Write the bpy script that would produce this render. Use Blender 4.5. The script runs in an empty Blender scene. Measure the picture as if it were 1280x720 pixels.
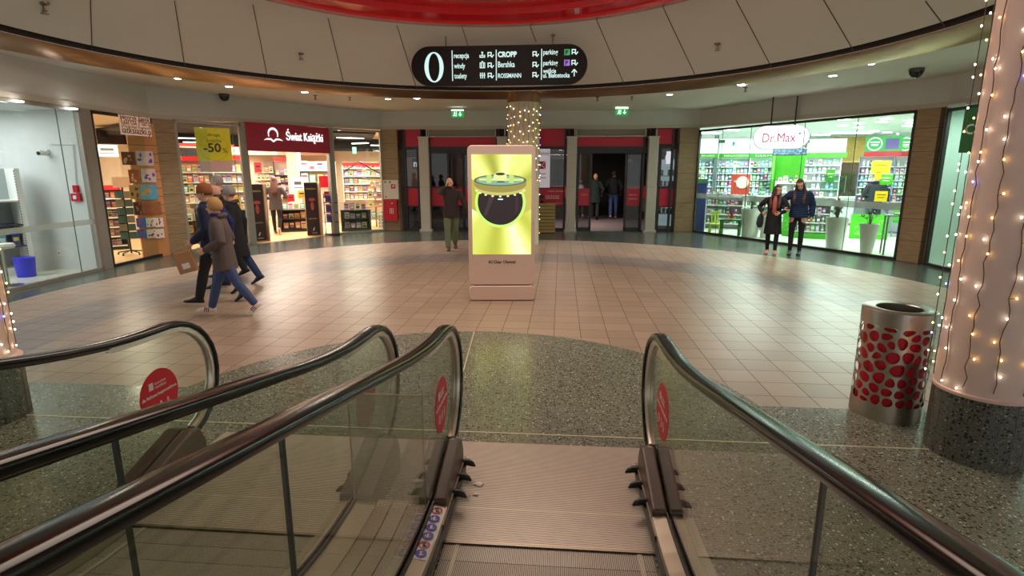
import bpy, bmesh, math, random
from mathutils import Vector, Matrix, Euler
PI = math.pi
random.seed(7)
scene = bpy.context.scene
COL = scene.collection
# ---------------------------------------------------------------- camera geometry (used to place things measured in the photo)
FPX = 690.0; PITCH = math.atan(146/690.0); EYE = 1.95
CP, SP = math.cos(PITCH), math.sin(PITCH)
def ray(u, v):
    x, y = u-640.0, 360.0-v
    return Vector((x, FPX*CP + y*SP, -FPX*SP + y*CP))
def gp(u, v, z=0.0):
    d = ray(u, v); t = (z-EYE)/d.z
    return Vector((d.x*t, d.y*t, z))
def dp(u, v, Y):
    d = ray(u, v); t = Y/d.y
    return Vector((d.x*t, Y, EYE + d.z*t))
# ---------------------------------------------------------------- materials
MATS = {}
def srgb(c):
    def f(x):
        x /= 255.0
        return x/12.92 if x <= 0.04045 else ((x+0.055)/1.055)**2.4
    return (f(c[0]), f(c[1]), f(c[2]), 1.0)
def nt(name):
    m = bpy.data.materials.new(name); m.use_nodes = True
    t = m.node_tree; b = t.nodes['Principled BSDF']
    return m, t, b
def N(t, typ, **kw):
    n = t.nodes.new(typ)
    for k, v in kw.items():
        if k.startswith('i_'):
            key = k[2:]; key = int(key) if key.isdigit() else key.replace('_', ' ')
            n.inputs[key].default_value = v
        else: setattr(n, k, v)
    return n
def L(t, a, b): t.links.new(a, b)
def mat(name, col, rough=0.5, metal=0.0, var=0.06, scale=6.0, bump=0.0, spec=0.5, em=None, emc=None, coat=0.0):
    """procedural paint / plastic / metal: colour modulated by noise, optional bump"""
    if name in MATS: return MATS[name]
    m, t, b = nt(name)
    c = srgb(col)
    tc = N(t, 'ShaderNodeTexCoord'); no = N(t, 'ShaderNodeTexNoise', i_Scale=scale, i_Detail=3.0)
    L(t, tc.outputs['Object'], no.inputs['Vector'])
    mx = N(t, 'ShaderNodeMix', data_type='RGBA')
    mx.inputs[6].default_value = tuple(x*(1-var) for x in c[:3])+(1,)
    mx.inputs[7].default_value = tuple(min(1, x*(1+var)) for x in c[:3])+(1,)
    L(t, no.outputs['Fac'], mx.inputs[0]); L(t, mx.outputs[2], b.inputs['Base Color'])
    b.inputs['Roughness'].default_value = rough; b.inputs['Metallic'].default_value = metal
    b.inputs['Specular IOR Level'].default_value = spec
    if coat: b.inputs['Coat Weight'].default_value = coat; b.inputs['Coat Roughness'].default_value = 0.08
    if bump:
        n2 = N(t, 'ShaderNodeTexNoise', i_Scale=scale*8, i_Detail=2.0); L(t, tc.outputs['Object'], n2.inputs['Vector'])
        bp = N(t, 'ShaderNodeBump', i_Strength=bump, i_Distance=0.01)
        L(t, n2.outputs['Fac'], bp.inputs['Height']); L(t, bp.outputs[0], b.inputs['Normal'])
    if em:
        b.inputs['Emission Color'].default_value = srgb(emc or col); b.inputs['Emission Strength'].default_value = em
    MATS[name] = m
    return m
def glow(name, col, strength):
    if name in MATS: return MATS[name]
    m, t, b = nt(name)
    b.inputs['Base Color'].default_value = (0.02, 0.02, 0.02, 1)
    b.inputs['Emission Color'].default_value = srgb(col); b.inputs['Emission Strength'].default_value = strength
    MATS[name] = m
    return m
def glass(name, tint=(255, 255, 255), refl=1.0, ior=1.45, rough=0.0):
    if name in MATS: return MATS[name]
    m, t, b = nt(name)
    t.nodes.remove(b)
    out = t.nodes['Material Output']
    tr = N(t, 'ShaderNodeBsdfTransparent'); tr.inputs[0].default_value = srgb(tint)
    gl = N(t, 'ShaderNodeBsdfGlossy'); gl.inputs['Roughness'].default_value = rough
    # Schlick reflectance, the same for both faces of the pane
    ge = N(t, 'ShaderNodeNewGeometry'); dt = N(t, 'ShaderNodeVectorMath', operation='DOT_PRODUCT'); L(t, ge.outputs['Normal'], dt.inputs[0]); L(t, ge.outputs['Incoming'], dt.inputs[1])
    ab = N(t, 'ShaderNodeMath', operation='ABSOLUTE'); L(t, dt.outputs['Value'], ab.inputs[0])
    om = N(t, 'ShaderNodeMath', operation='SUBTRACT', i_0=1.0); L(t, ab.outputs[0], om.inputs[1])
    pw = N(t, 'ShaderNodeMath', operation='POWER', i_1=5.0); L(t, om.outputs[0], pw.inputs[0])
    f0 = ((ior-1)/(ior+1))**2
    fr = N(t, 'ShaderNodeMath', operation='MULTIPLY_ADD', i_1=1-f0, i_2=f0); L(t, pw.outputs[0], fr.inputs[0])
    mu = N(t, 'ShaderNodeMath', operation='MULTIPLY', i_1=refl, use_clamp=True); L(t, fr.outputs[0], mu.inputs[0])
    mx = N(t, 'ShaderNodeMixShader'); L(t, mu.outputs[0], mx.inputs[0]); L(t, tr.outputs[0], mx.inputs[1]); L(t, gl.outputs[0], mx.inputs[2])
    L(t, mx.outputs[0], out.inputs['Surface'])
    MATS[name] = m
    return m
def ramp(t, stops, interp='LINEAR'):
    r = N(t, 'ShaderNodeValToRGB'); cr = r.color_ramp; cr.interpolation = interp
    while len(cr.elements) < len(stops): cr.elements.new(0.5)
    for e, (p, c) in zip(cr.elements, stops): e.position = p; e.color = c
    return r
def terrazzo_nodes(t, vec, base, dark, light, sc=38.0):
    v1 = N(t, 'ShaderNodeTexVoronoi', i_Scale=sc); L(t, vec, v1.inputs['Vector'])
    v2 = N(t, 'ShaderNodeTexVoronoi', i_Scale=sc*2.3); L(t, vec, v2.inputs['Vector'])
    no = N(t, 'ShaderNodeTexNoise', i_Scale=1.3, i_Detail=4.0); L(t, vec, no.inputs['Vector'])
    def chips(v, lo, hi, size):
        sep = N(t, 'ShaderNodeSeparateColor'); L(t, v.outputs['Color'], sep.inputs[0])
        a = N(t, 'ShaderNodeMath', operation='GREATER_THAN', i_1=lo); L(t, sep.outputs[0], a.inputs[0])
        b_ = N(t, 'ShaderNodeMath', operation='LESS_THAN', i_1=hi); L(t, sep.outputs[0], b_.inputs[0])
        c = N(t, 'ShaderNodeMath', operation='LESS_THAN', i_1=size); L(t, v.outputs['Distance'], c.inputs[0])
        m1 = N(t, 'ShaderNodeMath', operation='MULTIPLY'); L(t, a.outputs[0], m1.inputs[0]); L(t, b_.outputs[0], m1.inputs[1])
        m2 = N(t, 'ShaderNodeMath', operation='MULTIPLY'); L(t, m1.outputs[0], m2.inputs[0]); L(t, c.outputs[0], m2.inputs[1])
        return m2.outputs[0]
    c0 = N(t, 'ShaderNodeMix', data_type='RGBA'); c0.inputs[6].default_value = tuple(x*0.85 for x in srgb(base)[:3])+(1,); c0.inputs[7].default_value = tuple(x*1.15 for x in srgb(base)[:3])+(1,)
    L(t, no.outputs['Fac'], c0.inputs[0])
    cur = c0.outputs[2]
    for v, lo, hi, size, col in ((v1, 0.0, 0.42, 0.42, dark), (v1, 0.86, 1.0, 0.30, light), (v2, 0.0, 0.35, 0.36, dark), (v2, 0.84, 1.0, 0.34, light)):
        mx = N(t, 'ShaderNodeMix', data_type='RGBA'); L(t, chips(v, lo, hi, size), mx.inputs[0]); L(t, cur, mx.inputs[6]); mx.inputs[7].default_value = srgb(col)
        cur = mx.outputs[2]
    return cur
def terrazzo(name, base, dark, light, sc=38.0, rough=0.25):
    if name in MATS: return MATS[name]
    m, t, b = nt(name); tc = N(t, 'ShaderNodeTexCoord')
    L(t, terrazzo_nodes(t, tc.outputs['Object'], base, dark, light, sc), b.inputs['Base Color'])
    b.inputs['Roughness'].default_value = rough
    MATS[name] = m
    return m
def stripes(name, c1, c2, period, axis='Z', width=0.15, rough=0.5, metal=0.0, rot=0.0, bump=0.3):
    """fine ribs: a dark groove of `width` of the period along the axis"""
    if name in MATS: return MATS[name]
    m, t, b = nt(name); tc = N(t, 'ShaderNodeTexCoord'); sp = N(t, 'ShaderNodeSeparateXYZ')
    mp = N(t, 'ShaderNodeMapping'); mp.inputs['Rotation'].default_value = (0, 0, rot)
    L(t, tc.outputs['Object'], mp.inputs[0]); L(t, mp.outputs[0], sp.inputs[0])
    d = N(t, 'ShaderNodeMath', operation='DIVIDE', i_1=period); L(t, sp.outputs[axis], d.inputs[0])
    f = N(t, 'ShaderNodeMath', operation='FRACT'); L(t, d.outputs[0], f.inputs[0])
    g = N(t, 'ShaderNodeMath', operation='LESS_THAN', i_1=width); L(t, f.outputs[0], g.inputs[0])
    no = N(t, 'ShaderNodeTexNoise', i_Scale=9.0, i_Detail=4.0); L(t, tc.outputs['Object'], no.inputs['Vector'])
    cc = N(t, 'ShaderNodeMix', data_type='RGBA'); cc.inputs[6].default_value = tuple(x*0.82 for x in srgb(c1)[:3])+(1,); cc.inputs[7].default_value = tuple(min(1, x*1.12) for x in srgb(c1)[:3])+(1,); L(t, no.outputs['Fac'], cc.inputs[0])
    mx = N(t, 'ShaderNodeMix', data_type='RGBA'); L(t, g.outputs[0], mx.inputs[0]); L(t, cc.outputs[2], mx.inputs[6]); mx.inputs[7].default_value = srgb(c2)
    L(t, mx.outputs[2], b.inputs['Base Color']); b.inputs['Roughness'].default_value = rough; b.inputs['Metallic'].default_value = metal
    if bump:
        bp = N(t, 'ShaderNodeBump', i_Strength=bump, i_Distance=0.004); bp.invert = True
        L(t, g.outputs[0], bp.inputs['Height']); L(t, bp.outputs[0], b.inputs['Normal'])
    MATS[name] = m
    return m
# ---------------------------------------------------------------- mesh builder
class MB:
    def __init__(s): s.bm = bmesh.new(); s.mi = 0
    def _f(s, vs):
        try:
            f = s.bm.faces.new(vs); f.material_index = s.mi; return f
        except ValueError: return None
    def box(s, c, d, rz=0.0, M=None):
        x, y, z = d[0]/2, d[1]/2, d[2]/2
        m = Matrix.Translation(c) @ Matrix.Rotation(rz, 4, 'Z')
        if M is not None: m = m @ M
        v = [s.bm.verts.new(m @ Vector((a*x, b*y, e*z))) for a in (-1, 1) for b in (-1, 1) for e in (-1, 1)]
        for q in ((0, 1, 3, 2), (4, 6, 7, 5), (0, 4, 5, 1), (2, 3, 7, 6), (0, 2, 6, 4), (1, 5, 7, 3)): s._f([v[i] for i in q])
        return s
    def poly(s, pts): s._f([s.bm.verts.new(Vector(p)) for p in pts]); return s
    def prism(s, pts, z0, z1):
        """pts: list of (x,y); z0/z1 floats or lists"""
        n = len(pts); za = z0 if isinstance(z0, (list, tuple)) else [z0]*n; zb = z1 if isinstance(z1, (list, tuple)) else [z1]*n
        a = [s.bm.verts.new((p[0], p[1], z)) for p, z in zip(pts, za)]; b = [s.bm.verts.new((p[0], p[1], z)) for p, z in zip(pts, zb)]
        s._f(a[::-1]); s._f(b)
        for i in range(n): s._f([a[i], a[(i+1) % n], b[(i+1) % n], b[i]])
        return s
    def extr(s, pts, M, d):
        """2-D outline pts (x,z) in the plane of matrix M (x right, z up), extruded d along M's y"""
        n = len(pts)
        a = [s.bm.verts.new(M @ Vector((p[0], 0, p[1]))) for p in pts]; b = [s.bm.verts.new(M @ Vector((p[0], d, p[1]))) for p in pts]
        s._f(a); s._f(b[::-1])
        for i in range(n): s._f([a[i], b[i], b[(i+1) % n], a[(i+1) % n]])
        return s
    def ring(s, inner, outer, z0, z1=None, c=(0, 0)):
        return s
    def cyl(s, c, r, h, seg=20, r2=None, M=None, cap=True):
        r2 = r if r2 is None else r2
        m = Matrix.Translation(c) @ (M if M is not None else Matrix.Identity(4))
        a = []; b = []
        for i in range(seg):
            an = 2*PI*i/seg; cs, sn = math.cos(an), math.sin(an)
            a.append(s.bm.verts.new(m @ Vector((r*cs, r*sn, 0)))); b.append(s.bm.verts.new(m @ Vector((r2*cs, r2*sn, h))))
        for i in range(seg): s._f([a[i], a[(i+1) % seg], b[(i+1) % seg], b[i]])
        if cap: s._f(a[::-1]); s._f(b)
        return s
    def lathe(s, prof, seg=32, c=(0, 0, 0), M=None, a0=0.0, a1=2*PI):
        m = Matrix.Translation(c) @ (M if M is not None else Matrix.Identity(4))
        full = abs(a1-a0-2*PI) < 1e-6; n = seg if full else seg+1
        rows = []
        for r, z in prof:
            rows.append([s.bm.verts.new(m @ Vector((r*math.cos(a0+(a1-a0)*i/seg), r*math.sin(a0+(a1-a0)*i/seg), z))) for i in range(n)])
        for p, q in zip(rows, rows[1:]):
            for i in range(seg):
                j = (i+1) % n
                s._f([p[i], p[j], q[j], q[i]])
        return s
    def ball(s, c, r, seg=10, rings=6, M=None):
        if not isinstance(r, (tuple, list)): r = (r, r, r)
        m = Matrix.Translation(c) @ (M if M is not None else Matrix.Identity(4))
        top = s.bm.verts.new(m @ Vector((0, 0, r[2]))); bot = s.bm.verts.new(m @ Vector((0, 0, -r[2])))
        rows = []
        for k in range(1, rings):
            th = PI*k/rings
            rows.append([s.bm.verts.new(m @ Vector((r[0]*math.sin(th)*math.cos(2*PI*i/seg), r[1]*math.sin(th)*math.sin(2*PI*i/seg), r[2]*math.cos(th)))) for i in range(seg)])
        for i in range(seg): s._f([top, rows[0][i], rows[0][(i+1) % seg]]); s._f([bot, rows[-1][(i+1) % seg], rows[-1][i]])
        for p, q in zip(rows, rows[1:]):
            for i in range(seg): s._f([p[i], q[i], q[(i+1) % seg], p[(i+1) % seg]])
        return s
    def sweep(s, path, prof, closed=False, up=Vector((0, 0, 1)), cap=True, side=None):
        """prof: list of (a,b) in the (side, normal) frame; side fixed vector keeps the profile untwisted"""
        rows = []; n = len(path); path = [Vector(p) for p in path]
        for i, p in enumerate(path):
            t = (path[min(i+1, n-1)]-path[max(i-1, 0)]).normalized()
            sd = side if side is not None else t.cross(up)
            if sd.length < 1e-4: sd = t.cross(Vector((0, 1, 0)))
            sd = sd.normalized(); nn = sd.cross(t).normalized()
            rows.append([s.bm.verts.new(p + sd*a + nn*b) for a, b in prof])
        k = len(prof)
        for p, q in zip(rows, rows[1:]):
            for i in range(k): s._f([p[i], p[(i+1) % k], q[(i+1) % k], q[i]])
        if cap: s._f(rows[0][::-1]); s._f(rows[-1])
        return s
    def tube(s, path, r, seg=8, up=Vector((0, 0, 1))):
        rr = r if isinstance(r, (list, tuple)) else [r]*len(path)
        rows = []; n = len(path); path = [Vector(p) for p in path]
        sd = None
        for i, p in enumerate(path):
            t = (path[min(i+1, n-1)]-path[max(i-1, 0)]).normalized()
            if sd is None:
                sd = t.cross(up)
                if sd.length < 1e-3: sd = t.cross(Vector((1, 0, 0)))
            sd = (sd - t*sd.dot(t)).normalized(); nn = sd.cross(t)
            rows.append([s.bm.verts.new(p + (sd*math.cos(2*PI*j/seg)+nn*math.sin(2*PI*j/seg))*rr[i]) for j in range(seg)])
        for p, q in zip(rows, rows[1:]):
            for i in range(seg): s._f([p[i], p[(i+1) % seg], q[(i+1) % seg], q[i]])
        s._f(rows[0][::-1]); s._f(rows[-1])
        return s
    def mesh(s, name, mats, smooth=False):
        bmesh.ops.recalc_face_normals(s.bm, faces=s.bm.faces[:])
        me = bpy.data.meshes.new(name); s.bm.to_mesh(me); s.bm.free()
        for m in (mats if isinstance(mats, (list, tuple)) else [mats]): me.materials.append(m)
        if smooth:
            me.polygons.foreach_set('use_smooth', [True]*len(me.polygons))
        return me
def obj(name, mb, mats, parent=None, smooth=False, bevel=0.0, seg=2):
    me = mb if isinstance(mb, bpy.types.Mesh) else mb.mesh(name, mats, smooth)
    o = bpy.data.objects.new(name, me); COL.objects.link(o)
    if parent is not None: o.parent = parent
    if bevel:
        md = o.modifiers.new('bevel', 'BEVEL'); md.width = bevel; md.segments = seg; md.limit_method = 'ANGLE'; md.angle_limit = 0.6
    if smooth:
        md = o.modifiers.new('edges', 'EDGE_SPLIT'); md.split_angle = 0.7
    return o
def tag(o, label, cat, group=None, loc=None, rz=None):
    o['label'] = label; o['category'] = cat
    if group: o['group'] = group
    if loc is not None: o.location = loc
    if rz is not None: o.rotation_euler = (0, 0, rz)
    return o
def thing(name, label, cat, loc=(0, 0, 0), rz=0.0, group=None):
    o = bpy.data.objects.new(name, None); COL.objects.link(o); o.empty_display_size = 0.1
    return tag(o, label, cat, group, loc, rz)
def struct(name, mb, mats, parent=None, smooth=False, bevel=0.0):
    o = obj(name, mb, mats, parent, smooth, bevel)
    if parent is None: o['kind'] = 'structure'
    return o
def dup(root, loc, rz=None, label=None, group=None, scale=None):
    def cp(o, par):
        c = o.copy(); COL.objects.link(c)
        if par is not None: c.parent = par
        for ch in kids.get(o.name, []): cp(ch, c)
        return c
    kids = {}
    for x in root.children_recursive: kids.setdefault(x.parent.name, []).append(x)
    r = cp(root, None); r.location = loc
    if rz is not None: r.rotation_euler = (0, 0, rz)
    if label: r['label'] = label
    if group: r['group'] = group
    if scale: r.scale = scale
    return r
TEXTC = {}
def text_mesh(s, size=0.1, width=None, depth=0.004, bold=0.0):
    """lettering as a mesh in the x-z plane, facing -y, lower-left at the origin"""
    key = (s, size, width, depth, bold)
    if key in TEXTC: return TEXTC[key].copy()
    cu = bpy.data.curves.new('txt', 'FONT'); cu.body = s; cu.size = size; cu.extrude = depth/2; cu.offset = bold; cu.resolution_u = 3
    o = bpy.data.objects.new('txt', cu); COL.objects.link(o)
    bpy.context.view_layer.update()
    dg = bpy.context.evaluated_depsgraph_get()
    me = bpy.data.meshes.new_from_object(o.evaluated_get(dg))
    bpy.data.objects.remove(o)
    me.transform(Matrix.Rotation(PI/2, 4, 'X'))
    xs = [v.co.x for v in me.vertices] or [0]; zs = [v.co.z for v in me.vertices] or [0]
    sx = (width/(max(xs)-min(xs))) if width else 1.0
    me.transform(Matrix.Scale(sx, 4, (1, 0, 0)) @ Matrix.Translation((-min(xs), 0, 0)))
    TEXTC[key] = me
    return me.copy()
def lettering(name, s, size, m, parent, x, z, y=0.0, width=None, rz=0.0, bold=0.0, depth=0.004, slant=0.0):
    me = text_mesh(s, size, width, depth, bold); me.materials.clear(); me.materials.append(m)
    o = bpy.data.objects.new(name, me); COL.objects.link(o); o.parent = parent
    o.location = (x, y, z); o.rotation_euler = (0, slant, rz)
    return o
# frames: the travelator axis, building axis
YAW = math.radians(4.7)
EV = Vector((math.sin(YAW), math.cos(YAW), 0)); RV = Vector((math.cos(YAW), -math.sin(YAW), 0))
TO = Vector((0.255, 3.3, 0))
TM = Matrix.Translation(TO) @ Matrix.Rotation(-YAW, 4, 'Z')   # local x = right of travelator, local y = away
RC = Vector((-0.63, 7.9, 0))     # centre of the rotunda
# common materials
M_steel = mat('brushed_steel', (186, 178, 168), 0.3, 1.0, 0.08, 14)
M_dsteel = mat('dark_frame_metal', (62, 60, 58), 0.4, 0.6)
M_alu = mat('aluminium_frame', (160, 154, 144), 0.45, 0.4)
M_black = mat('black_plastic', (22, 22, 23), 0.4)
M_white = mat('white_paint', (232, 232, 228), 0.5, var=0.02)
M_glass = glass('clear_glass', (246, 252, 248), 1.0)
M_bglass = glass('balustrade_glass', (242, 246, 240), 0.9)
M_dglass = glass('smoked_door_glass', (200, 204, 206), 1.3)
def area(name, loc, size, power, col, rot=(0, 0, 0), sy=None, spread=None):
    l = bpy.data.lights.new(name, 'AREA'); l.energy = power; l.color = srgb(col)[:3]; l.shape = 'RECTANGLE' if sy else 'DISK'; l.size = size
    if sy: l.size_y = sy
    if spread: l.spread = spread
    o = bpy.data.objects.new(name, l); COL.objects.link(o); o.location = loc; o.rotation_euler = rot
    return o
# ================================================================ THE SHELL
# ---- floor: tiles, grey ring and terrazzo zones, all one surface
def floor_mat():
    m, t, b = nt('mall_floor')
    tc = N(t, 'ShaderNodeTexCoord'); P = tc.outputs['Object']
    def M2(op, a, b_=None, c=None):
        n = N(t, 'ShaderNodeMath', operation=op)
        for i, x in enumerate((a, b_, c)):
            if x is None: continue
            if isinstance(x, (int, float)): n.inputs[i].default_value = x
            else: L(t, x, n.inputs[i])
        return n.outputs[0]
    def dist(cx, cy):
        s = N(t, 'ShaderNodeVectorMath', operation='DISTANCE'); L(t, P, s.inputs[0]); s.inputs[1].default_value = (cx, cy, 0)
        return s.outputs['Value']
    sp = N(t, 'ShaderNodeSeparateXYZ'); L(t, P, sp.inputs[0])
    mp = N(t, 'ShaderNodeMapping'); mp.vector_type = 'POINT'; mp.inputs['Rotation'].default_value = (0, 0, math.radians(5.0)); L(t, P, mp.inputs[0])
    sr = N(t, 'ShaderNodeSeparateXYZ'); L(t, mp.outputs[0], sr.inputs[0])
    X, Y = sr.outputs[0], sr.outputs[1]
    # tile field masks
    inborder = M2('LESS_THAN', dist(-0.1, 8.48), 7.53)
    beyond = M2('GREATER_THAN', M2('ADD', sp.outputs[1], M2('MULTIPLY', sp.outputs[0], 0.082)), 4.55)
    outcirc = M2('GREATER_THAN', dist(-0.5, 3.98), 2.63)
    tile = M2('MULTIPLY', M2('MULTIPLY', inborder, beyond), outcirc)
    g1 = M2('LESS_THAN', dist(*GREY_OUT[:2]), GREY_OUT[2]); g2 = M2('GREATER_THAN', dist(*GREY_IN[:2]), GREY_IN[2])
    grey = M2('MULTIPLY', g1, g2)
    # tile grid
    T = 0.325
    def cell(c, off):
        a = M2('DIVIDE', M2('ADD', c, off), T)
        f = M2('FRACT', a); fl = M2('FLOOR', a)
        edge = M2('MINIMUM', f, M2('SUBTRACT', 1.0, f))
        return edge, fl
    ex, fx = cell(X, 0.055+100*T); ey, fy = cell(Y, 0.10+100*T)
    grout = M2('LESS_THAN', M2('MINIMUM', ex, ey), 0.011)
    cv = N(t, 'ShaderNodeCombineXYZ'); L(t, fx, cv.inputs[0]); L(t, fy, cv.inputs[1])
    wn = N(t, 'ShaderNodeTexWhiteNoise', noise_dimensions='2D'); L(t, cv.outputs[0], wn.inputs['Vector'])
    no = N(t, 'ShaderNodeTexNoise', i_Scale=55.0, i_Detail=3.0); L(t, P, no.inputs['Vector'])
    nl = N(t, 'ShaderNodeTexNoise', i_Scale=0.9, i_Detail=3.0); L(t, P, nl.inputs['Vector'])
    val = M2('ADD', M2('MULTIPLY', wn.outputs['Value'], 0.45), M2('ADD', M2('MULTIPLY', no.outputs['Fac'], 0.3), M2('MULTIPLY', nl.outputs['Fac'], 0.3)))
    def mixc(fac, a, b_):
        n = N(t, 'ShaderNodeMix', data_type='RGBA')
        for i, x in ((0, fac), (6, a), (7, b_)):
            if isinstance(x, tuple): n.inputs[i].default_value = x
            else: L(t, x, n.inputs[i])
        return n.outputs[2]
    beige = mixc(val, srgb((150, 130, 115)), srgb((182, 160, 142)))
    gcol = mixc(val, srgb((128, 116, 112)), srgb((150, 138, 133)))
    tc_ = mixc(grey, beige, gcol)
    tc_ = mixc(grout, tc_, srgb((96, 78, 64)))
    terr = terrazzo_nodes(t, P, (122, 124, 110), (62, 66, 58), (214, 212, 198), 42.0)
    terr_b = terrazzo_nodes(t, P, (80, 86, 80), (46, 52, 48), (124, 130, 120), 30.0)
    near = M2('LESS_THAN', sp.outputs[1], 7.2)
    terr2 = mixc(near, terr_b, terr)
    colr = mixc(tile, terr2, tc_)
    L(t, colr, b.inputs['Base Color'])
    rg = M2('ADD', 0.16, M2('MULTIPLY', tile, 0.10)); rg = M2('ADD', rg, M2('MULTIPLY', nl.outputs['Fac'], 0.12)); rg = M2('ADD', rg, M2('MULTIPLY', M2('MULTIPLY', grout, tile), 0.4))
    L(t, rg, b.inputs['Roughness'])
    bp = N(t, 'ShaderNodeBump', i_Strength=0.25, i_Distance=0.003); bp.invert = True
    L(t, M2('MULTIPLY', grout, tile), bp.inputs['Height']); L(t, bp.outputs[0], b.inputs['Normal'])
    return m
GREY_OUT = (-0.28, 7.14, 6.22); GREY_IN = (-0.24, 6.92, 5.20)
fb = MB().box((0, 10.5, -0.06), (34, 29, 0.12))
struct('floor', fb, floor_mat())
# brass dividing strips in the terrazzo
M_brass = mat('pale_joint_strip', (214, 206, 178), 0.35, 0.3)
def strip(p, q, w=0.012, name='trim_1'):
    p, q = Vector(p), Vector(q); d = (q-p); n = Vector((-d.y, d.x)).normalized()*w/2
    return struct(name, MB().prism([(p.x+n.x, p.y+n.y), (q.x+n.x, q.y+n.y), (q.x-n.x, q.y-n.y), (p.x-n.x, p.y-n.y)], 0.0, 0.003), M_brass)
strip((-4.0, 4.20), (3.0, 3.63), name='trim_1')
strip((-0.47, 6.58), (-0.50, 3.98), name='trim_2')
# ---- facade plan
WP = dict(A=(-8.30, 3.0), B=(-8.27, 11.0), C=(-8.26, 11.24), D=(-8.22, 13.05), E=(-7.97, 13.5), F=(-7.06, 14.88), G=(-6.98, 15.0),
          H=(-5.56, 17.2), I=(-5.48, 17.3), J=(-4.25, 18.5), K=(-3.72, 18.48), Lx=(5.33, 18.15), Mx=(5.93, 18.1), Nx=(8.60, 12.2), Ox=(8.74, 11.72), Q=(8.78, 11.6), R=(8.5, 3.0))
WZ = dict(A=3.12, B=3.13, C=3.13, D=3.13, E=3.13, F=3.19, G=3.2, H=3.23, I=3.24, J=3.26, K=3.27, Lx=3.29, Mx=3.29, Nx=3.22, Ox=3.22, Q=3.22, R=3.2)
ORDER = ['A', 'B', 'C', 'D', 'E', 'F', 'G', 'H', 'I', 'J', 'K', 'Lx', 'Mx', 'Nx', 'Ox', 'Q', 'R']
SOF = 3.83
M_plaster = mat('grey_beige_plaster', (200, 198, 190), 0.85, var=0.03, scale=2)
M_soffit = mat('soffit_plaster', (212, 206, 194), 0.85, var=0.03, scale=2)
def offs(keys, d):
    """polyline through keys moved d outward (away from the rotunda centre)"""
    pts = [Vector(WP[k]) for k in keys]; out = []
    for i, p in enumerate(pts):
        a = pts[max(i-1, 0)]; b = pts[min(i+1, len(pts)-1)]
        t = (b-a).normalized(); n = Vector((-t.y, t.x))      # left of travel = outward for this clockwise order
        out.append(p + n*d)
    return out
HK = ['A', 'B', 'D', 'E', 'G', 'I', 'J', 'K', 'Lx', 'Mx', 'Nx', 'Q', 'R']
def ribbon(mb, keys, z0, z1, d0, d1):
    a = offs(keys, d0); b = offs(keys, d1)
    for i in range(len(keys)-1):
        za = z0(keys[i]) if callable(z0) else z0; zc = z0(keys[i+1]) if callable(z0) else z0
        zb = z1(keys[i]) if callable(z1) else z1; zd = z1(keys[i+1]) if callable(z1) else z1
        mb.prism([a[i], a[i+1], b[i+1], b[i]], [za, zc, zc, za], [zb, zd, zd, zb])
    return mb
struct('wall_header', ribbon(MB(), HK, lambda k: WZ[k]+0.10, 4.0, 0.0, 0.3), M_plaster)
M_lip = mat('header_lip_plaster', (190, 182, 164), 0.7, var=0.02)
struct('trim_3', ribbon(MB(), HK, lambda k: WZ[k]+0.0, lambda k: WZ[k]+0.099, -0.015, 0.28), M_lip)
# ---- soffit: flat ring between the facade and the bronze band
seg = 96
def circ_pt(a, r, z): return (RC.x+r*math.cos(a), RC.y+r*math.sin(a), z)
mb = MB()
R_OUT, R_IN = 7.50, 6.85
for i in range(seg):
    a0, a1 = 2*PI*i/seg, 2*PI*(i+1)/seg
    mb.poly([circ_pt(a0, R_OUT, SOF), circ_pt(a1, R_OUT, SOF), circ_pt(a1, 16.0, SOF), circ_pt(a0, 16.0, SOF)])
struct('ceiling', mb, M_soffit)
def bronze():
    m, t, b = nt('bronze_band'); tc = N(t, 'ShaderNodeTexCoord')
    no = N(t, 'ShaderNodeTexNoise', i_Scale=0.7, i_Detail=2.0); L(t, tc.outputs['Object'], no.inputs['Vector'])
    r = ramp(t, [(0.3, srgb((148, 112, 80))), (0.7, srgb((172, 136, 102)))]); L(t, no.outputs['Fac'], r.inputs[0])
    L(t, r.outputs[0], b.inputs['Base Color']); b.inputs['Metallic'].default_value = 0.85; b.inputs['Roughness'].default_value = 0.30
    return m
M_bronze = bronze()
struct('trim_4', MB().lathe([(R_OUT, SOF), (R_OUT-0.02, SOF-0.015), (R_IN+0.02, 3.925), (R_IN, 3.945)], 128, RC), M_bronze, smooth=True)
# upper ceiling: shallow cone of beige panels rising to the red ring
ZR = 5.0; RR = 4.8
M_panel = mat('beige_ceiling_panel', (206, 202, 194), 0.8, var=0.03, scale=1.5)
struct('trim_4', MB().lathe([(R_IN, 3.946), (R_IN-0.004, 4.06)], 128, RC), mat('shadow_gap', (40, 34, 28), 0.8), smooth=True)  # dark lip: shade of the gap put into its colour
struct('ceiling.001', MB().lathe([(R_IN-0.10, 4.02), (RR-0.2, ZR+0.06)], 128, RC), M_panel, smooth=True)
struct('trim_5', MB().lathe([(R_IN+0.05, 4.06), (R_IN-0.16, 4.06)], 128, RC), M_black)
def cone_hit(u, v):
    d = ray(u, v); o = Vector((0, 0, EYE)); k = (ZR+0.06-4.02)/((R_IN-0.10)-(RR-0.2))
    lo, hi = 4.0/d.y, 20.0/d.y
    def g(t_):
        p = o+d*t_; r = math.hypot(p.x-RC.x, p.y-RC.y); return p.z-(4.02+k*((R_IN-0.10)-r))
    for i in range(400):
        t0_ = lo+(hi-lo)*i/400; t1_ = lo+(hi-lo)*(i+1)/400
        if g(t0_) < 0 <= g(t1_):
            return o+d*((t0_+t1_)/2)
    return None
M_gap = mat('panel_joint', (84, 72, 58), 0.8)
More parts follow.
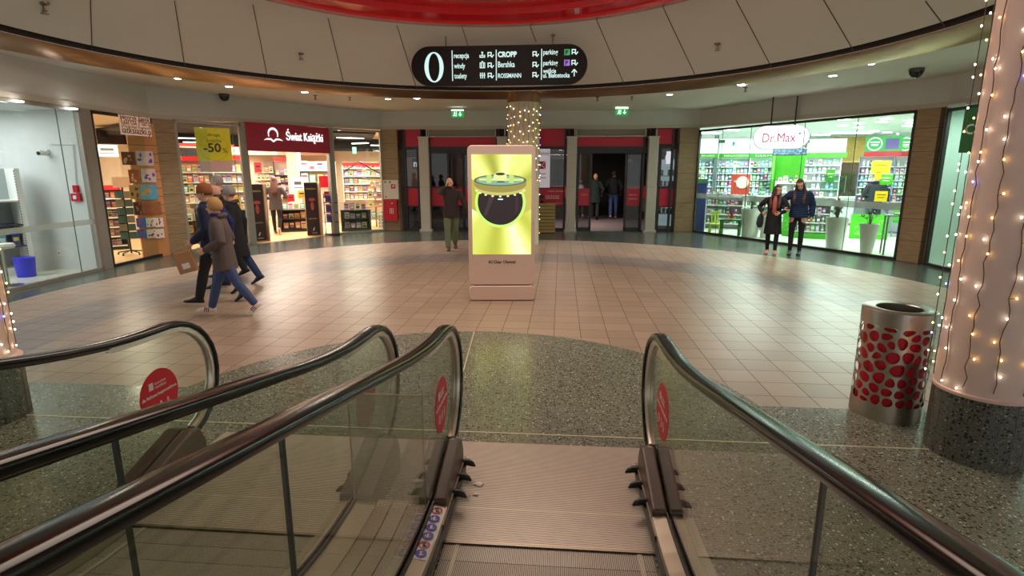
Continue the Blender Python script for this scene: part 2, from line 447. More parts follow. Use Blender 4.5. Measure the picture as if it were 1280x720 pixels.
for s0, s1 in (((113, 0), (115, 61)), ((218, 0), (231, 83)), ((316, 5), (334, 95)), ((410, 22), (430, 105)), ((496, 32), (520, 109)), ((578, 34), (602, 112)), ((661, 27), (670, 52)), ((742, 17), (780, 104)), ((825, 0), (870, 96)), ((920, 0), (965, 84)), ((1029, 0), (1067, 63)), ((1157, 0), (1182, 33))):
    p, q = cone_hit(*s0), cone_hit(*s1)
    if p is None or q is None: continue
    if math.hypot(p.x-RC.x, p.y-RC.y) < RR+0.02:
        pass
    n = 10; pts = []
    k = (ZR+0.06-4.02)/((R_IN-0.10)-(RR-0.2))
    for i in range(n+1):
        x = p.lerp(q, i/n); r = math.hypot(x.x-RC.x, x.y-RC.y)
        pts.append(Vector((x.x, x.y, 4.02+k*((R_IN-0.10)-r)-0.004)))
    struct('trim_6', MB().sweep(pts, [(-0.007, -0.004), (0.007, -0.004), (0.007, 0.004), (-0.007, 0.004)]), M_gap)
# red ring around the atrium opening
M_red = mat('glossy_red_lacquer', (214, 16, 30), 0.2, var=0.04, coat=0.6)
prof = [(RR, ZR+0.10), (RR, ZR-0.02), (RR-0.05, ZR-0.05), (RR-0.28, ZR-0.05), (RR-0.30, ZR), (RR-0.34, ZR+0.01), (RR-0.62, ZR+0.05), (RR-0.66, ZR+0.16), (RR-1.15, ZR+0.18), (RR-1.2, ZR+0.30), (RR-1.6, ZR+0.32), (RR-1.6, ZR+0.9), (RR-1.7, ZR+0.9)]
struct('trim_7', MB().lathe(prof, 128, RC), M_red, smooth=True)
struct('ceiling.002', MB().lathe([(RR-1.6, ZR+1.1), (0.01, ZR+1.1)], 64, RC), mat('atrium_ceiling', (240, 226, 205), 0.8))
struct('wall_atrium', MB().lathe([(RR-1.62, ZR+0.85), (RR-1.62, ZR+1.12)], 64, RC), mat('atrium_ceiling', (240, 226, 205), 0.8))
# ---- stone pillars between the bays
def stone():
    m, t, b = nt('travertine_cladding'); tc = N(t, 'ShaderNodeTexCoord')
    mp = N(t, 'ShaderNodeMapping'); mp.inputs['Scale'].default_value = (1.5, 1.5, 14); L(t, tc.outputs['Object'], mp.inputs[0])
    no = N(t, 'ShaderNodeTexNoise', i_Scale=2.5, i_Detail=6.0); L(t, mp.outputs[0], no.inputs['Vector'])
    r = ramp(t, [(0.3, srgb((138, 114, 84))), (0.7, srgb((164, 138, 104)))]); L(t, no.outputs['Fac'], r.inputs[0])
    sp = N(t, 'ShaderNodeSeparateXYZ'); L(t, tc.outputs['Object'], sp.inputs[0])
    d = N(t, 'ShaderNodeMath', operation='DIVIDE', i_1=0.47); L(t, sp.outputs[2], d.inputs[0])
    f = N(t, 'ShaderNodeMath', operation='FRACT'); L(t, d.outputs[0], f.inputs[0])
    g = N(t, 'ShaderNodeMath', operation='LESS_THAN', i_1=0.022); L(t, f.outputs[0], g.inputs[0])
    mx = N(t, 'ShaderNodeMix', data_type='RGBA'); L(t, g.outputs[0], mx.inputs[0]); L(t, r.outputs[0], mx.inputs[6]); mx.inputs[7].default_value = srgb((92, 74, 52))
    L(t, mx.outputs[2], b.inputs['Base Color']); b.inputs['Roughness'].default_value = 0.55
    return m
M_stone = stone()
def pillar(a, b_, name, d=0.35):
    p, q = offs([a, b_], -0.03), offs([a, b_], d)
    return struct(name, MB().prism([p[0], p[1], q[1], q[0]], 0, min(WZ[a], WZ[b_])), M_stone)
pillar('D', 'E', 'wall_pier'); pillar('J', 'K', 'wall_pier.001'); pillar('Lx', 'Mx', 'wall_pier.002'); pillar('Nx', 'Ox', 'wall_pier.003')
# dark metal edge strips beside each pier
def post(p, w, z, m, name, parent=None, z0=0.0, rz=0.0, d=None):
    return struct(name, MB().box((p[0], p[1], (z+z0)/2), (w, d or w, z-z0), rz), m, parent)
def window(n, a, b_, cuts=(), m=None, frame=M_alu, z=None, sill=0.06, fw=0.06, band=None):
    """one glazed bay between plan points a and b: glass pane with frame children"""
    pa, pb = Vector(a), Vector(b_); d = (pb-pa); ln = d.length; rz = math.atan2(d.y, d.x)
    zt = z
    w = struct('window_%d' % n, MB().box((ln/2, 0, (zt+sill)/2), (ln, 0.012, zt-sill)), m or M_glass)
    w.location = (pa.x, pa.y, 0); w.rotation_euler = (0, 0, rz)
    f = MB(); f.box((ln/2, 0, sill/2), (ln, 0.07, sill)).box((ln/2, 0, zt-fw/2), (ln, 0.07, fw))
    f.box((fw/2, 0, zt/2), (fw, 0.07, zt)).box((ln-fw/2, 0, zt/2), (fw, 0.07, zt))
    obj('window_frame', f, frame, w)
    for c in cuts: obj('glass_joint', MB().box((ln*c, -0.008, zt/2), (0.012, 0.012, zt-0.05)), mat('glass_edge', (70, 110, 100), 0.3), w)
    if band:
        obj('frosted_band', MB().box((ln/2, -0.009, band[1]), (ln-2*fw, 0.004, band[2])), band[0], w)
    return w
M_frost = glass('frosted_band', (200, 214, 205), 3.0, 1.6, 0.5)
def frost():
    m, t, b = nt('frosted_strip'); b.inputs['Base Color'].default_value = srgb((196, 210, 204)); b.inputs['Roughness'].default_value = 0.5
    tr = N(t, 'ShaderNodeBsdfTransparent'); mx = N(t, 'ShaderNodeMixShader', i_0=0.55)
    L(t, tr.outputs[0], mx.inputs[1]); L(t, b.outputs[0], mx.inputs[2]); L(t, mx.outputs[0], t.nodes['Material Output'].inputs['Surface'])
    return m
M_frost = frost()
def wp(k): return WP[k]
window(1, wp('A'), wp('B'), (0.55, 0.73, 0.93), z=3.12, band=(M_frost, 0.98, 0.10))
window(2, wp('C'), wp('D'), (), z=3.12, frame=M_dsteel)
window(3, wp('E'), wp('F'), (0.86,), z=3.15, frame=M_alu)
window(4, wp('I'), wp('J'), (), z=3.23)
window(5, wp('Mx'), wp('Nx'), (0.155, 0.32, 0.585, 0.80), z=3.22, band=(M_frost, 1.18, 0.16), frame=M_dsteel)
window(7, wp('Q'), wp('R'), (0.16,), z=3.18, frame=M_dsteel)
# wide grey jambs
M_jamb = mat('jamb_grey', (150, 144, 134), 0.5, 0.2)
def jamb(a, b_, name, m=M_jamb, d=0.12):
    p, q = offs([a, b_], -0.04), offs([a, b_], d)
    return struct(name, MB().prism([p[0], p[1], q[1], q[0]], 0, min(WZ[a], WZ[b_])), m)
jamb('B', 'C', 'trim_8'); jamb('F', 'G', 'trim_9'); jamb('H', 'I', 'trim_10')
# ================================================================ TRAVELATORS
SLOPE = math.tan(math.radians(11.5))
def prof_z(s, s0=-0.75, ease=0.5):
    """height gained along the ramp: flat to s0, eased into the slope"""
    x = -(s-s0)
    if x <= 0: return 0.0
    if x < ease: return SLOPE*x*x/(2*ease)
    return SLOPE*(x-ease/2)
M_rubber = mat('black_handrail_rubber', (14, 12, 13), 0.17, var=0.1, spec=0.4)
M_rail = mat('polished_rail_steel', (226, 212, 198), 0.28, 0.45, 0.05, 20)
M_cap = mat('brown_inlet_plastic', (84, 62, 55), 0.42, var=0.12, scale=14, bump=0.1)
M_deck = mat('champagne_deck_metal', (196, 180, 162), 0.34, 0.25, 0.05, 5)
M_skirt = mat('skirt_metal', (142, 130, 118), 0.35, 0.8, 0.07, 7)
M_sticker_red = mat('red_sticker', (214, 28, 54), 0.45, var=0.03)
M_ink = mat('pale_print', (240, 214, 214), 0.6)
M_landing = stripes('ribbed_landing_plate', (216, 202, 190), (112, 98, 90), 0.0125, 'Y', 0.40, 0.34, 0.2, bump=0.5)
M_pallet = stripes('ribbed_pallet', (184, 174, 164), (92, 84, 78), 0.0095, 'X', 0.4, 0.36, 0.2, bump=0.6)
S_FAR, S_NEAR = 0.10, -5.2
RAILZ = 0.985
def rail_path(x, dzr=0.0):
    """handrail centre line: from far below the camera along the ramp, over the newel and down to the inlet"""
    pts = []
    s = S_NEAR
    while s < -0.62:
        pts.append(Vector((x, s, RAILZ+prof_z(s, -0.35, 0.7)))); s += 0.16
    R = 0.39; cs, cz = -0.17, RAILZ-R
    for s in (-0.62, -0.5, -0.4, -0.3): pts.append(Vector((x, s, RAILZ+prof_z(s, -0.35, 0.7))))
    for i in range(0, 15):
        a = PI/2-(PI*1.05)*i/14
        pts.append(Vector((x, cs+R*1.08*math.cos(a), cz+R*math.sin(a))))
    for p in pts: p.z += dzr*min(1.0, max(0.0, (p.z-0.25)/0.5))*(0.45+0.55*min(1.0, max(0.0, (-p.y-0.1)/0.7)))
    return pts
HR = [(-0.036, -0.020), (-0.042, -0.008), (-0.042, 0.004), (-0.036, 0.013), (-0.024, 0.017), (0, 0.018), (0.024, 0.017), (0.036, 0.013), (0.042, 0.004), (0.042, -0.008), (0.036, -0.020), (0.02, -0.022), (-0.02, -0.022)]
def balustrade(t, x, inner, dzr=0.0):
    """glass, handrail, rail, inlet cap; inner = +1 when the tread lies on +x side"""
    path = rail_path(x, dzr)
    sd = Vector((1, 0, 0))
    hr = obj('handrail', MB().sweep(path, [(a, b) for a, b in HR], side=sd), M_rubber, t, smooth=True)
    inn = [p.copy() for p in path]
    c = Vector((x, -0.17, RAILZ-0.39))
    n = len(inn); cut = []
    for i, p in enumerate(inn):
        tg = (path[min(i+1, n-1)]-path[max(i-1, 0)]).normalized(); nn = sd.cross(tg)
        cut.append(p - nn*0.034)
    st = max(0, n-19)
    obj('guide_rail', MB().sweep(cut[st:-2], [(-0.026, -0.016), (-0.026, 0.018), (0.026, 0.018), (0.026, -0.016), (0.012, -0.022), (0.008, -0.012), (-0.008, -0.012), (-0.012, -0.022)], side=sd), M_rail, t, smooth=True)
    obj('guide_rail', MB().sweep(cut[:st+1], [(-0.012, 0.0), (-0.012, 0.016), (0.012, 0.016), (0.012, 0.0)], side=sd), M_dsteel, t)
    # glass panes following the rail, with upright joints
    top = [(p.y, p.z) for p in cut]
    joints = [-2.1, -3.5]
    edges = [S_NEAR]+sorted(joints)+[9]
    for g0, g1 in zip(edges, edges[1:]):
        out = [(y, z) for y, z in top if g0+0.004 <= y <= g1-0.004]
        if g1 > 5:
            base = [(-0.10, 0.14), (g0+0.004, 0.10+prof_z(g0))]
            out = [(g0+0.004, RAILZ-0.03+dzr+prof_z(g0, -0.35, 0.7))]+out
        else:
            base = [(g1-0.004, 0.10+prof_z(g1)), (g0+0.004, 0.10+prof_z(g0))]
            out = [(g0+0.004, RAILZ-0.03+dzr+prof_z(g0, -0.35, 0.7))]+out+[(g1-0.004, RAILZ-0.03+dzr+prof_z(g1, -0.35, 0.7))]
        pts = out+base
        M = Matrix(((0, 1, 0, x-0.005), (1, 0, 0, 0), (0, 0, 1, 0), (0, 0, 0, 1)))
        obj('glass_pane', MB().extr(pts, M, 0.010), M_bglass, t)
    for j in joints:
        zb_, zt_ = 0.10+prof_z(j), RAILZ-0.025+dzr+prof_z(j, -0.35, 0.7); obj('joint_gasket', MB().box((x, j, (zb_+zt_)/2), (0.013, 0.009, zt_-zb_)), mat('gasket', (58, 62, 60), 0.5), t)
    # brown inlet cap, two halves either side of the glass
    i0 = 0.095*inner
    for side, wdt in ((inner, 0.088), (-inner, 0.11)):
        out = [(-0.03, 0.0), (-0.03, 0.17), (-0.08, 0.275), (-0.15, 0.295), (-0.60, 0.165), (-0.60, 0.0)]
        a0, a1 = (x+0.0055*side, x+wdt*side)
        xa = min(a0, a1)
        M = Matrix(((0, 1, 0, xa), (1, 0, 0, 0), (0, 0, 1, 0), (0, 0, 0, 1)))
        obj('inlet_cap', MB().extr(out, M, wdt-0.008), M_cap, t, bevel=0.014)
    # decks: sloping metal covers either side of the glass from the cap towards the camera
    for side, wdt in ((inner, 0.088), (-inner, 0.13)):
        pts = [Vector((0, s_, 0.0)) for s_ in [-0.60-0.15*i for i in range(0, 31)]]
        m_ = MB(); rows = []
        for p in pts:
            z = 0.14+prof_z(p.y)
            xa, xb = x+0.008*side, x+wdt*side
            zb = (z-0.012); zl = prof_z(p.y)-0.25 if side == inner else -0.02
            rows.append([m_.bm.verts.new((xa, p.y, z)), m_.bm.verts.new((xb, p.y, zb)), m_.bm.verts.new((xb, p.y, zl)), m_.bm.verts.new((xa, p.y, zl))])
        for p, q in zip(rows, rows[1:]):
            for i in range(4): m_._f([p[i], p[(i+1) % 4], q[(i+1) % 4], q[i]])
        m_._f(rows[0][::-1]); m_._f(rows[-1])
        obj('deck_cover', m_, M_deck, t)
    # clamp strip (dark) hugging the glass
    for side in (1, -1):
        obj('clamp_strip', MB().sweep([Vector((x+0.013*side, s_, 0.147+prof_z(s_))) for s_ in [-0.60-0.15*i for i in range(0, 31)]], [(-0.005, -0.012), (0.005, -0.012), (0.005, 0.012), (-0.005, 0.012)], side=sd), M_black, t)
    # skirt brush with three deflector tips
    xs = x+inner*0.095
    obj('skirt_brush', MB().sweep([Vector((xs, s_, 0.075+prof_z(s_))) for s_ in [0.0, -0.2, -0.4, -0.7]+[-1.0-0.2*i for i in range(21)]], [(-0.012, -0.012), (0.012, -0.012), (0.012, 0.012), (-0.012, 0.012)], side=sd), M_black, t)
    # red round sticker inside the newel
    st_ = obj('round_sticker', MB().cyl((0, 0, 0), 0.165, 0.003, 40, M=Matrix.Rotation(PI/2*(-1), 4, 'X')), M_sticker_red, t)
    st_.location = (x+0.0075*inner, -0.30, 0.60); st_.rotation_euler = (0, 0, PI/2*(1 if inner > 0 else -1))
    return st_
def sticker_print(st_):
    """pictograms and the slogan on a round red sticker"""
    y = -0.0015
    lettering('slogan', 'dla Państwa bezpieczeństwa', 0.028, M_ink, st_, -0.15, 0.005, y, width=0.30, bold=0.0005, depth=0.002)
    lettering('mall_name', 'GALERIA', 0.02, M_ink, st_, -0.035, 0.075, y, width=0.1, depth=0.002)
    lettering('mall_name', 'WILEŃSKA', 0.02, M_ink, st_, -0.035, 0.050, y, width=0.1, depth=0.002)
    obj('mall_emblem', MB().box((-0.065, y, 0.075), (0.036, 0.002, 0.045)), M_ink, st_)
    for k, cx in enumerate((-0.07, 0.0, 0.06)):
        m_ = MB()
        if k == 0: m_.lathe([(0.021, 0), (0.026, 0), (0.026, 0.002), (0.021, 0.002), (0.021, 0)], 20, (cx, y, -0.065), Matrix.Rotation(PI/2, 4, 'X')); m_.box((cx, y, -0.065), (0.005, 0.002, 0.04), M=Matrix.Rotation(0.8, 4, 'Y'))
        else:
            m_.cyl((cx, y, -0.045), 0.008, 0.002, 12, M=Matrix.Rotation(PI/2, 4, 'X')); m_.box((cx, y, -0.066), (0.012, 0.002, 0.024)); m_.box((cx-0.006, y, -0.088), (0.005, 0.002, 0.02)); m_.box((cx+0.008, y, -0.086), (0.012, 0.002, 0.005)); m_.box((cx+0.016, y, -0.07), (0.004, 0.002, 0.02))
        obj('pictogram', m_, M_ink, st_)
def travelator(xc, half, label, dzs, name='moving_walkway'):
    t = thing(name, label, 'moving walkway')
    t.matrix_world = TM @ Matrix.Translation((xc, 0, 0))
    for sgn in (-1, 1):
        st_ = balustrade(t, sgn*half, -sgn, dzs[0 if sgn < 0 else 1])
        sticker_print(st_)
    w = half-0.095
    # landing plate (steel, ribbed across) with a joint, then comb and pallets
    lp = obj('landing_plate', MB().box((0, -0.015, 0.004), (2*w+0.30, 0.80, 0.008)), M_landing, t)
    lp.data.transform(Matrix.Translation((0, 0, 0)))
    obj('landing_plate', MB().box((0, -0.573, 0.004), (2*w, 0.306, 0.008)), M_landing, t)
    obj('plate_joint', MB().box((0, -0.418, 0.0055), (2*w, 0.008, 0.006)), M_brass, t)
    obj('comb_plate', MB().box((0, -0.735, 0.009), (2*w, 0.02, 0.006)), M_skirt, t)
    rows = []; m_ = MB()
    s = -0.74; i = 0
    while s > -5.2:
        rows.append((s, prof_z(s))); s -= 0.133
    for (sa, za), (sb, zb) in zip(rows, rows[1:]):
        m_.prism([(-w+0.006, sb), (w-0.006, sb), (w-0.006, sa-0.003), (-w+0.006, sa-0.003)], [zb-0.06, zb-0.06, za-0.06, za-0.06], [zb+0.002, zb+0.002, za+0.002, za+0.002])
    obj('pallet_band', m_, M_pallet, t)
    for sx in (-1, 1):
        obj('demarcation_line', MB().sweep([Vector((sx*(w-0.075), s_, z_+0.0045)) for s_, z_ in rows], [(-0.012, -0.001), (0.012, -0.001), (0.012, 0.001), (-0.012, 0.001)], side=Vector((1, 0, 0))), stripes('pale_ribs', (214, 204, 186), (110, 100, 90), 0.008, 'X', 0.4, 0.5, 0.3), t)
        obj('skirt_panel', MB().prism([(sx*w, 0.0), (sx*(w+0.008), 0.0), (sx*(w+0.008), -0.74), (sx*w, -0.74)], -0.05, 0.11), M_skirt, t)
        for k, s_ in enumerate((-0.07, -0.24, -0.42)):
            m2 = MB(); m2.tube([(sx*(w+0.01), s_, 0.10), (sx*(w-0.03), s_, 0.10), (sx*(w-0.055), s_-0.012, 0.096), (sx*(w-0.075), s_-0.022, 0.086)], [0.022, 0.022, 0.017, 0.005], 10)
            obj('brush_tip', m2, M_black, t, smooth=True)
    return t
t1 = travelator(-0.008, 0.648, 'right-hand moving walkway with empty pallets and glass sides in front of the camera', (0.07, 0.02))
t2 = travelator(-1.76, 0.66, 'left-hand moving walkway beyond the shared deck, partly hidden by black handrails', (0.04, 0.045))
# safety sticker strip on the deck of unit 1, left side
ss = MB()
for i in range(6):
    s0_, s1_ = -0.62-0.075*i, -0.62-0.075*(i+1); q0, q1 = prof_z(s0_), prof_z(s1_)
    ss.prism([(-0.640, s0_), (-0.566, s0_), (-0.566, s1_), (-0.640, s1_)], [0.136+q0, 0.125+q0, 0.125+q1, 0.136+q1], [0.1425+q0, 0.1335+q0, 0.1335+q1, 0.1425+q1])
sso = obj('safety_sticker', ss, mat('white_sticker', (232, 226, 232), 0.4), t1)
sso.location = (0.0, 0, 0.0)
M_blue = mat('sign_blue', (72, 68, 176), 0.4); M_sred = mat('sign_red', (200, 50, 60), 0.4)
for k in range(6):
    s_ = -0.66-0.074*k; red = k in (0, 4)
    z_ = 0.1405+prof_z(s_); x_ = -0.603
    m_ = MB()
    if red: m_.lathe([(0.022, 0), (0.029, 0), (0.029, 0.002), (0.022, 0.002), (0.022, 0)], 20, (x_, s_, z_)); m_.box((x_, s_, z_+0.001), (0.006, 0.05, 0.002), 0.7)
    else: m_.cyl((x_, s_, z_), 0.030, 0.002, 20)
    d_ = obj('pictogram_disc', m_, M_sred if red else M_blue, sso)
    m_ = MB(); m_.cyl((x_, s_+0.012, z_+0.0015), 0.006, 0.0015, 10).box((x_, s_-0.003, z_+0.0022), (0.010, 0.020, 0.0014)).box((x_+0.01, s_-0.008, z_+0.0022), (0.012, 0.006, 0.0014), 0.5)
    if k in (1, 3): m_.box((x_-0.012, s_, z_+0.0022), (0.006, 0.016, 0.0014))
    obj('pictogram', m_, M_ink if not red else M_black, d_)
# shared deck between the two units and the glass infill pane
dk = MB(); rows = []
xa, xb = -1.10+0.135, -0.655-0.135
sd_ = t1; DX = 0.008
xm = (xa+xb)/2
for (a, b_) in ((xa, xm-0.003), (xm+0.003, xb)):
    dk = MB()
    ss_ = [-0.55-0.15*i for i in range(0, 32)]
    for p, q in zip(ss_, ss_[1:]):
        za, zb = 0.118+prof_z(p), 0.118+prof_z(q)
        dk.prism([(a, p), (b_, p), (b_, q), (a, q)], -0.02, [za, za, zb, zb])
    obj('deck_plate', dk, M_deck, sd_)
obj('deck_nose', MB().prism([(xa, -0.55), (xb, -0.55), (xb-0.01, -0.42), (xa+0.01, -0.42)], 0.0, [0.118, 0.118, 0.02, 0.02]), M_cap, sd_)
def milky():
    m, t, b = nt('scuffed_glass'); b.inputs['Base Color'].default_value = srgb((206, 200, 176)); b.inputs['Roughness'].default_value = 0.25
    tr = N(t, 'ShaderNodeBsdfTransparent'); mx = N(t, 'ShaderNodeMixShader', i_0=0.30)
    L(t, tr.outputs[0], mx.inputs[1]); L(t, b.outputs[0], mx.inputs[2]); L(t, mx.outputs[0], t.nodes['Material Output'].inputs['Surface'])
    return m
tilt = Matrix.Rotation(0.0, 4, 'X')
gp_ = obj('glass_infill', MB().box((0, 0, 0.335), (0.40, 0.010, 0.67)), milky(), sd_); gp_.location = (xm, -0.62, 0.115)
obj('glass_edge', MB().box((0, 0, 0.672), (0.40, 0.012, 0.006)), mat('pane_edge', (190, 150, 130), 0.3), gp_)
obj('glass_edge', MB().box((0.202, 0, 0.335), (0.005, 0.012, 0.67)), mat('pane_edge', (190, 150, 130), 0.3), gp_)
obj('glass_edge', MB().box((-0.202, 0, 0.335), (0.005, 0.012, 0.67)), mat('pane_edge', (190, 150, 130), 0.3), gp_)
# crumpled paper bits lying on the landing plate
M_paper = mat('white_paper_scrap', (236, 230, 226), 0.8)
def scrap(u, v, r, label, seed):
    rnd = random.Random(seed); p = gp(u, v, 0.013)
    m_ = MB(); m_.ball((0, 0, 0), (r, r*0.7, 0.006), 9, 4)
    for vv in m_.bm.verts: vv.co.x += rnd.uniform(-r, r)*0.35; vv.co.y += rnd.uniform(-r, r)*0.3
    return tag(obj('paper_scrap', m_, M_paper), label, 'litter', None, p)
scrap(598, 605, 0.034, 'larger white paper scrap on the ribbed landing plate by the black brush tips', 3)
scrap(595, 618, 0.018, 'smaller round white paper scrap on the ribbed landing plate, nearer the camera', 5)
# ================================================================ THINGS IN THE HALL
# ---- digital advertising totem
M_tot = mat('totem_blush_lacquer', (232, 202, 186), 0.3, 0.15, 0.03, 3, coat=0.3)
kx, ky = -0.155, 8.27
kt = thing('advertising_totem', 'tall blush-pink rounded advertising screen totem on the tiles in the middle of the hall', 'advertising screen', (kx, ky+0.09, 0), 0.02)
def rrect(w, h, r, n=6, x0=0.0, z0=0.0):
    pts = []
    for cx, cz, a0 in ((w/2-r, h/2-r, 0), (-w/2+r, h/2-r, PI/2), (-w/2+r, -h/2+r, PI), (w/2-r, -h/2+r, 1.5*PI)):
        for i in range(n+1):
            a = a0+PI/2*i/n; pts.append((x0+cx+r*math.cos(a), z0+cz+r*math.sin(a)))
    return pts
I4 = Matrix.Identity(4)
def FR(y): return Matrix.Translation((0, y, 0))
obj('body', MB().extr(rrect(1.0, 2.07, 0.07, z0=1.285), FR(-0.09), 0.18), M_tot, kt, bevel=0.012, seg=3)
obj('base', MB().extr(rrect(1.0, 0.225, 0.05, z0=0.1225), FR(-0.10), 0.20), M_tot, kt, bevel=0.012, seg=3)
obj('neck', MB().box((0, 0, 0.245), (0.86, 0.12, 0.05)), M_black, kt)
def screen_mat():
    m, t, b = nt('advert_backdrop'); tc = N(t, 'ShaderNodeTexCoord')
    sp = N(t, 'ShaderNodeSeparateXYZ'); L(t, tc.outputs['Object'], sp.inputs[0])
    # fan of soft yellow-green beams radiating from the middle of the picture
    def M2(op, a, b_=None):
        n = N(t, 'ShaderNodeMath', operation=op)
        for i, x in enumerate((a, b_)):
            if x is None: continue
            if isinstance(x, (int, float)): n.inputs[i].default_value = x
            else: L(t, x, n.inputs[i])
        return n.outputs[0]
    ang = M2('ARCTAN2', sp.outputs[0], M2('SUBTRACT', sp.outputs[2], 1.62))
    wv = M2('SINE', M2('MULTIPLY', ang, 5.0)); wv2 = M2('SINE', M2('ADD', M2('MULTIPLY', ang, 9.0), 1.0))
    f = M2('ADD', 0.5, M2('ADD', M2('MULTIPLY', wv, 0.28), M2('MULTIPLY', wv2, 0.16)))
    r = ramp(t, [(0.0, srgb((150, 150, 40))), (0.35, srgb((200, 206, 84))), (0.7, srgb((232, 238, 132))), (1.0, srgb((255, 255, 205)))])
    L(t, f, r.inputs[0])
    b.inputs['Base Color'].default_value = (0.02, 0.02, 0.02, 1); L(t, r.outputs[0], b.inputs['Emission Color']); b.inputs['Emission Strength'].default_value = 1.05
    b.inputs['Roughness'].default_value = 0.1
    return m
scr = obj('screen', MB().extr([(-0.44, 0.72), (0.44, 0.72), (0.44, 2.19), (-0.44, 2.19)], FR(-0.094), 0.006), screen_mat(), kt)
Ydn = -0.0955
def flat(name, pts, col, e=1.0, y=Ydn, par=scr): return obj(name, MB().extr(pts, FR(y), 0.0008), glow('advert_'+name+str(col), col, e), par)
def ell(cx, cz, rx, rz, n=40, a0=0, a1=2*PI): return [(cx+rx*math.cos(a0+(a1-a0)*i/n), cz+rz*math.sin(a0+(a1-a0)*i/n)) for i in range(n + (0 if abs(a1-a0-2*PI) < 1e-6 else 1))]
cx, cz = -0.02, 1.50; DZ = 0.13
flat('picture_shade', [(-0.44, 1.40), (-0.30, 1.32), (-0.30, 1.74), (-0.44, 1.84)], (176, 170, 60)); flat('picture_shade', [(0.44, 1.84), (0.30, 1.74), (0.30, 1.32), (0.44, 1.40)], (190, 182, 84))
flat('picture_halo', ell(cx, cz, 0.375, 0.375), (196, 236, 110), 1.0, Ydn-0.001)
flat('picture_disc', ell(cx, cz, 0.335, 0.335), (34, 24, 28), 1.0, Ydn-0.002)
flat('picture_glint', [(-0.27, 1.32), (-0.23, 1.28), (-0.09, 1.62), (-0.15, 1.66)], (58, 44, 48), 1.0, Ydn-0.003); flat('picture_glint', [(0.20, 1.32), (0.25, 1.38), (0.24, 1.62), (0.20, 1.64)], (52, 38, 40), 1.0, Ydn-0.003)
flat('picture_light', [(-0.055, 1.535), (0.02, 1.535), (0.02, 1.552), (-0.055, 1.552)], (190, 220, 255), 1.4, Ydn-0.003)
flat('picture_drum', ell(cx, 1.73, 0.385, 0.13, 40, PI, 2*PI)+[(cx+0.385, 1.82), (cx-0.385, 1.82)], (150, 140, 70), 1.0, Ydn-0.004)
flat('picture_drum_edge', ell(cx, 1.762, 0.385, 0.12, 40, PI, 2*PI)+ell(cx, 1.73, 0.385, 0.13, 40, 2*PI, PI), (196, 186, 104), 1.0, Ydn-0.0045)
flat('picture_lid', ell(cx, 1.82, 0.385, 0.085), (92, 92, 70), 1.0, Ydn-0.005)
flat('picture_lid_top', ell(cx, 1.82, 0.355, 0.070), (128, 170, 150), 1.0, Ydn-0.0055)
flat('picture_bar', [(-0.33, 1.815), (0.32, 1.81), (0.32, 1.845), (-0.33, 1.85)], (206, 226, 120), 1.0, Ydn-0.006)
for bx_ in (-0.19, 0.14): flat('picture_block', [(bx_-0.03, 1.78), (bx_+0.04, 1.78), (bx_+0.04, 1.90), (bx_-0.03, 1.90)], (188, 214, 110), 1.0, Ydn-0.0065)
flat('picture_knob', [(-0.12, 1.84), (-0.06, 1.815), (0.03, 1.815), (0.08, 1.84), (0.07, 1.91), (0.03, 1.94), (-0.06, 1.94), (-0.11, 1.91)], (222, 228, 150), 1.0, Ydn-0.007)
flat('picture_knob_shade', [(-0.08, 1.78), (-0.05, 1.805), (0.02, 1.805), (0.06, 1.78), (0.02, 1.79), (-0.05, 1.79)], (40, 34, 20), 1.0, Ydn-0.0075); flat('picture_knob_shade', ell(-0.02, 1.91, 0.07, 0.02), (60, 52, 30), 1.0, Ydn-0.0075)
for k in range(9):
    a = PI+0.35+k*(PI-0.7)/8; flat('picture_tooth', ell(cx+0.375*math.cos(a), 1.715+0.13*math.sin(a), 0.02, 0.014, 10), (230, 240, 160), 1.0, Ydn-0.008)
M_totink = mat('totem_print', (40, 34, 60), 0.5)
lettering('brand_lettering', 'Clear Channel', 0.062, M_totink, kt, -0.125, 0.585, -0.0925, width=0.33, bold=0.001)
em = MB().box((-0.17, -0.0925, 0.605), (0.055, 0.003, 0.042)); obj('brand_emblem', em, M_totink, kt)
obj('brand_emblem', MB().box((-0.165, -0.0945, 0.612), (0.04, 0.002, 0.008), M=Matrix.Rotation(0.4, 4, 'Y')).box((-0.165, -0.0945, 0.598), (0.04, 0.002, 0.007), M=Matrix.Rotation(-0.4, 4, 'Y')), M_white, kt)
obj('service_lock', MB().cyl((0.47, -0.092, 1.18), 0.012, 0.004, 12, M=Matrix.Rotation(PI/2, 4, 'X')), M_steel, kt)

# ---- hanging wayfinding sign
SY = cone_hit(556, 39).y+0.02
sl = dp(513, 82, SY); sr_ = dp(733, 79, SY)
scx = (sl.x+sr_.x)/2; sw = (sr_.x-sl.x); sz = (dp(620, 58, SY).z + dp(620, 105.5, SY).z)/2; sh = dp(620, 57, SY).z-dp(620, 106, SY).z
sg = thing('hanging_direction_sign', 'long black pill-shaped direction sign with a big white 0 hanging from the ceiling', 'direction sign', (scx, SY, sz), -YAW)
def capsule(w, h, n=16):
    r = h/2; pts = []
    for cx_, a0 in ((w/2-r, -PI/2), (-w/2+r, PI/2)):
        for i in range(n+1):
            a = a0+PI*i/n; pts.append((cx_+r*math.cos(a), r*math.sin(a)))
    return pts
M_sblack = mat('sign_black_acrylic', (18, 13, 14), 0.5, var=0.02, spec=0.15)
M_slet = glow('sign_white_lettering', (206, 238, 232), 0.9)
obj('panel', MB().extr(capsule(sw, sh), FR(-0.05), 0.12), M_sblack, sg, bevel=0.006)
obj('rim', MB().extr(capsule(sw+0.03, sh+0.03), FR(-0.01), 0.06), mat('sign_silver_rim', (90, 86, 88), 0.4, 0.5), sg)
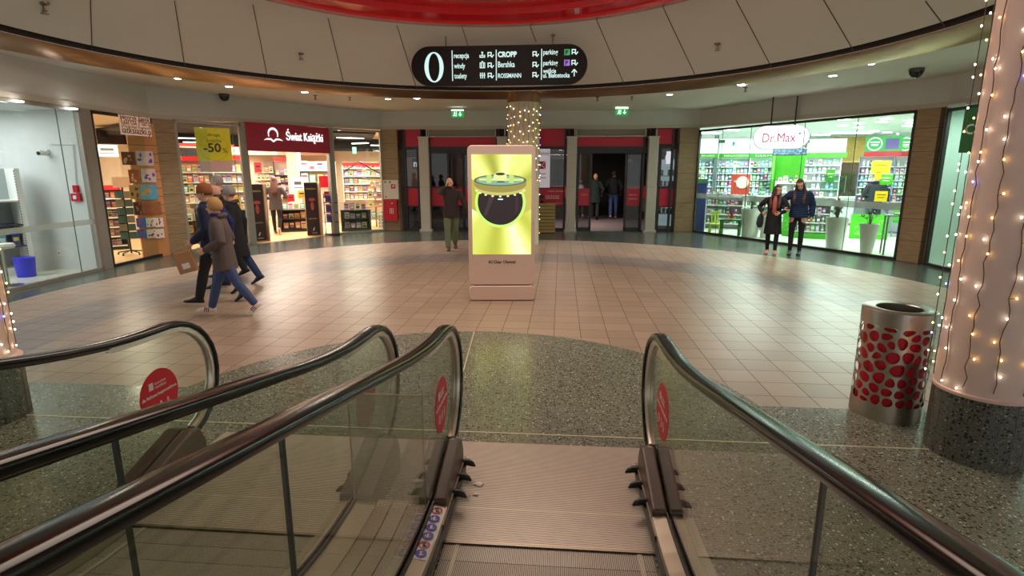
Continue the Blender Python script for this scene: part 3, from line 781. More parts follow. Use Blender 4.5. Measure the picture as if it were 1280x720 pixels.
for px in (556, 691):
    q = dp(px, 45, SY); lx = (q.x-scx)
    # rod up to the sloping ceiling
    kk = (ZR+0.06-4.02)/((R_IN-0.10)-(RR-0.2)); r_ = math.hypot(q.x-RC.x, SY-RC.y)
    zc = 4.02+kk*((R_IN-0.10)-r_) if r_ > RR else ZR-0.03
    zc = min(zc, ZR+0.03)
    obj('suspension_rod', MB().cyl((lx, 0.02, sh/2-0.02), 0.014, zc-sz-sh/2+0.04, 10).cyl((lx, 0.02, zc-sz-0.015), 0.05, 0.02, 16), mat('rod_grey', (110, 104, 100), 0.5), sg)
PX = sw/220.0   # metres per photo pixel on the sign face
def sx(u): return (u-623)*PX
def szz(v, u=623): return (81.5-v)*PX - 0.0
FY = -0.053
zo = MB(); n = 40
for i in range(n):
    a0, a1 = 2*PI*i/n, 2*PI*(i+1)/n
    def pt(a, k): return (sx(542)+(12.2*PX if k else 7.0*PX)*math.cos(a), (18.0*PX if k else 16.5*PX)*math.sin(a))
    zo.extr([pt(a0, 0), pt(a1, 0), pt(a1, 1), pt(a0, 1)], Matrix.Translation((0, FY-0.002, szz(83))), 0.003)
obj('zero', zo, M_slet, sg)
for u in (565.3, 620.7, 677): obj('divider', MB().box((sx(u), FY, szz(81.5)), (1.1*PX, 0.003, 36*PX)), M_slet, sg)
def swords(s, u, v, w, size, bold=0.0): lettering('lettering', s, size*PX, M_slet, sg, sx(u), szz(v), FY, width=w*PX, bold=bold*PX)
swords('recepcja', 567.5, 72.5, 19, 8.5, .15); swords('windy', 567.5, 84.5, 14, 8.5, .15); swords('toalety', 567.5, 96.5, 16, 8.5, .15)
swords('CROPP', 622.8, 72, 23.5, 8.5, .35); swords('Bershka', 622.8, 84, 21, 9.5, .15); swords('ROSSMANN', 622.8, 96.5, 29, 7.2, .15)
swords('parking', 679, 70, 18, 8, .15); swords('parking', 679, 82.5, 18, 8, .15); swords('wejście', 679, 91.5, 16, 7, .15); swords('ul. Białostocka', 679, 97, 33, 7.5, .15)
def arrow(u, v):
    m_ = MB(); X_, Z_ = sx(u), szz(v)
    a = PX
    m_.box((X_-2.6*a, FY, Z_+0.2*a), (1.2*a, 0.003, 5.8*a)).box((X_-0.6*a, FY, Z_+2.8*a), (5.2*a, 0.003, 1.2*a)).box((X_+1.4*a, FY, Z_+1.0*a), (1.2*a, 0.003, 4.4*a)).box((X_-0.2*a, FY, Z_-0.6*a), (4*a, 0.003, 1.0*a))
    m_.extr([(X_-0.8*a, Z_-0.4*a), (X_+2.4*a, Z_-3.4*a), (X_+5.0*a, Z_-0.2*a), (X_+4.0*a, Z_+0.5*a), (X_+2.4*a, Z_-1.6*a), (X_+0.3*a, Z_+0.3*a)], FR(FY-0.0015), 0.003)
    obj('arrow', m_, M_slet, sg)
for u in (613, 669): 
    for v in (69.5, 81.8, 93.8): arrow(u, v)
arrow(717, 67.7); arrow(717, 80.2)
m_ = MB(); X_, Z_ = sx(717.5), szz(92); a = PX
m_.box((X_, FY, Z_), (1.2*a, 0.003, 8*a)).box((X_-1.6*a, FY, Z_+2.4*a), (1.2*a, 0.003, 5*a), M=Matrix.Rotation(0.7, 4, 'Y')).box((X_+1.6*a, FY, Z_+2.4*a), (1.2*a, 0.003, 5*a), M=Matrix.Rotation(-0.7, 4, 'Y')); obj('arrow', m_, M_slet, sg)
for v, c in ((67.8, (40, 150, 90)), (80, (150, 100, 200))):
    q = obj('parking_symbol', MB().box((sx(708.3), FY, szz(v)), (7*PX, 0.003, 7*PX)), glow('p%d' % c[0], c, 0.9), sg)
    lettering('letter', 'P', 7*PX, M_sblack, q, sx(706.2), szz(v+2.6), FY-0.003, bold=0.2*PX)
for v, k in ((69.5, 0), (81.5, 1), (93.8, 2)):
    m_ = MB(); X_, Z_ = sx(603.3), szz(v); a = PX
    if k == 0: m_.box((X_, FY, Z_-2.4*a), (7*a, 0.003, 1.2*a)).box((X_-3*a, FY, Z_-1.2*a), (1*a, 0.003, 3*a)).box((X_+3*a, FY, Z_-1.2*a), (1*a, 0.003, 3*a)).box((X_, FY, Z_+0.6*a), (1*a, 0.003, 3.4*a)).cyl((X_, FY, Z_+2.8*a), 1.2*a, 0.003, 12, M=Matrix.Rotation(PI/2, 4, 'X')).box((X_, FY, Z_-0.4*a), (4*a, 0.003, 1*a))
    elif k == 1: m_.box((X_-3*a, FY, Z_), (0.8*a, 0.003, 6.4*a)).box((X_+3*a, FY, Z_), (0.8*a, 0.003, 6.4*a)).box((X_, FY, Z_-3*a), (6.4*a, 0.003, 0.8*a)).box((X_, FY, Z_+3*a), (6.4*a, 0.003, 0.8*a)).box((X_-1.4*a, FY, Z_-0.6*a), (1.3*a, 0.003, 3.8*a)).box((X_+1.4*a, FY, Z_-0.6*a), (1.3*a, 0.003, 3.8*a)).cyl((X_-1.4*a, FY, Z_+2*a), 0.7*a, 0.003, 10, M=Matrix.Rotation(PI/2, 4, 'X')).cyl((X_+1.4*a, FY, Z_+2*a), 0.7*a, 0.003, 10, M=Matrix.Rotation(PI/2, 4, 'X')).box((X_, FY, Z_+4.4*a), (2*a, 0.003, 1.2*a))
    else:
        for dx_ in (-2.4, 0, 2.4): m_.box((X_+dx_*a, FY, Z_-0.6*a), (1.1*a, 0.003, 5.2*a)).cyl((X_+dx_*a, FY, Z_+2.9*a), 0.8*a, 0.003, 10, M=Matrix.Rotation(PI/2, 4, 'X')).box((X_+dx_*a, FY, Z_+0.6*a), (2.2*a, 0.003, 0.9*a))
    obj('pictogram', m_, M_slet, sg)

# ---- recessed downlights in the soffit and the bronze band
M_lamp = glow('downlight_lens', (238, 236, 255), 22)
M_trimw = mat('downlight_trim', (206, 200, 190), 0.4)
def zband(r): return SOF+(3.945-SOF)*(R_OUT-r)/(R_OUT-R_IN)
def downlight(u, v, band, label, r=0.085):
    p = gp(u, v, SOF)
    if band:
        p = gp(u, v, 3.875)
        z = zband(math.hypot(p.x-RC.x, p.y-RC.y))
    else: z = SOF
    o = thing('ceiling_downlight', label, 'downlight', (p.x, p.y, z), 0)
    if band:
        dr = math.atan2(p.y-RC.y, p.x-RC.x); o.rotation_euler = (0, 0, dr)
        tl = Matrix.Rotation(math.atan((3.945-SOF)/(R_OUT-R_IN)), 4, 'Y')
    else: tl = Matrix.Identity(4)
    obj('trim_ring', MB().lathe([(r, 0.02), (r, -0.008), (r+0.018, -0.006), (r+0.02, 0.004)], 24, M=tl), M_trimw, o, smooth=True)
    obj('lens', MB().cyl((0, 0, -0.006), r, 0.006, 24, M=tl), M_lamp, o)
    l = bpy.data.lights.new('downlight_beam', 'SPOT'); l.energy = 95; l.spot_size = 1.7; l.spot_blend = 0.8; l.color = (1.0, 0.93, 0.84); l.shadow_soft_size = 0.08
    lo = bpy.data.objects.new('downlight_beam', l); COL.objects.link(lo); lo.location = (p.x, p.y, z-0.05)
for u, v, lb in ((31, 59, 'downlight in the bronze band, leftmost of all the ceiling lights'), (223, 94.5, 'downlight in the bronze band, above the bookshop window with the tall paper banner'),
                 (381, 112, 'downlight in the bronze band, straight above the bookshop sign'), (521, 120, 'downlight in the bronze band, just left of the column top'),
                 (786, 115, 'downlight in the bronze band, first to the right of the hanging sign'), (927, 102.5, 'downlight in the bronze band, above the pharmacy hanging sign'),
                 (1087, 76, 'downlight in the bronze band, the large one nearest the right column')):
    downlight(u, v, True, lb)
for u, v, lb in ((286, 108, 'small downlight in the pale soffit beside the left camera dome'), (485, 123.5, 'small downlight in the pale soffit above the stone pier by the fire cabinet'),
                 (837, 118, 'small downlight in the pale soffit near the right-hand exit sign'), (1041, 94.5, 'small downlight in the pale soffit above the middle of the pharmacy')):
    downlight(u, v, False, lb, 0.075)

# ---- dome cameras, sprinklers, exit signs
def dome(u, v, label):
    p = gp(u, v-4, SOF); p = p+(RC-p)*0.012; p.z = SOF; o = thing('security_camera', label, 'security camera', p)
    obj('housing', MB().cyl((0, 0, -0.06), 0.125, 0.06, 24), mat('camera_housing', (70, 66, 62), 0.5), o)
    obj('dome', MB().lathe([(0.115*math.cos(i*PI/12), -0.06-0.115*math.sin(i*PI/12)) for i in range(7)], 24), mat('camera_dome', (18, 17, 18), 0.12), o, smooth=True)
dome(278, 122, 'black dome camera under the soffit on the left, above the bookshop'); dome(1151, 90, 'black dome camera under the soffit on the right, above the pharmacy end')
M_spr = mat('sprinkler_metal', (120, 112, 102), 0.35, 0.8)
def sprinkler(u, v, z, label, s=1.0, up=0.0):
    if z is None:
        p = cone_hit(u, v-4)
    else: p = gp(u, v, z)
    o = thing('ceiling_sprinkler', label, 'sprinkler', p)
    obj('escutcheon', MB().lathe([(0.045*s, 0.015), (0.045*s, -0.006), (0.015*s, -0.02*s)], 18), M_spr, o)
    obj('head', MB().cyl((0, 0, -0.07*s), 0.012*s, 0.06*s, 10).cyl((0, 0, -0.085*s), 0.032*s, 0.006*s, 14).box((0, 0, -0.06*s), (0.05*s, 0.008*s, 0.008*s)), M_spr, o)
sprinkler(54, 8, None, 'sprinkler head in the beige ceiling panels at the far top left', 1.7)
sprinkler(376, 71, None, 'sprinkler head in the beige ceiling panels left of the hanging sign', 1.5)
sprinkler(897, 59, None, 'sprinkler head in the beige ceiling panels right of the hanging sign', 1.5)
sprinkler(394, 119, SOF, 'sprinkler head under the soffit above the bookshop sign', 1.3)
sprinkler(747, 121, SOF, 'sprinkler head under the soffit above the sliding doors, left of the exit sign', 1.3)
sprinkler(932, 109, SOF, 'sprinkler head under the soffit above the pharmacy hanging sign', 1.3)
sprinkler(437, 121.5, SOF, 'small sprinkler disc under the soffit left of the stone pier', 1.0)
sprinkler(790, 121, SOF, 'small sprinkler disc under the soffit just right of the exit sign', 1.0)
M_exit = glow('exit_green', (16, 150, 62), 1.0); M_exw = glow('exit_pale', (226, 255, 232), 1.6)
def exitsign(u, v, label):
    Y = 17.3; p = dp(u, v, Y)
    o = thing('exit_sign', label, 'exit sign', (p.x, Y, p.z))
    obj('lightbox', MB().box((0, 0, 0), (0.37, 0.07, 0.20)), M_exit, o, bevel=0.008)
    obj('lamp_strip', MB().box((0, -0.01, 0.107), (0.37, 0.09, 0.03)), glow('exit_lamp', (236, 255, 238), 2.6), o)
    obj('cable', MB().cyl((0, 0, 0.12), 0.006, SOF-p.z-0.12, 8), M_dsteel, o)
    m_ = MB(); y = -0.037
    m_.cyl((-0.085, y, 0.05), 0.014, 0.003, 12, M=Matrix.Rotation(PI/2, 4, 'X')).box((-0.09, y, 0.01), (0.03, 0.003, 0.055), M=Matrix.Rotation(0.3, 4, 'Y')).box((-0.11, y, -0.04), (0.02, 0.003, 0.06), M=Matrix.Rotation(0.7, 4, 'Y')).box((-0.07, y, -0.04), (0.02, 0.003, 0.06), M=Matrix.Rotation(-0.5, 4, 'Y')).box((-0.065, y, 0.02), (0.05, 0.003, 0.012)).box((-0.03, y, 0.0), (0.012, 0.003, 0.14))
    obj('running_figure', m_, M_exw, o)
    m_ = MB(); m_.box((0.08, y, 0.02), (0.022, 0.003, 0.09)); m_.extr([(0.03, -0.01), (0.08, -0.07), (0.13, -0.01), (0.12, 0.0), (0.08, -0.035), (0.04, 0.0)], FR(y), 0.003)
    obj('arrow', m_, M_exw, o)
exitsign(572, 142.5, 'green emergency exit sign hanging left of the lit column'); exitsign(777, 140, 'green emergency exit sign hanging right of the lit column')

# ---- columns with fairy lights
M_colpink = mat('blush_column_paint', (226, 196, 186), 0.55, var=0.02)
M_tbase = terrazzo('dark_terrazzo_plinth', (92, 92, 86), (26, 26, 26), (168, 164, 150), 44.0, 0.3)
def column(cx_, cy_, r, rb, zt, label, base=True, colm=None, cap=False):
    o = thing('round_column', label, 'column', (cx_, cy_, 0))
    z0 = 0.50 if base else 0.0
    obj('shaft', MB().cyl((0, 0, z0), r, zt-z0, 48), colm or M_colpink, o, smooth=True)
    if base:
        obj('plinth', MB().cyl((0, 0, 0), rb, 0.47, 48), M_tbase, o, smooth=True)
        sj = MB()
        for i in range(20):
            a = 2*PI*i/20; sj.box(((rb+0.0005)*math.cos(a), (rb+0.0005)*math.sin(a), 0.235), (0.003, 0.003, 0.47), a)
        obj('plinth_joint', sj, mat('plinth_joint_grey', (112, 106, 96), 0.6), o)
        obj('plinth_lip', MB().lathe([(rb-0.01, 0.465), (rb+0.006, 0.47), (rb+0.008, 0.49), (rb-0.01, 0.505), (r-0.01, 0.51)], 48), mat('lip_pink', (226, 190, 178), 0.5), o, smooth=True)
    if cap: obj('bronze_collar', MB().lathe([(r+0.02, zt), (r+0.02, zt-0.24), (r-0.01, zt-0.24)], 48), M_bronze, o, smooth=True)
    return o
RCX, RCY, RCR = 3.27, 3.60, 0.28
column(RCX, RCY, RCR, 0.283, 4.3, 'pink round column with a terrazzo plinth and fairy lights beside the steel bin')
LCX, LCY = -4.26, 4.14
column(LCX, LCY, 0.27, 0.30, 4.3, 'pink round column at the left edge of the photo, behind the black handrails')
CCX, CCY, CCR = 0.31, 15.15, 0.42
column(CCX, CCY, CCR, 0.42, SOF+0.1, 'cream round column under the bronze band, behind the advertising totem', base=False, colm=mat('cream_column_paint', (222, 208, 178), 0.55), cap=True)
# fairy light strings: a cord with its bulbs as parts
M_cord = mat('fairy_cord', (84, 62, 46), 0.6)
M_warm = glow('bulb_warm', (255, 206, 110), 10); M_cool = glow('bulb_white', (255, 246, 214), 12); M_bluel = glow('bulb_blue', (120, 120, 255), 12)
bulb_me = {}
def bulb_mesh(m, r):
    k = (m.name, r)
    if k not in bulb_me: bulb_me[k] = MB().ball((0, 0, 0), (r, r, r*1.3), 8, 5).mesh('bulb', m, True)
    return bulb_me[k]
def fairy(cx_, cy_, r, ang, z0, z1, label, group, rnd, rb=0.006, spacing=0.14, wob=0.03, dash=True):
    """vertical string at compass angle ang on a column of radius r"""
    pts = []; z = z1
    a = ang
    while z > z0:
        pts.append((a+rnd.uniform(-wob, wob)/r*0.5, z)); z -= 0.07
    P3 = [Vector((cx_+(r+0.012)*math.cos(aa), cy_+(r+0.012)*math.sin(aa), zz)) for aa, zz in pts]
    t = tag(obj('fairy_light_string', MB().tube(P3, 0.0030, 5), M_cord), label, 'fairy lights', group)
    nxt = z1-rnd.uniform(0.02, spacing)
    while nxt > z0:
        i = min(range(len(pts)), key=lambda j: abs(pts[j][1]-nxt)); aa, zz = pts[i]
        da = rnd.uniform(-0.035, 0.035)
        q = Vector((cx_+(r+0.02)*math.cos(aa+da/r), cy_+(r+0.02)*math.sin(aa+da/r), zz+rnd.uniform(-.02, .02)))
        mm = rnd.choices([M_warm, M_cool, M_bluel], [0.5, 0.46, 0.04])[0]
        b_ = bpy.data.objects.new('bulb', bulb_mesh(mm, rb)); COL.objects.link(b_); b_.parent = t; b_.location = q
        if dash and rnd.random() < 0.5:
            obj('twig', MB().tube([P3[i], q], 0.0018, 4), M_cord, t)
        nxt -= spacing*rnd.uniform(0.6, 1.4)
    return t
rnd = random.Random(11)
base_a = math.atan2(-RCY, -RCX)      # direction from the column towards the camera
for k, (off, lab) in enumerate(((-1.50, 'hanging clear left of the pink column by the bin'), (-1.30, 'on the left outline of the pink column by the bin'), (-0.88, 'left part of the pink column by the bin'),
                 (-0.36, 'on the pink column by the bin, left of its middle'), (0.16, 'on the pink column by the bin, right of its middle'), (0.75, 'on the pink column by the bin, nearest the frame edge'))):
    fairy(RCX, RCY, RCR+(0.035 if k == 0 else 0.0), base_a-off*-1 if False else base_a+off*-1*-1, 0.50, 3.9, 'string of warm fairy lights '+lab, None, rnd, 0.0055, 0.15, 0.025)
base_b = math.atan2(-LCY, -LCX)
for off, lab in ((1.25, 'hugging the right outline of the left-edge column'), (0.95, 'just inside the right outline of the left-edge column'), (0.55, 'on the front of the left-edge column, right part'), (0.15, 'on the front of the left-edge column, near the frame edge')):
    fairy(LCX, LCY, 0.27, base_b+off, 0.50, 2.6, 'string of warm fairy lights '+lab, None, rnd, 0.006, 0.12, 0.02)
base_c = math.atan2(-CCY, -CCX)
for k in range(11):
    off = -1.5+3.0*k/10
    fairy(CCX, CCY, CCR, base_c+off, 0.1 if k in (0, 1, 10) else 1.7, 3.66, 'string of fairy lights draped down the cream column behind the totem', 'fairy light strings on the cream column', rnd, 0.0065, 0.26, 0.03, dash=False)

# ---- perforated litter bin: pebble-shaped holes cut in a steel shell over a red liner
def litter_bin(loc):
    o = thing('litter_bin', 'round brushed-steel litter bin with pebble-shaped red openings beside the pink column', 'litter bin', loc, math.atan2(-loc[1], -loc[0]))
    R, z0, z1 = 0.252, 0.125, 0.775
    W_, H_ = 2*PI*R, z1-z0
    rn = random.Random(4); pts = []
    tries = 0
    while tries < 6000 and len(pts) < 128:
        p = (rn.uniform(0, W_), rn.uniform(0.005, H_-0.005)); tries += 1
        if all(math.hypot(min(abs(p[0]-q[0]), W_-abs(p[0]-q[0])), p[1]-q[1]) > 0.074*(0.70+0.55*rn.random()) for q in pts): pts.append(p)
    ext = [(x+k*W_, y) for x, y in pts for k in (-1, 0, 1)]
    bmh = MB()
    def clip(poly, mx_, my_, nx_, ny_):
        out = []
        for i in range(len(poly)):
            a, b_ = poly[i], poly[(i+1) % len(poly)]
            da = (a[0]-mx_)*nx_+(a[1]-my_)*ny_; db = (b_[0]-mx_)*nx_+(b_[1]-my_)*ny_
            if da <= 0: out.append(a)
            if (da < 0 < db) or (db < 0 < da): t_ = da/(da-db); out.append((a[0]+(b_[0]-a[0])*t_, a[1]+(b_[1]-a[1])*t_))
        return out
    def raydist(poly, c, an):
        dx, dy = math.cos(an), math.sin(an); best = 1e9
        for i in range(len(poly)):
            a, b_ = poly[i], poly[(i+1) % len(poly)]; ex, ey = b_[0]-a[0], b_[1]-a[1]
            den = dx*ey-dy*ex
            if abs(den) < 1e-12: continue
            t_ = ((a[0]-c[0])*ey-(a[1]-c[1])*ex)/den; u_ = ((a[0]-c[0])*dy-(a[1]-c[1])*dx)/den
            if t_ > 0 and -1e-6 <= u_ <= 1+1e-6: best = min(best, t_)
        return best
    def wrap(x, y): a = x/R; return (R*math.cos(a), R*math.sin(a), z0+y)
    for c in pts:
        poly = [(c[0]-0.2, 0), (c[0]+0.2, 0), (c[0]+0.2, H_), (c[0]-0.2, H_)]
        for q in ext:
            if q == c: continue
            if math.hypot(q[0]-c[0], q[1]-c[1]) > 0.4: continue
            poly = clip(poly, (c[0]+q[0])/2, (c[1]+q[1])/2, q[0]-c[0], q[1]-c[1])
        K = 28
        angs = sorted([2*PI*i/K for i in range(K)]+[math.atan2(p[1]-c[1], p[0]-c[0]) % (2*PI) for p in poly])
        outer = [raydist(poly, c, a) for a in angs]
        n_ = len(angs)
        # smoothed radius for the hole
        rr = [max(0.006, min(outer[(i+j) % n_] for j in (-2, -1, 0, 1, 2))-0.0075) for i in range(n_)]
        for _ in range(7): rr = [(rr[i-1]+2*rr[i]+rr[(i+1) % n_])/4 for i in range(n_)]
        rr = [min(a, b_-0.004) for a, b_ in zip(rr, outer)]
        vo = [bmh.bm.verts.new(wrap(c[0]+d*math.cos(a), c[1]+d*math.sin(a))) for a, d in zip(angs, outer)]
        vi = [bmh.bm.verts.new(wrap(c[0]+d*math.cos(a), c[1]+d*math.sin(a))) for a, d in zip(angs, rr)]
        for i in range(n_): bmh._f([vo[i], vo[(i+1) % n_], vi[(i+1) % n_], vi[i]])
    bmesh.ops.remove_doubles(bmh.bm, verts=bmh.bm.verts[:], dist=0.0004)
    sh_ = obj('perforated_shell', bmh, M_steel, o); md = sh_.modifiers.new('thick', 'SOLIDIFY'); md.thickness = 0.003; md.offset = -1
    obj('foot_band', MB().lathe([(R-0.01, 0.0), (R+0.002, 0.0), (R+0.002, z0), (R-0.004, z0)], 64), M_steel, o, smooth=True)
    obj('rim_band', MB().lathe([(R-0.004, z1), (R+0.002, z1), (R+0.003, 0.885), (R-0.004, 0.89), (0.165, 0.89), (0.160, 0.885), (0.160, 0.82)], 64), M_steel, o, smooth=True)
    obj('liner', MB().lathe([(R-0.03, 0.05), (R-0.03, 0.83)], 64), mat('red_liner', (206, 14, 40), 0.5), o, smooth=True)
    obj('inner_bucket', MB().lathe([(0.162, 0.875), (0.160, 0.35), (0.001, 0.35)], 40), mat('bucket_dark', (40, 22, 22), 0.6), o, smooth=True)
    return o
litter_bin((3.085, 4.265, 0))
# ================================================================ DOOR SECTION
def face(x, y): return -math.atan2(x, y)
DK, DL = Vector(WP['K']), Vector(WP['Lx']); dd = (DL-DK); DLEN = dd.length; DRZ = math.atan2(dd.y, dd.x)
DM = Matrix.Translation((DK.x, DK.y, 0)) @ Matrix.Rotation(DRZ, 4, 'Z')
def du(u, v=289):
    """distance along the door wall for a photo column u"""
    d = ray(u, v); n = Vector((-dd.y, dd.x)).normalized()
    t = (DK.dot(n))/(d.x*n.x+d.y*n.y); p = Vector((d.x*t, d.y*t)); return (p-DK).dot(dd.normalized())
def dz(v): return EYE+ray(650, v).z*18.3/ray(650, v).y
M_redp = mat('crimson_panel', (200, 16, 48), 0.35, var=0.05)
M_dframe = mat('door_frame_dark', (58, 56, 58), 0.4, 0.5)
M_pale = mat('pale_metal_column', (196, 190, 176), 0.45, 0.2, 0.04)
def dstruct(name, mb, m, parent=None):
    o = struct(name, mb, m, parent)
    if parent is None: o.matrix_world = DM
    return o
ZT = 3.27
# crimson panels over the doors, split at the piers
for n, (u0, u1) in enumerate(((505, 526), (536, 621), (634, 707), (719, 806), (819, 842))):
    a, b_ = du(u0, 175), du(u1, 175)
    dstruct('wall_red_panel', MB().box(((a+b_)/2, 0.10, (ZT+dz(183))/2), (b_-a, 0.06, ZT-dz(183))), M_redp)
    for x_ in (a, b_): dstruct('trim_11', MB().box((x_, 0.07, ZT/2), (0.06, 0.10, ZT)), M_dframe)
    dstruct('trim_12', MB().box(((a+b_)/2, 0.07, dz(184.5)), (b_-a, 0.09, 0.07)), M_dframe)
dstruct('wall_gap', MB().box((DLEN/2, 0.24, ZT-0.3), (DLEN, 0.04, 0.7)), mat('dark_red_backing', (90, 14, 26), 0.6))
# louvred grilles
for k, (u0, u1) in enumerate(((535, 620), (720, 808))):
    a, b_ = du(u0, 166), du(u1, 166); z0, z1 = dz(171.2), dz(160.5)
    o = thing('air_grille', ('left' if k == 0 else 'right')+'-hand beige louvred air grille above the entrance doors', 'ventilation grille'); o.matrix_world = DM @ Matrix.Translation(((a+b_)/2, 0.03, (z0+z1)/2))
    w_, h_ = b_-a, z1-z0
    obj('grille_frame', MB().box((0, -0.03, h_/2-0.02), (w_, 0.10, 0.04)).box((0, -0.03, -h_/2+0.02), (w_, 0.10, 0.04)).box((-w_/2+0.02, -0.03, 0), (0.04, 0.10, h_)).box((w_/2-0.02, -0.03, 0), (0.04, 0.10, h_)), M_lip, o)
    sl_ = MB()
    for i in range(6): sl_.box((0, -0.01, -h_/2+0.06+i*(h_-0.1)/6), (w_-0.08, 0.05, 0.008), M=Matrix.Rotation(-0.6, 4, 'X'))
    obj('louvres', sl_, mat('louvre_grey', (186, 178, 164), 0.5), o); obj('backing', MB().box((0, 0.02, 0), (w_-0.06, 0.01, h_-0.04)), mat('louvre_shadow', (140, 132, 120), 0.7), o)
# pale box columns and the paired pipes over them
for k, (u, lb) in enumerate(((533.5, 'pale square metal column left of the man on the phone, by the entrance'), (628, 'pale square metal column mostly hidden behind the advertising totem'), (712.5, 'pale square metal column between the mall notice and the open sliding doors'), (810.5, 'pale square metal column right of the open sliding doors'))):
    x_ = du(u, 280 if k != 3 else 290); h_ = dz(171)
    o = thing('square_column', lb, 'column'); o.matrix_world = DM @ Matrix.Translation((x_, -0.06, 0))
    obj('shaft', MB().box((0, 0, h_/2), (0.31, 0.24, h_)), M_pale, o, bevel=0.012)
    obj('foot', MB().box((0, -0.01, 0.035), (0.40, 0.30, 0.07)), M_pale, o); obj('cap', MB().box((0, 0, h_-0.02), (0.35, 0.27, 0.05)), M_pale, o)
    obj('joint', MB().box((0, -0.122, 1.45), (0.31, 0.004, 0.012)), M_alu, o)
    for sx_ in (-0.09, 0.09): obj('pipe', MB().cyl((sx_, 0.02, h_), 0.022, ZT-h_, 10), M_dsteel if sx_ < 0 else M_pale, o)
# glazed panels: each a window with a crimson band
def glazed(n, u0, u1, band=True, zb=(dz(257.5), dz(235.5))):
    a, b_ = du(u0), du(u1); zt = dz(186)
    w_ = dstruct('window_%d' % n, MB().box(((a+b_)/2, 0.10, zt/2+0.03), (b_-a, 0.012, zt-0.08)), M_dglass)
    f = MB()
    for x_ in (a+0.035, b_-0.035): f.box((x_, 0.10, zt/2), (0.07, 0.08, zt))
    f.box(((a+b_)/2, 0.10, 0.05), (b_-a, 0.08, 0.10)).box(((a+b_)/2, 0.10, zb[1]+0.03), (b_-a, 0.08, 0.06)).box(((a+b_)/2, 0.10, zb[0]-0.02), (b_-a, 0.08, 0.04))
    obj('window_frame', f, M_dframe, w_)
    if band: obj('crimson_band', MB().box(((a+b_)/2, 0.09, (zb[0]+zb[1])/2), (b_-a-0.1, 0.02, zb[1]-zb[0])), M_redp, w_)
    return w_
glazed(10, 505, 526); gm = glazed(11, 636, 706); glazed(12, 820, 842); glazed(13, 537, 563); glazed(14, 596, 621)
# mall notice on the middle glazing
o = thing('mall_notice', 'white mall notice with a pink emblem behind the glass, beside the fairy lights', 'notice')
a, b_ = du(668, 210), du(687.5, 210); z0, z1 = dz(234.5), dz(186)
o.matrix_world = DM @ Matrix.Translation(((a+b_)/2, 0.02, (z0+z1)/2)); w_, h_ = b_-a, z1-z0
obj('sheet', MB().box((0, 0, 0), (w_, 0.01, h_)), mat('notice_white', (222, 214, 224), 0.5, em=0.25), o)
obj('emblem', MB().box((-0.02, -0.008, 0.10), (0.26, 0.006, 0.24)), mat('emblem_pink', (206, 30, 96), 0.5), o)
obj('emblem_cross', MB().box((-0.02, -0.013, 0.10), (0.30, 0.004, 0.03), M=Matrix.Rotation(0.75, 4, 'Y')).box((-0.02, -0.013, 0.10), (0.30, 0.004, 0.03), M=Matrix.Rotation(-0.75, 4, 'Y')), M_white, o)
lettering('lettering', 'Białostocka', 0.17, mat('notice_grey', (120, 116, 128), 0.6), o, -w_/2+0.02, 0.42, -0.012, width=w_*1.0)
for k in range(2): obj('pink_line', MB().box((-0.02, -0.008, -0.17-0.13*k), (0.30, 0.004, 0.03)).box((-0.02, -0.012, -0.17-0.13*k), (0.28, 0.004, 0.012)), mat('pale_pink', (226, 160, 190), 0.5), o)
# house rules printed on the crimson band
bx0, bx1 = du(672), du(704); zc = (dz(257.5)+dz(235.5))/2
for k in range(4):
    x_ = bx0+0.30+(bx1-bx0-0.45)*k/3.4
    m_ = MB().box((x_, 0.075, zc), (0.09, 0.006, 0.11)); obj('pictogram', m_, M_ink, gm)
    obj('pictogram_detail', MB().box((x_, 0.071, zc+0.01), (0.05, 0.004, 0.05)).box((x_, 0.071, zc-0.035), (0.05, 0.004, 0.015)), M_redp, gm)
lettering('lettering', 'UWAGA  REGULAMIN', 0.055, M_ink, gm, bx0+0.32, zc+0.17, 0.074, width=0.6); lettering('lettering', 'WSTĘP WZBRONIONY', 0.055, M_ink, gm, bx0+0.28, zc-0.22, 0.074, width=0.7)
# sliding doors (right-hand entrance open, left-hand entrance closed behind the man)
def leaf(n, u0, u1, y_=0.16, text=None):
    a, b_ = du(u0), du(u1); zt = dz(190)
    d_ = dstruct('door_%d' % n, MB().box(((a+b_)/2, y_, zt/2+0.03), (b_-a, 0.014, zt-0.08)), M_dglass)
    f = MB()
    for x_ in (a+0.035, b_-0.035): f.box((x_, y_, zt/2), (0.07, 0.06, zt))
    f.box(((a+b_)/2, y_, 0.06), (b_-a, 0.06, 0.12)).box(((a+b_)/2, y_, zt-0.04), (b_-a, 0.06, 0.08))
    obj('door_frame', f, M_dframe, d_)
    bd = obj('crimson_band', MB().box(((a+b_)/2, y_-0.012, (dz(257)+dz(236))/2), (b_-a-0.12, 0.01, dz(236)-dz(257))), M_redp, d_)
    if text:
        for i, s_ in enumerate(text): lettering('lettering', s_, 0.07, M_ink, bd, a+0.14, (dz(257)+dz(236))/2+0.06-0.13*i, y_-0.02, width=min(0.28, b_-a-0.26))
    return d_
leaf(1, 720, 738.5, text=('wejście',)); leaf(2, 779.5, 801, text=('zapra-', 'szamy')); leaf(3, 564, 582); leaf(4, 578, 597)
for (u0, u1) in ((719, 806), (536, 621)):
    a, b_ = du(u0), du(u1)
    dstruct('trim_13', MB().box(((a+b_)/2, 0.14, dz(188)), (b_-a, 0.16, dz(184.5)-dz(191.5))), M_dframe)
    dstruct('trim_14', MB().box(((a+b_)/2, 0.055, dz(186)), (0.12, 0.05, 0.05)), M_black)
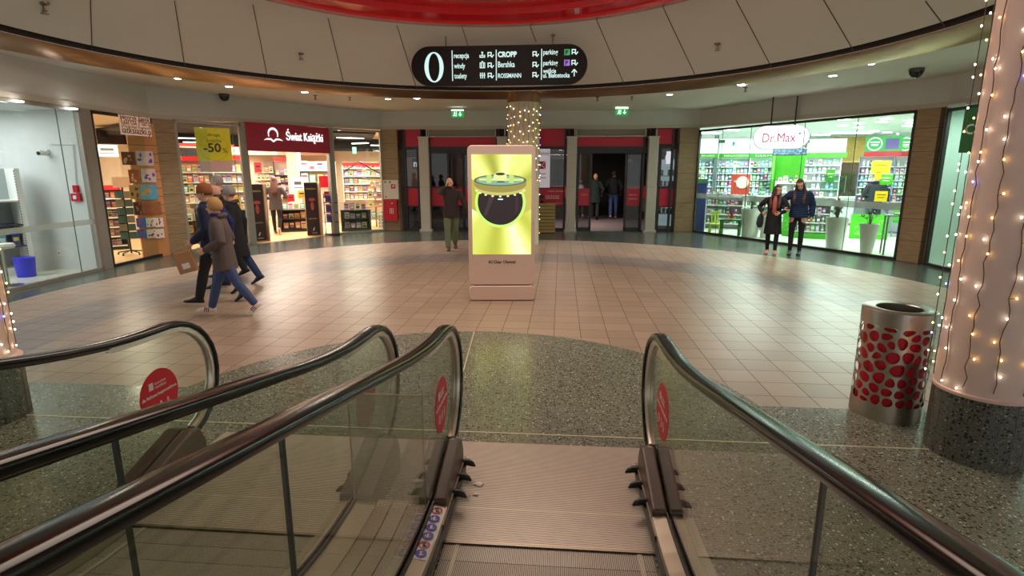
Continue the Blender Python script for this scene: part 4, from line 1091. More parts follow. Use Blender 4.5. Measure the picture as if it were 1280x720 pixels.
# vestibule: dark carpet, side walls, inner glazed partition and the night behind
M_vest = mat('vestibule_wall', (120, 112, 106), 0.6); M_carpet = mat('dark_entrance_carpet', (96, 90, 96), 0.9, var=0.2, scale=30)
struct('floor_vestibule', MB().prism([(-3.6, 18.62), (5.3, 18.3), (6.6, 25), (-5.2, 25)], 0.0, 0.006), M_carpet)
struct('wall_vestibule', MB().prism([(-3.75, 18.75), (-3.6, 18.75), (-5.0, 25), (-5.15, 25)], 0, 3.0).prism([(5.55, 18.5), (5.7, 18.5), (7.4, 25), (7.25, 25)], 0, 3.0), M_vest)
struct('ceiling_vestibule', MB().prism([(-3.8, 18.6), (5.7, 18.2), (7.4, 25), (-5.2, 25)], 2.72, 2.8), mat('vestibule_ceiling', (60, 54, 52), 0.7))
struct('wall_night', MB().box((1, 25.1, 1.6), (13, 0.1, 3.2)), mat('night_outside', (16, 14, 18), 0.6))
IY = 22.6
for n, (xa, xb) in enumerate(((-3.9, -1.6), (-1.5, 0.6), (0.7, 2.4), (4.6, 6.2))):
    w_ = struct('window_%d' % (20+n), MB().box(((xa+xb)/2, IY, 1.35), (xb-xa, 0.012, 2.6)), M_dglass)
    obj('window_frame', MB().box((xa, IY, 1.35), (0.07, 0.07, 2.7)).box((xb, IY, 1.35), (0.07, 0.07, 2.7)).box(((xa+xb)/2, IY, 2.5), (xb-xa, 0.07, 0.16)), M_dframe, w_)
    obj('crimson_band', MB().box(((xa+xb)/2, IY-0.02, 1.12), (xb-xa-0.08, 0.02, 0.5)), M_redp, w_)
    if n == 3: obj('lower_panel', MB().box(((xa+xb)/2, IY-0.02, 0.6), (xb-xa-0.08, 0.02, 0.5)), mat('green_panel', (70, 90, 70), 0.5), w_)
for u in (742, 764): pass
# a second glass screen seen through the opening, with dots of light
area('vestibule_light', (1.6, 20.6, 2.65), 2.4, 170, (255, 226, 204), sy=0.5)
for k in range(4):
    o = tag(obj('ceiling_spot', MB().cyl((0, 0, -0.012), 0.06, 0.012, 16), glow('vest_spot', (255, 214, 160), 6)), 'small warm spot in the vestibule ceiling behind the sliding doors', 'downlight', 'vestibule ceiling spots', (-2.2+2.0*k, 21.0, 2.715))
# slatted wooden crate beside the lit column
a, b_ = du(668, 289), du(693, 289)
o = thing('slatted_planter_box', 'yellowish slatted wooden box standing by the doors right of the totem', 'wooden box'); o.matrix_world = DM @ Matrix.Translation(((a+b_)/2, -0.36, 0))
w_ = b_-a; hh = 0.93
for k in range(9): obj('slat', MB().box((0, -0.17, 0.06+k*(hh-0.08)/8), (w_, 0.02, 0.083)), mat('pine_slat', (176, 150, 92), 0.6, var=0.12, scale=5), o)
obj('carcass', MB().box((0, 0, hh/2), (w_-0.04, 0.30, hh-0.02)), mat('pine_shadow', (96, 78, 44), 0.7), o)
# small dark plant on the box
pl_ = MB(); rn = random.Random(2)
for k in range(26):
    an = rn.uniform(0, 2*PI); l_ = rn.uniform(0.10, 0.2); pl_.ball((0.05*math.cos(an), 0.05*math.sin(an), 0.10+l_*0.6), (0.012, 0.035, 0.05), 5, 4, Matrix.Rotation(an, 4, 'Z') @ Matrix.Rotation(rn.uniform(-.9, .9), 4, 'X'))
o = thing('small_plant', 'small dark leafy plant in a pot on the slatted wooden box', 'potted plant'); o.matrix_world = DM @ Matrix.Translation((du(677, 232), -0.32, 0.935))
obj('pot', MB().cyl((0, 0, 0), 0.05, 0.09, 14, r2=0.065), M_black, o); obj('foliage', pl_, mat('dark_leaf', (38, 56, 36), 0.6), o)
# fire panel and hose cabinet on the stone pier
pj, pk = Vector(WP['J']), Vector(WP['K']); pc = (pj+pk)/2; prz = math.atan2((pk-pj).y, (pk-pj).x)
fm = Matrix.Translation((pc.x+0.02, pc.y-0.13, 0)) @ Matrix.Rotation(prz, 4, 'Z')
def pz(v): return dz(v)
o = thing('fire_alarm_panel', 'white wall panel with a red square sign on the stone pier', 'fire panel'); o.matrix_world = fm
obj('plate', MB().box((0, 0, (pz(225)+pz(249))/2), (0.50, 0.04, pz(225)-pz(249))), mat('panel_ivory', (214, 206, 190), 0.5), o, bevel=0.004)
obj('red_sign', MB().box((0.08, -0.023, pz(233)), (0.14, 0.006, 0.14)), M_redp, o); obj('sign_symbol', MB().box((0.08, -0.028, pz(233)), (0.07, 0.004, 0.03)).box((0.10, -0.028, pz(233)+0.02), (0.02, 0.004, 0.06)), M_white, o)
for dx_ in (-0.17, -0.02): obj('small_sign', MB().box((dx_, -0.023, pz(227.5)), (0.07, 0.004, 0.06)), mat('grey_print', (130, 126, 118), 0.6), o)
obj('small_sign', MB().box((-0.17, -0.023, pz(246)), (0.05, 0.004, 0.05)), mat('grey_print', (130, 126, 118), 0.6), o)
o = thing('hose_cabinet', 'red fire hose cabinet on the stone pier under the white panel', 'fire cabinet'); o.matrix_world = fm
obj('cabinet', MB().box((-0.02, -0.03, (pz(250)+pz(276))/2), (0.44, 0.16, pz(250)-pz(276))), mat('fire_red', (196, 22, 44), 0.4), o, bevel=0.008)
m_ = MB(); zc = pz(263.5); x0_ = 0.02
for q in ((x0_, zc+0.075, 0.12, 0.012), (x0_, zc-0.075, 0.12, 0.012)): m_.box((q[0], -0.114, q[1]), (q[2], 0.004, q[3]))
for q in (x0_-0.055, x0_+0.055): m_.box((q, -0.114, zc), (0.012, 0.004, 0.16))
m_.box((x0_, -0.114, zc), (0.03, 0.004, 0.09))
obj('hydrant_symbol', m_, M_white, o); obj('lock', MB().box((x0_+0.02, -0.114, pz(254)), (0.03, 0.006, 0.03)), M_white, o)

# ================================================================ GENERIC SHOP GOODS
rb = random.Random(21)
COVERS = [(206, 70, 62), (90, 140, 190), (232, 206, 100), (238, 232, 222), (110, 160, 120), (236, 160, 90), (170, 100, 140), (60, 64, 90), (226, 150, 170), (160, 206, 220), (190, 150, 120), (244, 240, 234)]
def cover_mesh(i, w_, h_, t_, tilt=0.0):
    c1, c2 = COVERS[i % len(COVERS)], COVERS[(i*5+3) % len(COVERS)]
    m_ = MB(); m_.box((0, 0, h_/2), (w_, t_, h_)); m_.mi = 1; m_.box((0, -t_/2-0.001, h_*0.68), (w_*0.8, 0.002, h_*0.22)); m_.mi = 2; m_.box((0, -t_/2-0.001, h_*0.30), (w_*0.66, 0.002, h_*0.34))
    if tilt: 
        for v in m_.bm.verts: v.co = Matrix.Rotation(tilt, 3, 'X') @ v.co
    return m_.mesh('book', [mat('cover%d' % i, c1, 0.45, var=0.12, scale=20), mat('cover%d' % ((i*5+3) % 12), c2, 0.45, var=0.12, scale=20), mat('cover%d' % ((i*7+5) % 12), COVERS[(i*7+5) % 12], 0.45, var=0.2, scale=30)])
BOOKM = [cover_mesh(i, 0.15, 0.21, 0.022, -0.16) for i in range(12)]
def bottle_mesh(i, kind):
    c = [(236, 240, 242), (200, 222, 236), (236, 214, 228), (120, 190, 210), (120, 200, 120), (180, 120, 190), (250, 250, 250), (60, 70, 150)][i]
    c2 = [(90, 170, 200), (240, 240, 240), (190, 60, 130), (240, 250, 250), (250, 250, 250), (250, 240, 250), (100, 190, 90), (240, 220, 90)][i]
    m_ = MB()
    if kind == 0: m_.box((0, 0, 0.075), (0.085, 0.05, 0.15)); m_.mi = 1; m_.box((0, -0.026, 0.08), (0.06, 0.002, 0.05))
    else: m_.lathe([(0.001, 0), (0.032, 0), (0.034, 0.01), (0.034, 0.11), (0.014, 0.135), (0.014, 0.15)], 10); m_.mi = 1; m_.cyl((0, 0, 0.15), 0.016, 0.025, 10).lathe([(0.0345, 0.03), (0.0345, 0.09)], 10)
    return m_.mesh('product_box' if kind == 0 else 'bottle', [mat('pack%d' % i, c, 0.35), mat('packb%d' % i, c2, 0.35)], False)
PACKM = [bottle_mesh(i, 0) for i in range(8)]; BOTM = [bottle_mesh(i, 1) for i in range(8)]
def inst(name, me, M, label, cat, group, sc=(1, 1, 1)):
    o_ = bpy.data.objects.new(name, me); COL.objects.link(o_); o_.matrix_world = M @ Matrix.Diagonal((*sc, 1)); tag(o_, label, cat, group); return o_
def shelf_unit(name, label, cat, x, y, w_, h_, zlev, depth=0.30, rz=None, frame=None, back=None, header=None, hz=0.22, lip=None, z0=0.0, shelfm=None, fill=None, fillstep=0.17, fgroup=None, flabel=None, fcat=None, fname=None, fmesh=None, fsc=1.0, fz=0.0, frac=0.93, lamp=None):
    """shelving with every shelf a part; optionally filled with individual goods"""
    rz = face(x, y) if rz is None else rz
    o_ = thing(name, label, cat, (x, y, z0), rz)
    f = MB()
    for sx_ in (-w_/2, w_/2): f.box((sx_, 0, h_/2), (0.03, depth, h_))
    f.box((0, 0, 0.03), (w_, depth, 0.06))
    obj('frame', f, frame or M_white, o_); obj('back_panel', MB().box((0, depth/2-0.01, h_/2), (w_, 0.02, h_)), back or M_white, o_)
    for z_ in zlev:
        sb = obj('shelf', MB().box((0, 0, z_-0.012), (w_-0.03, depth, 0.024)), shelfm or frame or M_white, o_)
        if lip: obj('price_strip', MB().box((0, -depth/2-0.004, z_-0.012), (w_-0.03, 0.006, 0.034)), lip, sb)
    if header: obj('header', MB().box((0, -0.02, h_+hz/2), (w_, depth*0.6, hz)), header, o_)
    if lamp: obj('lamp_strip', MB().box((0, -depth/2+0.02, h_-0.01), (w_-0.06, 0.03, 0.015)), lamp, o_)
    if fgroup:
        M0 = Matrix.Translation((x, y, z0)) @ Matrix.Rotation(rz, 4, 'Z')
        for z_ in zlev:
            n_ = int((w_-0.08)/fillstep)
            for i in range(n_):
                if rb.random() > frac: continue
                me = rb.choice(fmesh); s_ = fsc*rb.uniform(0.85, 1.12)
                xx = -w_/2+0.04+fillstep*(i+0.5)+rb.uniform(-.006, .006)
                inst(fname, me, M0 @ Matrix.Translation((xx, -depth/2+0.10, z_+0.004+fz)) @ Matrix.Rotation(rb.uniform(-.03, .03), 4, 'Z'), flabel, fcat, fgroup, (min(s_, (fillstep-0.016)/(2*max(v.co.x for v in me.vertices))), 1, s_))
    return o_
# ================================================================ BOOKSHOP (left)
M_wood = mat('pale_wood_floor', (214, 176, 128), 0.4, var=0.14, scale=3); M_shopw = mat('shop_wall_cream', (226, 206, 186), 0.7)
M_char = mat('charcoal_ceiling', (30, 29, 32), 0.8); M_bk = mat('black_shelf', (34, 32, 34), 0.45); M_wpan = mat('orange_pine', (206, 142, 88), 0.45, var=0.15, scale=4)
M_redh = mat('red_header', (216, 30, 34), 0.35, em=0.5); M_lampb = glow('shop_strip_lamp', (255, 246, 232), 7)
bf = offs(['D', 'E', 'G', 'I', 'J'], 0.32)
bo = [(-10.2, 12.6), (-13.5, 19.5), (-9.5, 25.5), (-4.6, 25.0)]
poly = [tuple(p) for p in offs(['C', 'D', 'E', 'G', 'I', 'J'], 0.02)] + [(-4.0, 18.8), (-5.6, 25.0), (-9.5, 25.5), (-13.5, 19.5), (-12.6, 11.6)]
struct('floor_bookshop', MB().prism(poly, 0.0, 0.008), M_wood)
struct('wall_bookshop', MB().prism([(-4.02, 18.85), (-3.9, 18.85), (-5.3, 25), (-5.5, 25)], 0, 3.3).prism([(-5.4, 25), (-9.5, 25.5), (-9.5, 25.7), (-5.4, 25.2)], 0, 3.3).prism([(-9.5, 25.5), (-13.5, 19.5), (-13.6, 19.6), (-9.6, 25.7)], 0, 3.3).prism([(-13.5, 19.5), (-12.6, 11.6), (-12.8, 11.6), (-13.7, 19.5)], 0, 3.3).prism([(-8.35, 11.15), (-12.6, 11.6), (-12.6, 11.75), (-8.35, 11.3)], 0, 3.3), M_shopw)
struct('ceiling_bookshop', MB().prism(poly, 3.30, 3.36), mat('bookshop_ceiling', (226, 208, 184), 0.7))
struct('ceiling_bookshop_dark', MB().prism([(-8.35, 14.2), (-7.1, 15.25), (-8.9, 20.4), (-12.8, 17.6)], 3.18, 3.24).prism([(-5.9, 18.7), (-4.6, 19.3), (-5.8, 23.5), (-8.4, 22.6)], 3.18, 3.24), M_char)
struct('wall_bookshop_bulkhead', MB().prism([(-12.8, 17.6), (-8.95, 20.4), (-9.0, 20.47), (-12.85, 17.67)], 2.78, 3.24).prism([(-8.4, 22.7), (-5.3, 23.6), (-5.32, 23.7), (-8.43, 22.8)], 2.75, 3.24), M_char)
for x, y, e_ in ((-9.7, 13.6, 230), (-7.4, 18.0, 380), (-6.2, 21.0, 300), (-10.4, 21.5, 260)):
    area('bookshop_light', (x, y, 3.08), 1.8, e_*0.75, (255, 240, 222), sy=1.8)
def strip_lamp(p, ln, rz, label, group=None):
    o_ = thing('strip_light', label, 'ceiling light', p, rz, group)
    obj('tube', MB().box((0, 0, -0.02), (ln, 0.09, 0.03)), M_lampb, o_); obj('housing', MB().box((0, 0, 0.005), (ln+0.04, 0.12, 0.03)), M_black, o_)
for (u, v, Y, ln, rz) in ((438, 171.5, 20.2, 0.95, 0.6), (450, 178.5, 22.0, 0.8, -0.5), (436, 182.5, 23.5, 0.8, 0.1), (239, 172, 17.3, 0.7, 0.4), (240, 177, 18.6, 0.5, 0.2), (476, 181, 23.0, 0.8, 0.1)):
    p = dp(u, v, Y); strip_lamp((p.x, p.y, min(p.z, 3.12)), ln, rz, 'white strip light under the dark bookshop ceiling', 'bookshop strip lights')
# recessed square spots near the glass
for (u, v) in ((124, 141), (271, 154.3), (303, 156), (427, 162.5), (478, 170), (284, 163), (295, 181)):
    p = gp(u, v, 3.29); tag(obj('ceiling_spot', MB().box((0, 0, 0), (0.24, 0.14, 0.02)), glow('shop_spot', (255, 250, 240), 9)), 'bright recessed spot in the bookshop ceiling near the glass front', 'downlight', 'bookshop ceiling spots', (p.x, p.y, 3.285), face(p.x, p.y))
# shop sign board over the entrance
G_, H_ = Vector(WP['G']), Vector(WP['H']); F_ = Vector(WP['F']); dv = H_-G_; rz = math.atan2(dv.y, dv.x); nrm = Vector((dv.y, -dv.x)).normalized()
sgn = thing('bookshop_sign', 'dark red bookshop sign board with white letters and a sun-over-book emblem above the entrance', 'shop sign', (G_.x+nrm.x*0.08, G_.y+nrm.y*0.08, 0), rz)
SL = dv.length; zb_, zt_ = 2.48, 3.21
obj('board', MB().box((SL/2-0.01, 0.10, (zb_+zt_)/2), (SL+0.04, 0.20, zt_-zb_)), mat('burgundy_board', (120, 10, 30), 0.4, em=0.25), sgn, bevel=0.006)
M_let = glow('sign_letter_white', (255, 255, 255), 1.0)
lettering('lettering', 'Świat Książki', 0.32, M_let, sgn, SL*0.435, 2.80, -0.012, width=SL*0.47, bold=0.002, depth=0.03)
m_ = MB(); ex, ez = SL*0.28, 2.87
for i in range(20):
    a0, a1 = -0.35+(PI+0.7)*i/20, -0.35+(PI+0.7)*(i+1)/20
    def rr_(a): return 0.135+0.035*math.sin(max(0, min(PI, a)))
    m_.extr([(ex+0.135*math.cos(a0), ez+0.05+0.135*math.sin(a0)), (ex+rr_(a0)*1.06*math.cos(a0), ez+0.05+rr_(a0)*1.12*math.sin(a0)), (ex+rr_(a1)*1.06*math.cos(a1), ez+0.05+rr_(a1)*1.12*math.sin(a1)), (ex+0.135*math.cos(a1), ez+0.05+0.135*math.sin(a1))], FR(-0.03), 0.03)
for s_ in (-1, 1):
    pts = [(ex, ez-0.105), (ex+s_*0.08, ez-0.045), (ex+s_*0.18, ez-0.045), (ex+s_*0.29, ez-0.10), (ex+s_*0.18, ez-0.085), (ex+s_*0.08, ez-0.09), (ex, ez-0.145)]
    m_.extr(pts if s_ > 0 else pts[::-1], FR(-0.03), 0.03)
obj('emblem', m_, M_let, sgn)
# yellow -50% poster, hung behind the glass
p0 = gp(281, 309.5); yp = thing('yellow_sale_poster', 'yellow hanging poster reading -50% behind the bookshop glass', 'poster', (p0.x*0.993, p0.y*0.993, 0), face(p0.x, p0.y)); yY = p0.y*0.993
zt_ = dp(264, 160, yY).z; zb_ = dp(264, 201, yY).z; wy = 38*Vector((p0.x, p0.y, 0)).length/ray(264, 180).length*1.02
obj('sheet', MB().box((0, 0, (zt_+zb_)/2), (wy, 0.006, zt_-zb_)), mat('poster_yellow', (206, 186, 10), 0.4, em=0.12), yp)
obj('lower_sheet', MB().box((0.01, 0, zb_-0.14), (wy*0.93, 0.004, 0.26)), mat('poster_pale', (196, 150, 140), 0.5, em=0.1), yp)
M_olive = mat('poster_dark_print', (62, 60, 16), 0.5)
lettering('lettering', '-50', 0.30, M_olive, yp, -wy*0.30, (zt_+zb_)/2-0.18, -0.006, width=wy*0.50, bold=0.008); lettering('lettering', '%', 0.17, M_olive, yp, wy*0.24, (zt_+zb_)/2-0.2, -0.006)
lettering('lettering', 'druga', 0.11, M_olive, yp, -wy*0.14, (zt_+zb_)/2+0.20, -0.006, width=wy*0.34); lettering('lettering', 'książka', 0.11, M_olive, yp, -wy*0.18, (zt_+zb_)/2+0.06, -0.006, width=wy*0.42)
obj('printed_ring', MB().lathe([(wy*0.40, 0), (wy*0.41, 0), (wy*0.41, 0.002), (wy*0.40, 0.002), (wy*0.40, 0)], 40, (0, -0.004, (zt_+zb_)/2-0.08), Matrix.Rotation(PI/2, 4, 'X')), mat('poster_ring', (176, 156, 10), 0.5), yp)
# paper banner with authors' names in the first window
p0 = gp(170, 329); q0 = dp(170, 148, p0.y*1.0)
def at_dist(u, v, k, ref): return None
bn = thing('author_banner', 'pale peach banner printed with authors\' names, top of the first bookshop window', 'banner', (p0.x*0.99-0.06, p0.y*0.99, 0), PI/2-0.1)
bx, by = p0.x*0.99-0.06, p0.y*0.99
def onp(u, v):
    """distance along / height on the banner plane"""
    d = ray(u, v); ex_ = Vector((math.cos(PI/2-0.1), math.sin(PI/2-0.1), 0)); n_ = Vector((-ex_.y, ex_.x, 0)); o_ = Vector((bx, by, 0))
    t = o_.dot(n_)/d.dot(n_); p = Vector((0, 0, EYE))+d*t; return (p-o_).dot(ex_), p.z
xa, za = onp(148, 146); xb, zb = onp(190, 171); xm_, zt_ = onp(170, 148)
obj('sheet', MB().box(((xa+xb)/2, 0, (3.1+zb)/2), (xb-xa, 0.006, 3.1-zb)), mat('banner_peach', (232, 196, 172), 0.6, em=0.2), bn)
M_brn = mat('banner_brown_print', (130, 76, 50), 0.6); M_dkp = mat('banner_dark_print', (30, 22, 20), 0.6)
hgt = 3.1-zb
for i, (s_, sz_, mm, fr_) in enumerate((('Henryk Sienk', 0.15, M_brn, 0.78), ('García Márq', 0.20, M_brn, 0.54), ('Władysław Reymont', 0.10, mat('banner_pale_print', (190, 140, 116), 0.6), 0.36), ('iatksiazki.p', 0.20, M_dkp, 0.08))):
    lettering('lettering', s_, sz_, mm, bn, xa+0.04, zb+hgt*fr_, -0.008, width=(xb-xa)*0.93)
# pine display wall with posters behind the first window
def plane_board(name, label, cat, u0, u1, vb, z1, dist, m):
    a = gp(u0, vb)*dist; c = gp(u1, vb)*dist; a.z = c.z = 0
    return a, c
pa, pc_ = gp(181, 328)*1.045, gp(214, 321)*1.02
wx, wy_ = (pa.x+pc_.x)/2, (pa.y+pc_.y)/2; wl = math.hypot(pc_.x-pa.x, pc_.y-pa.y)
wxr = math.atan2(pc_.y-pa.y, pc_.x-pa.x)
dw = thing('pine_display_wall', 'orange pine slatwall panel behind the first bookshop window, next to the stone pier', 'display wall', (pa.x, pa.y, 0), wxr)
obj('panel', MB().box((wl/2, 0.03, 1.5), (wl, 0.04, 3.0)), M_wpan, dw)
gv = MB()
for k in range(9): gv.box((wl/2, 0.009, 1.0+k*0.19), (wl, 0.004, 0.012))
obj('groove', gv, mat('pine_groove', (120, 72, 40), 0.7), dw)
Mw = Matrix.Translation((pa.x, pa.y, 0)) @ Matrix.Rotation(wxr, 4, 'Z')
def onw(u, v):
    d = ray(u, v); ex_ = Vector((math.cos(wxr), math.sin(wxr), 0)); n_ = Vector((-ex_.y, ex_.x, 0)); o_ = Vector((pa.x, pa.y, 0))
    t = (o_.dot(n_))/d.dot(n_); p = Vector((0, 0, EYE))+d*t; return (p-o_).dot(ex_), p.z
def poster(u0, v0, u1, v1, cols, label, cat='picture', name='framed_print'):
    xa_, za_ = onw(u0, v1); xb_, zb_ = onw(u1, v0); w__, h__ = abs(xb_-xa_), abs(zb_-za_)
    o_ = thing(name, label, cat); o_.matrix_world = Mw @ Matrix.Translation(((xa_+xb_)/2, -0.012, (za_+zb_)/2))
    obj('sheet', MB().box((0, 0, 0), (w__, 0.016, h__)), mat('pr%d%d%d' % cols[0], cols[0], 0.4, var=0.3, scale=8), o_)
    rn_ = random.Random(int(u0*7+v0))
    for k in range(5): obj('printed_shape', MB().ball((rn_.uniform(-w__*.36, w__*.36), -0.009, rn_.uniform(-h__*.36, h__*.36)), (w__*rn_.uniform(.05, .14), 0.003, h__*rn_.uniform(.07, .16)), 9, 5), mat('pr%d%d%d' % cols[1], cols[1], 0.4, var=0.25, scale=9), o_)
poster(171, 189, 190, 207, ((214, 196, 190), (120, 70, 160)), 'purple flower print on the pine wall, upper one'); poster(177, 211, 193, 228, ((216, 190, 186), (130, 74, 156)), 'purple flower print on the pine wall, lower one')
poster(153, 190, 167, 206, ((120, 60, 40), (206, 160, 110)), 'brown framed print at the top left of the pine wall'); poster(162, 212, 172, 229, ((176, 80, 44), (226, 200, 150)), 'narrow orange-brown print left of the lower flower print')
poster(175, 231, 195, 250, ((90, 160, 190), (214, 150, 60)), 'seaside landscape print with orange cliffs on the pine wall'); poster(178, 252, 200, 269, ((150, 96, 60), (190, 70, 50)), 'brown autumn print below the seaside landscape'); poster(163, 231, 174, 249, ((190, 140, 80), (90, 60, 40)), 'small tan print left of the seaside landscape'); poster(168, 252, 176, 269, ((80, 50, 44), (190, 110, 70)), 'narrow dark print left of the brown autumn print')
for j, (v0, v1) in enumerate(((272, 284), (286, 298))):
    for i, (u0, u1) in enumerate(((171, 181), (183, 193), (194, 203))):
        poster(u0+j, v0, u1+j, v1, (((70, 110, 190) if i == 0 else (230, 222, 214)), (190, 40, 60)), ('blue' if i == 0 else ('white', 'white')[i-1])+' book face out on the pine wall, '+('upper' if j == 0 else 'lower')+' row, '+('left', 'middle', 'right')[i], 'book', 'book')
# red-topped magazine shelf and card spinner in the first window
p = gp(143, 314)*1.02
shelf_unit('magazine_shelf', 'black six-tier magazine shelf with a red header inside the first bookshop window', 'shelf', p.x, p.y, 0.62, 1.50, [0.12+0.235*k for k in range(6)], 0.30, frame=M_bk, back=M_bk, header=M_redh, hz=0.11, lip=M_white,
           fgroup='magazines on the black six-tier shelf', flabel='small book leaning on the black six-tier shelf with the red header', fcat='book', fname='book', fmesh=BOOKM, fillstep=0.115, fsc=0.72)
p = gp(165, 321)*1.03
sp_ = thing('card_spinner', 'teal and grey rotating card spinner on a black four-castor foot', 'card stand', (p.x, p.y, 0), face(p.x, p.y))
ft = MB()
for k in range(5):
    a = 2*PI*k/5+0.3; ft.tube([(0, 0, 0.10), (0.27*math.cos(a), 0.27*math.sin(a), 0.06)], 0.016, 6).ball((0.27*math.cos(a), 0.27*math.sin(a), 0.025), 0.025, 8, 6)
obj('foot', ft, M_black, sp_); obj('pole', MB().cyl((0, 0, 0.1), 0.02, 1.55, 10), M_black, sp_)
for k in range(6):
    for s_ in (-1, 1):
        pkt = obj('card_pocket', MB().box((s_*0.085, -0.07, 0.46+0.19*k), (0.155, 0.03, 0.16), M=Matrix.Rotation(-0.15, 4, 'X')), mat('spinner_teal', (64, 104, 108), 0.4) if (k+s_) % 3 else mat('spinner_grey', (128, 130, 122), 0.4), sp_)
obj('top_card', MB().box((0, -0.04, 1.70), (0.34, 0.012, 0.24)), mat('card_cream', (222, 206, 190), 0.6), sp_)
# main shelving behind the second window and through the entrance
def books_unit(name, label, u, v, Y, w_, h_, lev, group, hd=M_redh, frame=M_white, z0=0.0, hz=0.12, frac=0.97, fs=1.08, rz=None, step=0.165):
    p_ = dp(u, v, Y)
    return shelf_unit(name, label, 'shelf', p_.x, p_.y, w_, h_, lev, 0.30, rz=rz, frame=frame, back=mat('shelf_back', (190, 172, 156), 0.6), header=hd, hz=hz, z0=z0,
                      fgroup=group, flabel='small colourful book standing face out on '+group.split(' on ', 1)[1], fcat='book', fname='book', fmesh=BOOKM, fillstep=step, fsc=fs, frac=frac)
books_unit('bookshelf', 'tall white bookshelf under a red header behind the -50% poster', 240, 260, 16.9, 1.35, 2.26, [0.12+0.30*k for k in range(7)], 'books on the white shelf behind the yellow poster', step=0.15)
books_unit('bookshelf', 'tall white bookshelf seen right of the yellow poster, behind the walkers', 286, 260, 17.9, 1.25, 2.3, [0.12+0.30*k for k in range(7)], 'books on the white shelf right of the yellow poster', step=0.15)
books_unit('wall_bookshelf', 'bright wall shelf of pale books at the back of the bookshop, seen through the entrance', 329, 235, 23.8, 1.5, 2.35, [1.3+0.30*k for k in range(3)], 'books on the bright back wall shelf', hd=None)
books_unit('wall_bookshelf', 'dark wall shelf under a red header at the back of the entrance view', 357, 235, 22.6, 0.75, 2.35, [0.9+0.30*k for k in range(4)], 'books on the dark back wall shelf', frame=M_bk)
books_unit('picture_book_shelf', 'two-tier shelf of large picture books right of the white pillar in the shop', 398, 230, 20.6, 1.25, 2.30, [1.55, 1.98], 'picture books on the two-tier shelf', hd=None, fs=1.55, step=0.27)
books_unit('bookshelf', 'wide bookshelf under a long red header at the back of the narrow window', 456, 235, 21.6, 1.55, 2.15, [0.9+0.29*k for k in range(5)], 'books on the wide shelf under the long red header')
books_unit('low_bookcase', 'low bookcase left inside the second bookshop window', 232, 300, 15.0, 0.62, 0.95, [0.30, 0.62], 'books on the low case in the second window', hd=None, frame=M_bk)
obj_ = struct('wall_bookshop_pillar', MB().box((dp(371, 250, 21.0).x, 21.0, 1.6), (0.40, 0.35, 3.2)), mat('shop_pillar', (230, 214, 196), 0.6))
struct('trim_bookshop_fascia', MB().box((dp(340, 190, 23.0).x, 23.2, 2.95), (4.4, 0.1, 0.7), 0.30), mat('peach_fascia', (226, 180, 158), 0.6))
# security gates with dark posters
def gate(u, v, h_, label):
    p_ = gp(u, v); o_ = thing('security_gate', label, 'security gate', p_, face(p_.x, p_.y)+0.25)
    w__ = 0.40
    obj('frame', MB().box((0, 0.08, h_/2), (w__, 0.05, h_)).box((w__/2+0.02, 0.0, h_/2), (0.035, 0.28, h_)), mat('gate_beige', (206, 176, 146), 0.5), o_, bevel=0.01)
    obj('poster', MB().box((-0.01, 0.045, h_/2), (w__-0.02, 0.012, h_-0.02)), mat('gate_poster', (54, 36, 34), 0.4, var=0.25, scale=5), o_)
    lettering('lettering', 'PREMIERA', 0.07, mat('gate_gold', (206, 176, 120), 0.5), o_, -0.15, h_-0.22, 0.036, width=0.29, bold=0.001); lettering('lettering', 'KSIĄŻKA', 0.06, mat('gate_gold', (206, 176, 120), 0.5), o_, -0.13, 0.50, 0.036, width=0.25)
    obj('cover_figure', MB().ball((0, 0.036, h_*0.56), (0.05, 0.004, 0.13), 12, 8).ball((0, 0.036, h_*0.68), (0.10, 0.003, 0.05), 12, 6), mat('gate_rose', (196, 90, 80), 0.5), o_)
    obj('bottom_logo', MB().box((0.0, 0.036, 0.20), (0.03, 0.003, 0.10), M=Matrix.Rotation(0.4, 4, 'Y')).box((0.02, 0.036, 0.08), (0.16, 0.003, 0.012)), M_white, o_)
    return o_
gate(326, 301.5, 1.60, 'dark poster-clad security gate on the left of the bookshop entrance'); gate(393.5, 294.5, 1.62, 'dark poster-clad security gate on the right of the bookshop entrance')
# magazine rack with a red top card
p = gp(416, 293.5); mr = thing('magazine_rack', 'black wire rack with three purple magazines under a red card, by the entrance', 'magazine rack', p, face(p.x, p.y)-0.1)
m_ = MB()
for sx_ in (-0.2, 0.2): m_.tube([(sx_, 0, 0), (sx_, 0.05, 1.28)], 0.012, 6)
m_.box((0, 0.0, 0.03), (0.46, 0.30, 0.03))
for k in range(3): m_.box((0, -0.02, 0.40+0.30*k), (0.42, 0.10, 0.02))
obj('frame', m_, M_black, mr); obj('top_card', MB().box((0, 0.02, 1.24), (0.36, 0.01, 0.20)), mat('rack_red', (200, 20, 40), 0.5, em=0.1), mr)
for k in range(3):
    z_ = 0.415+0.30*k; q = thing('magazine', 'purple magazine in the wire rack by the entrance, '+('lowest', 'middle', 'uppermost')[k]+' of three', 'magazine'); q.matrix_world = Matrix.Translation(p) @ Matrix.Rotation(face(p.x, p.y)-0.1, 4, 'Z') @ Matrix.Translation((0, -0.045, z_)) @ Matrix.Rotation(-0.12, 4, 'X')
    obj('cover', MB().box((0, 0, 0.125), (0.30, 0.012, 0.25)), mat('mag_purple', (110, 60, 130), 0.35, var=0.2, scale=8), q); obj('picture', MB().ball((0, -0.008, 0.10), (0.10, 0.003, 0.07), 12, 6), mat('mag_blue', (50, 60, 150), 0.4), q); obj('title_strip', MB().box((0, -0.007, 0.225), (0.28, 0.003, 0.035)), mat('mag_red', (220, 190, 200), 0.5), q)
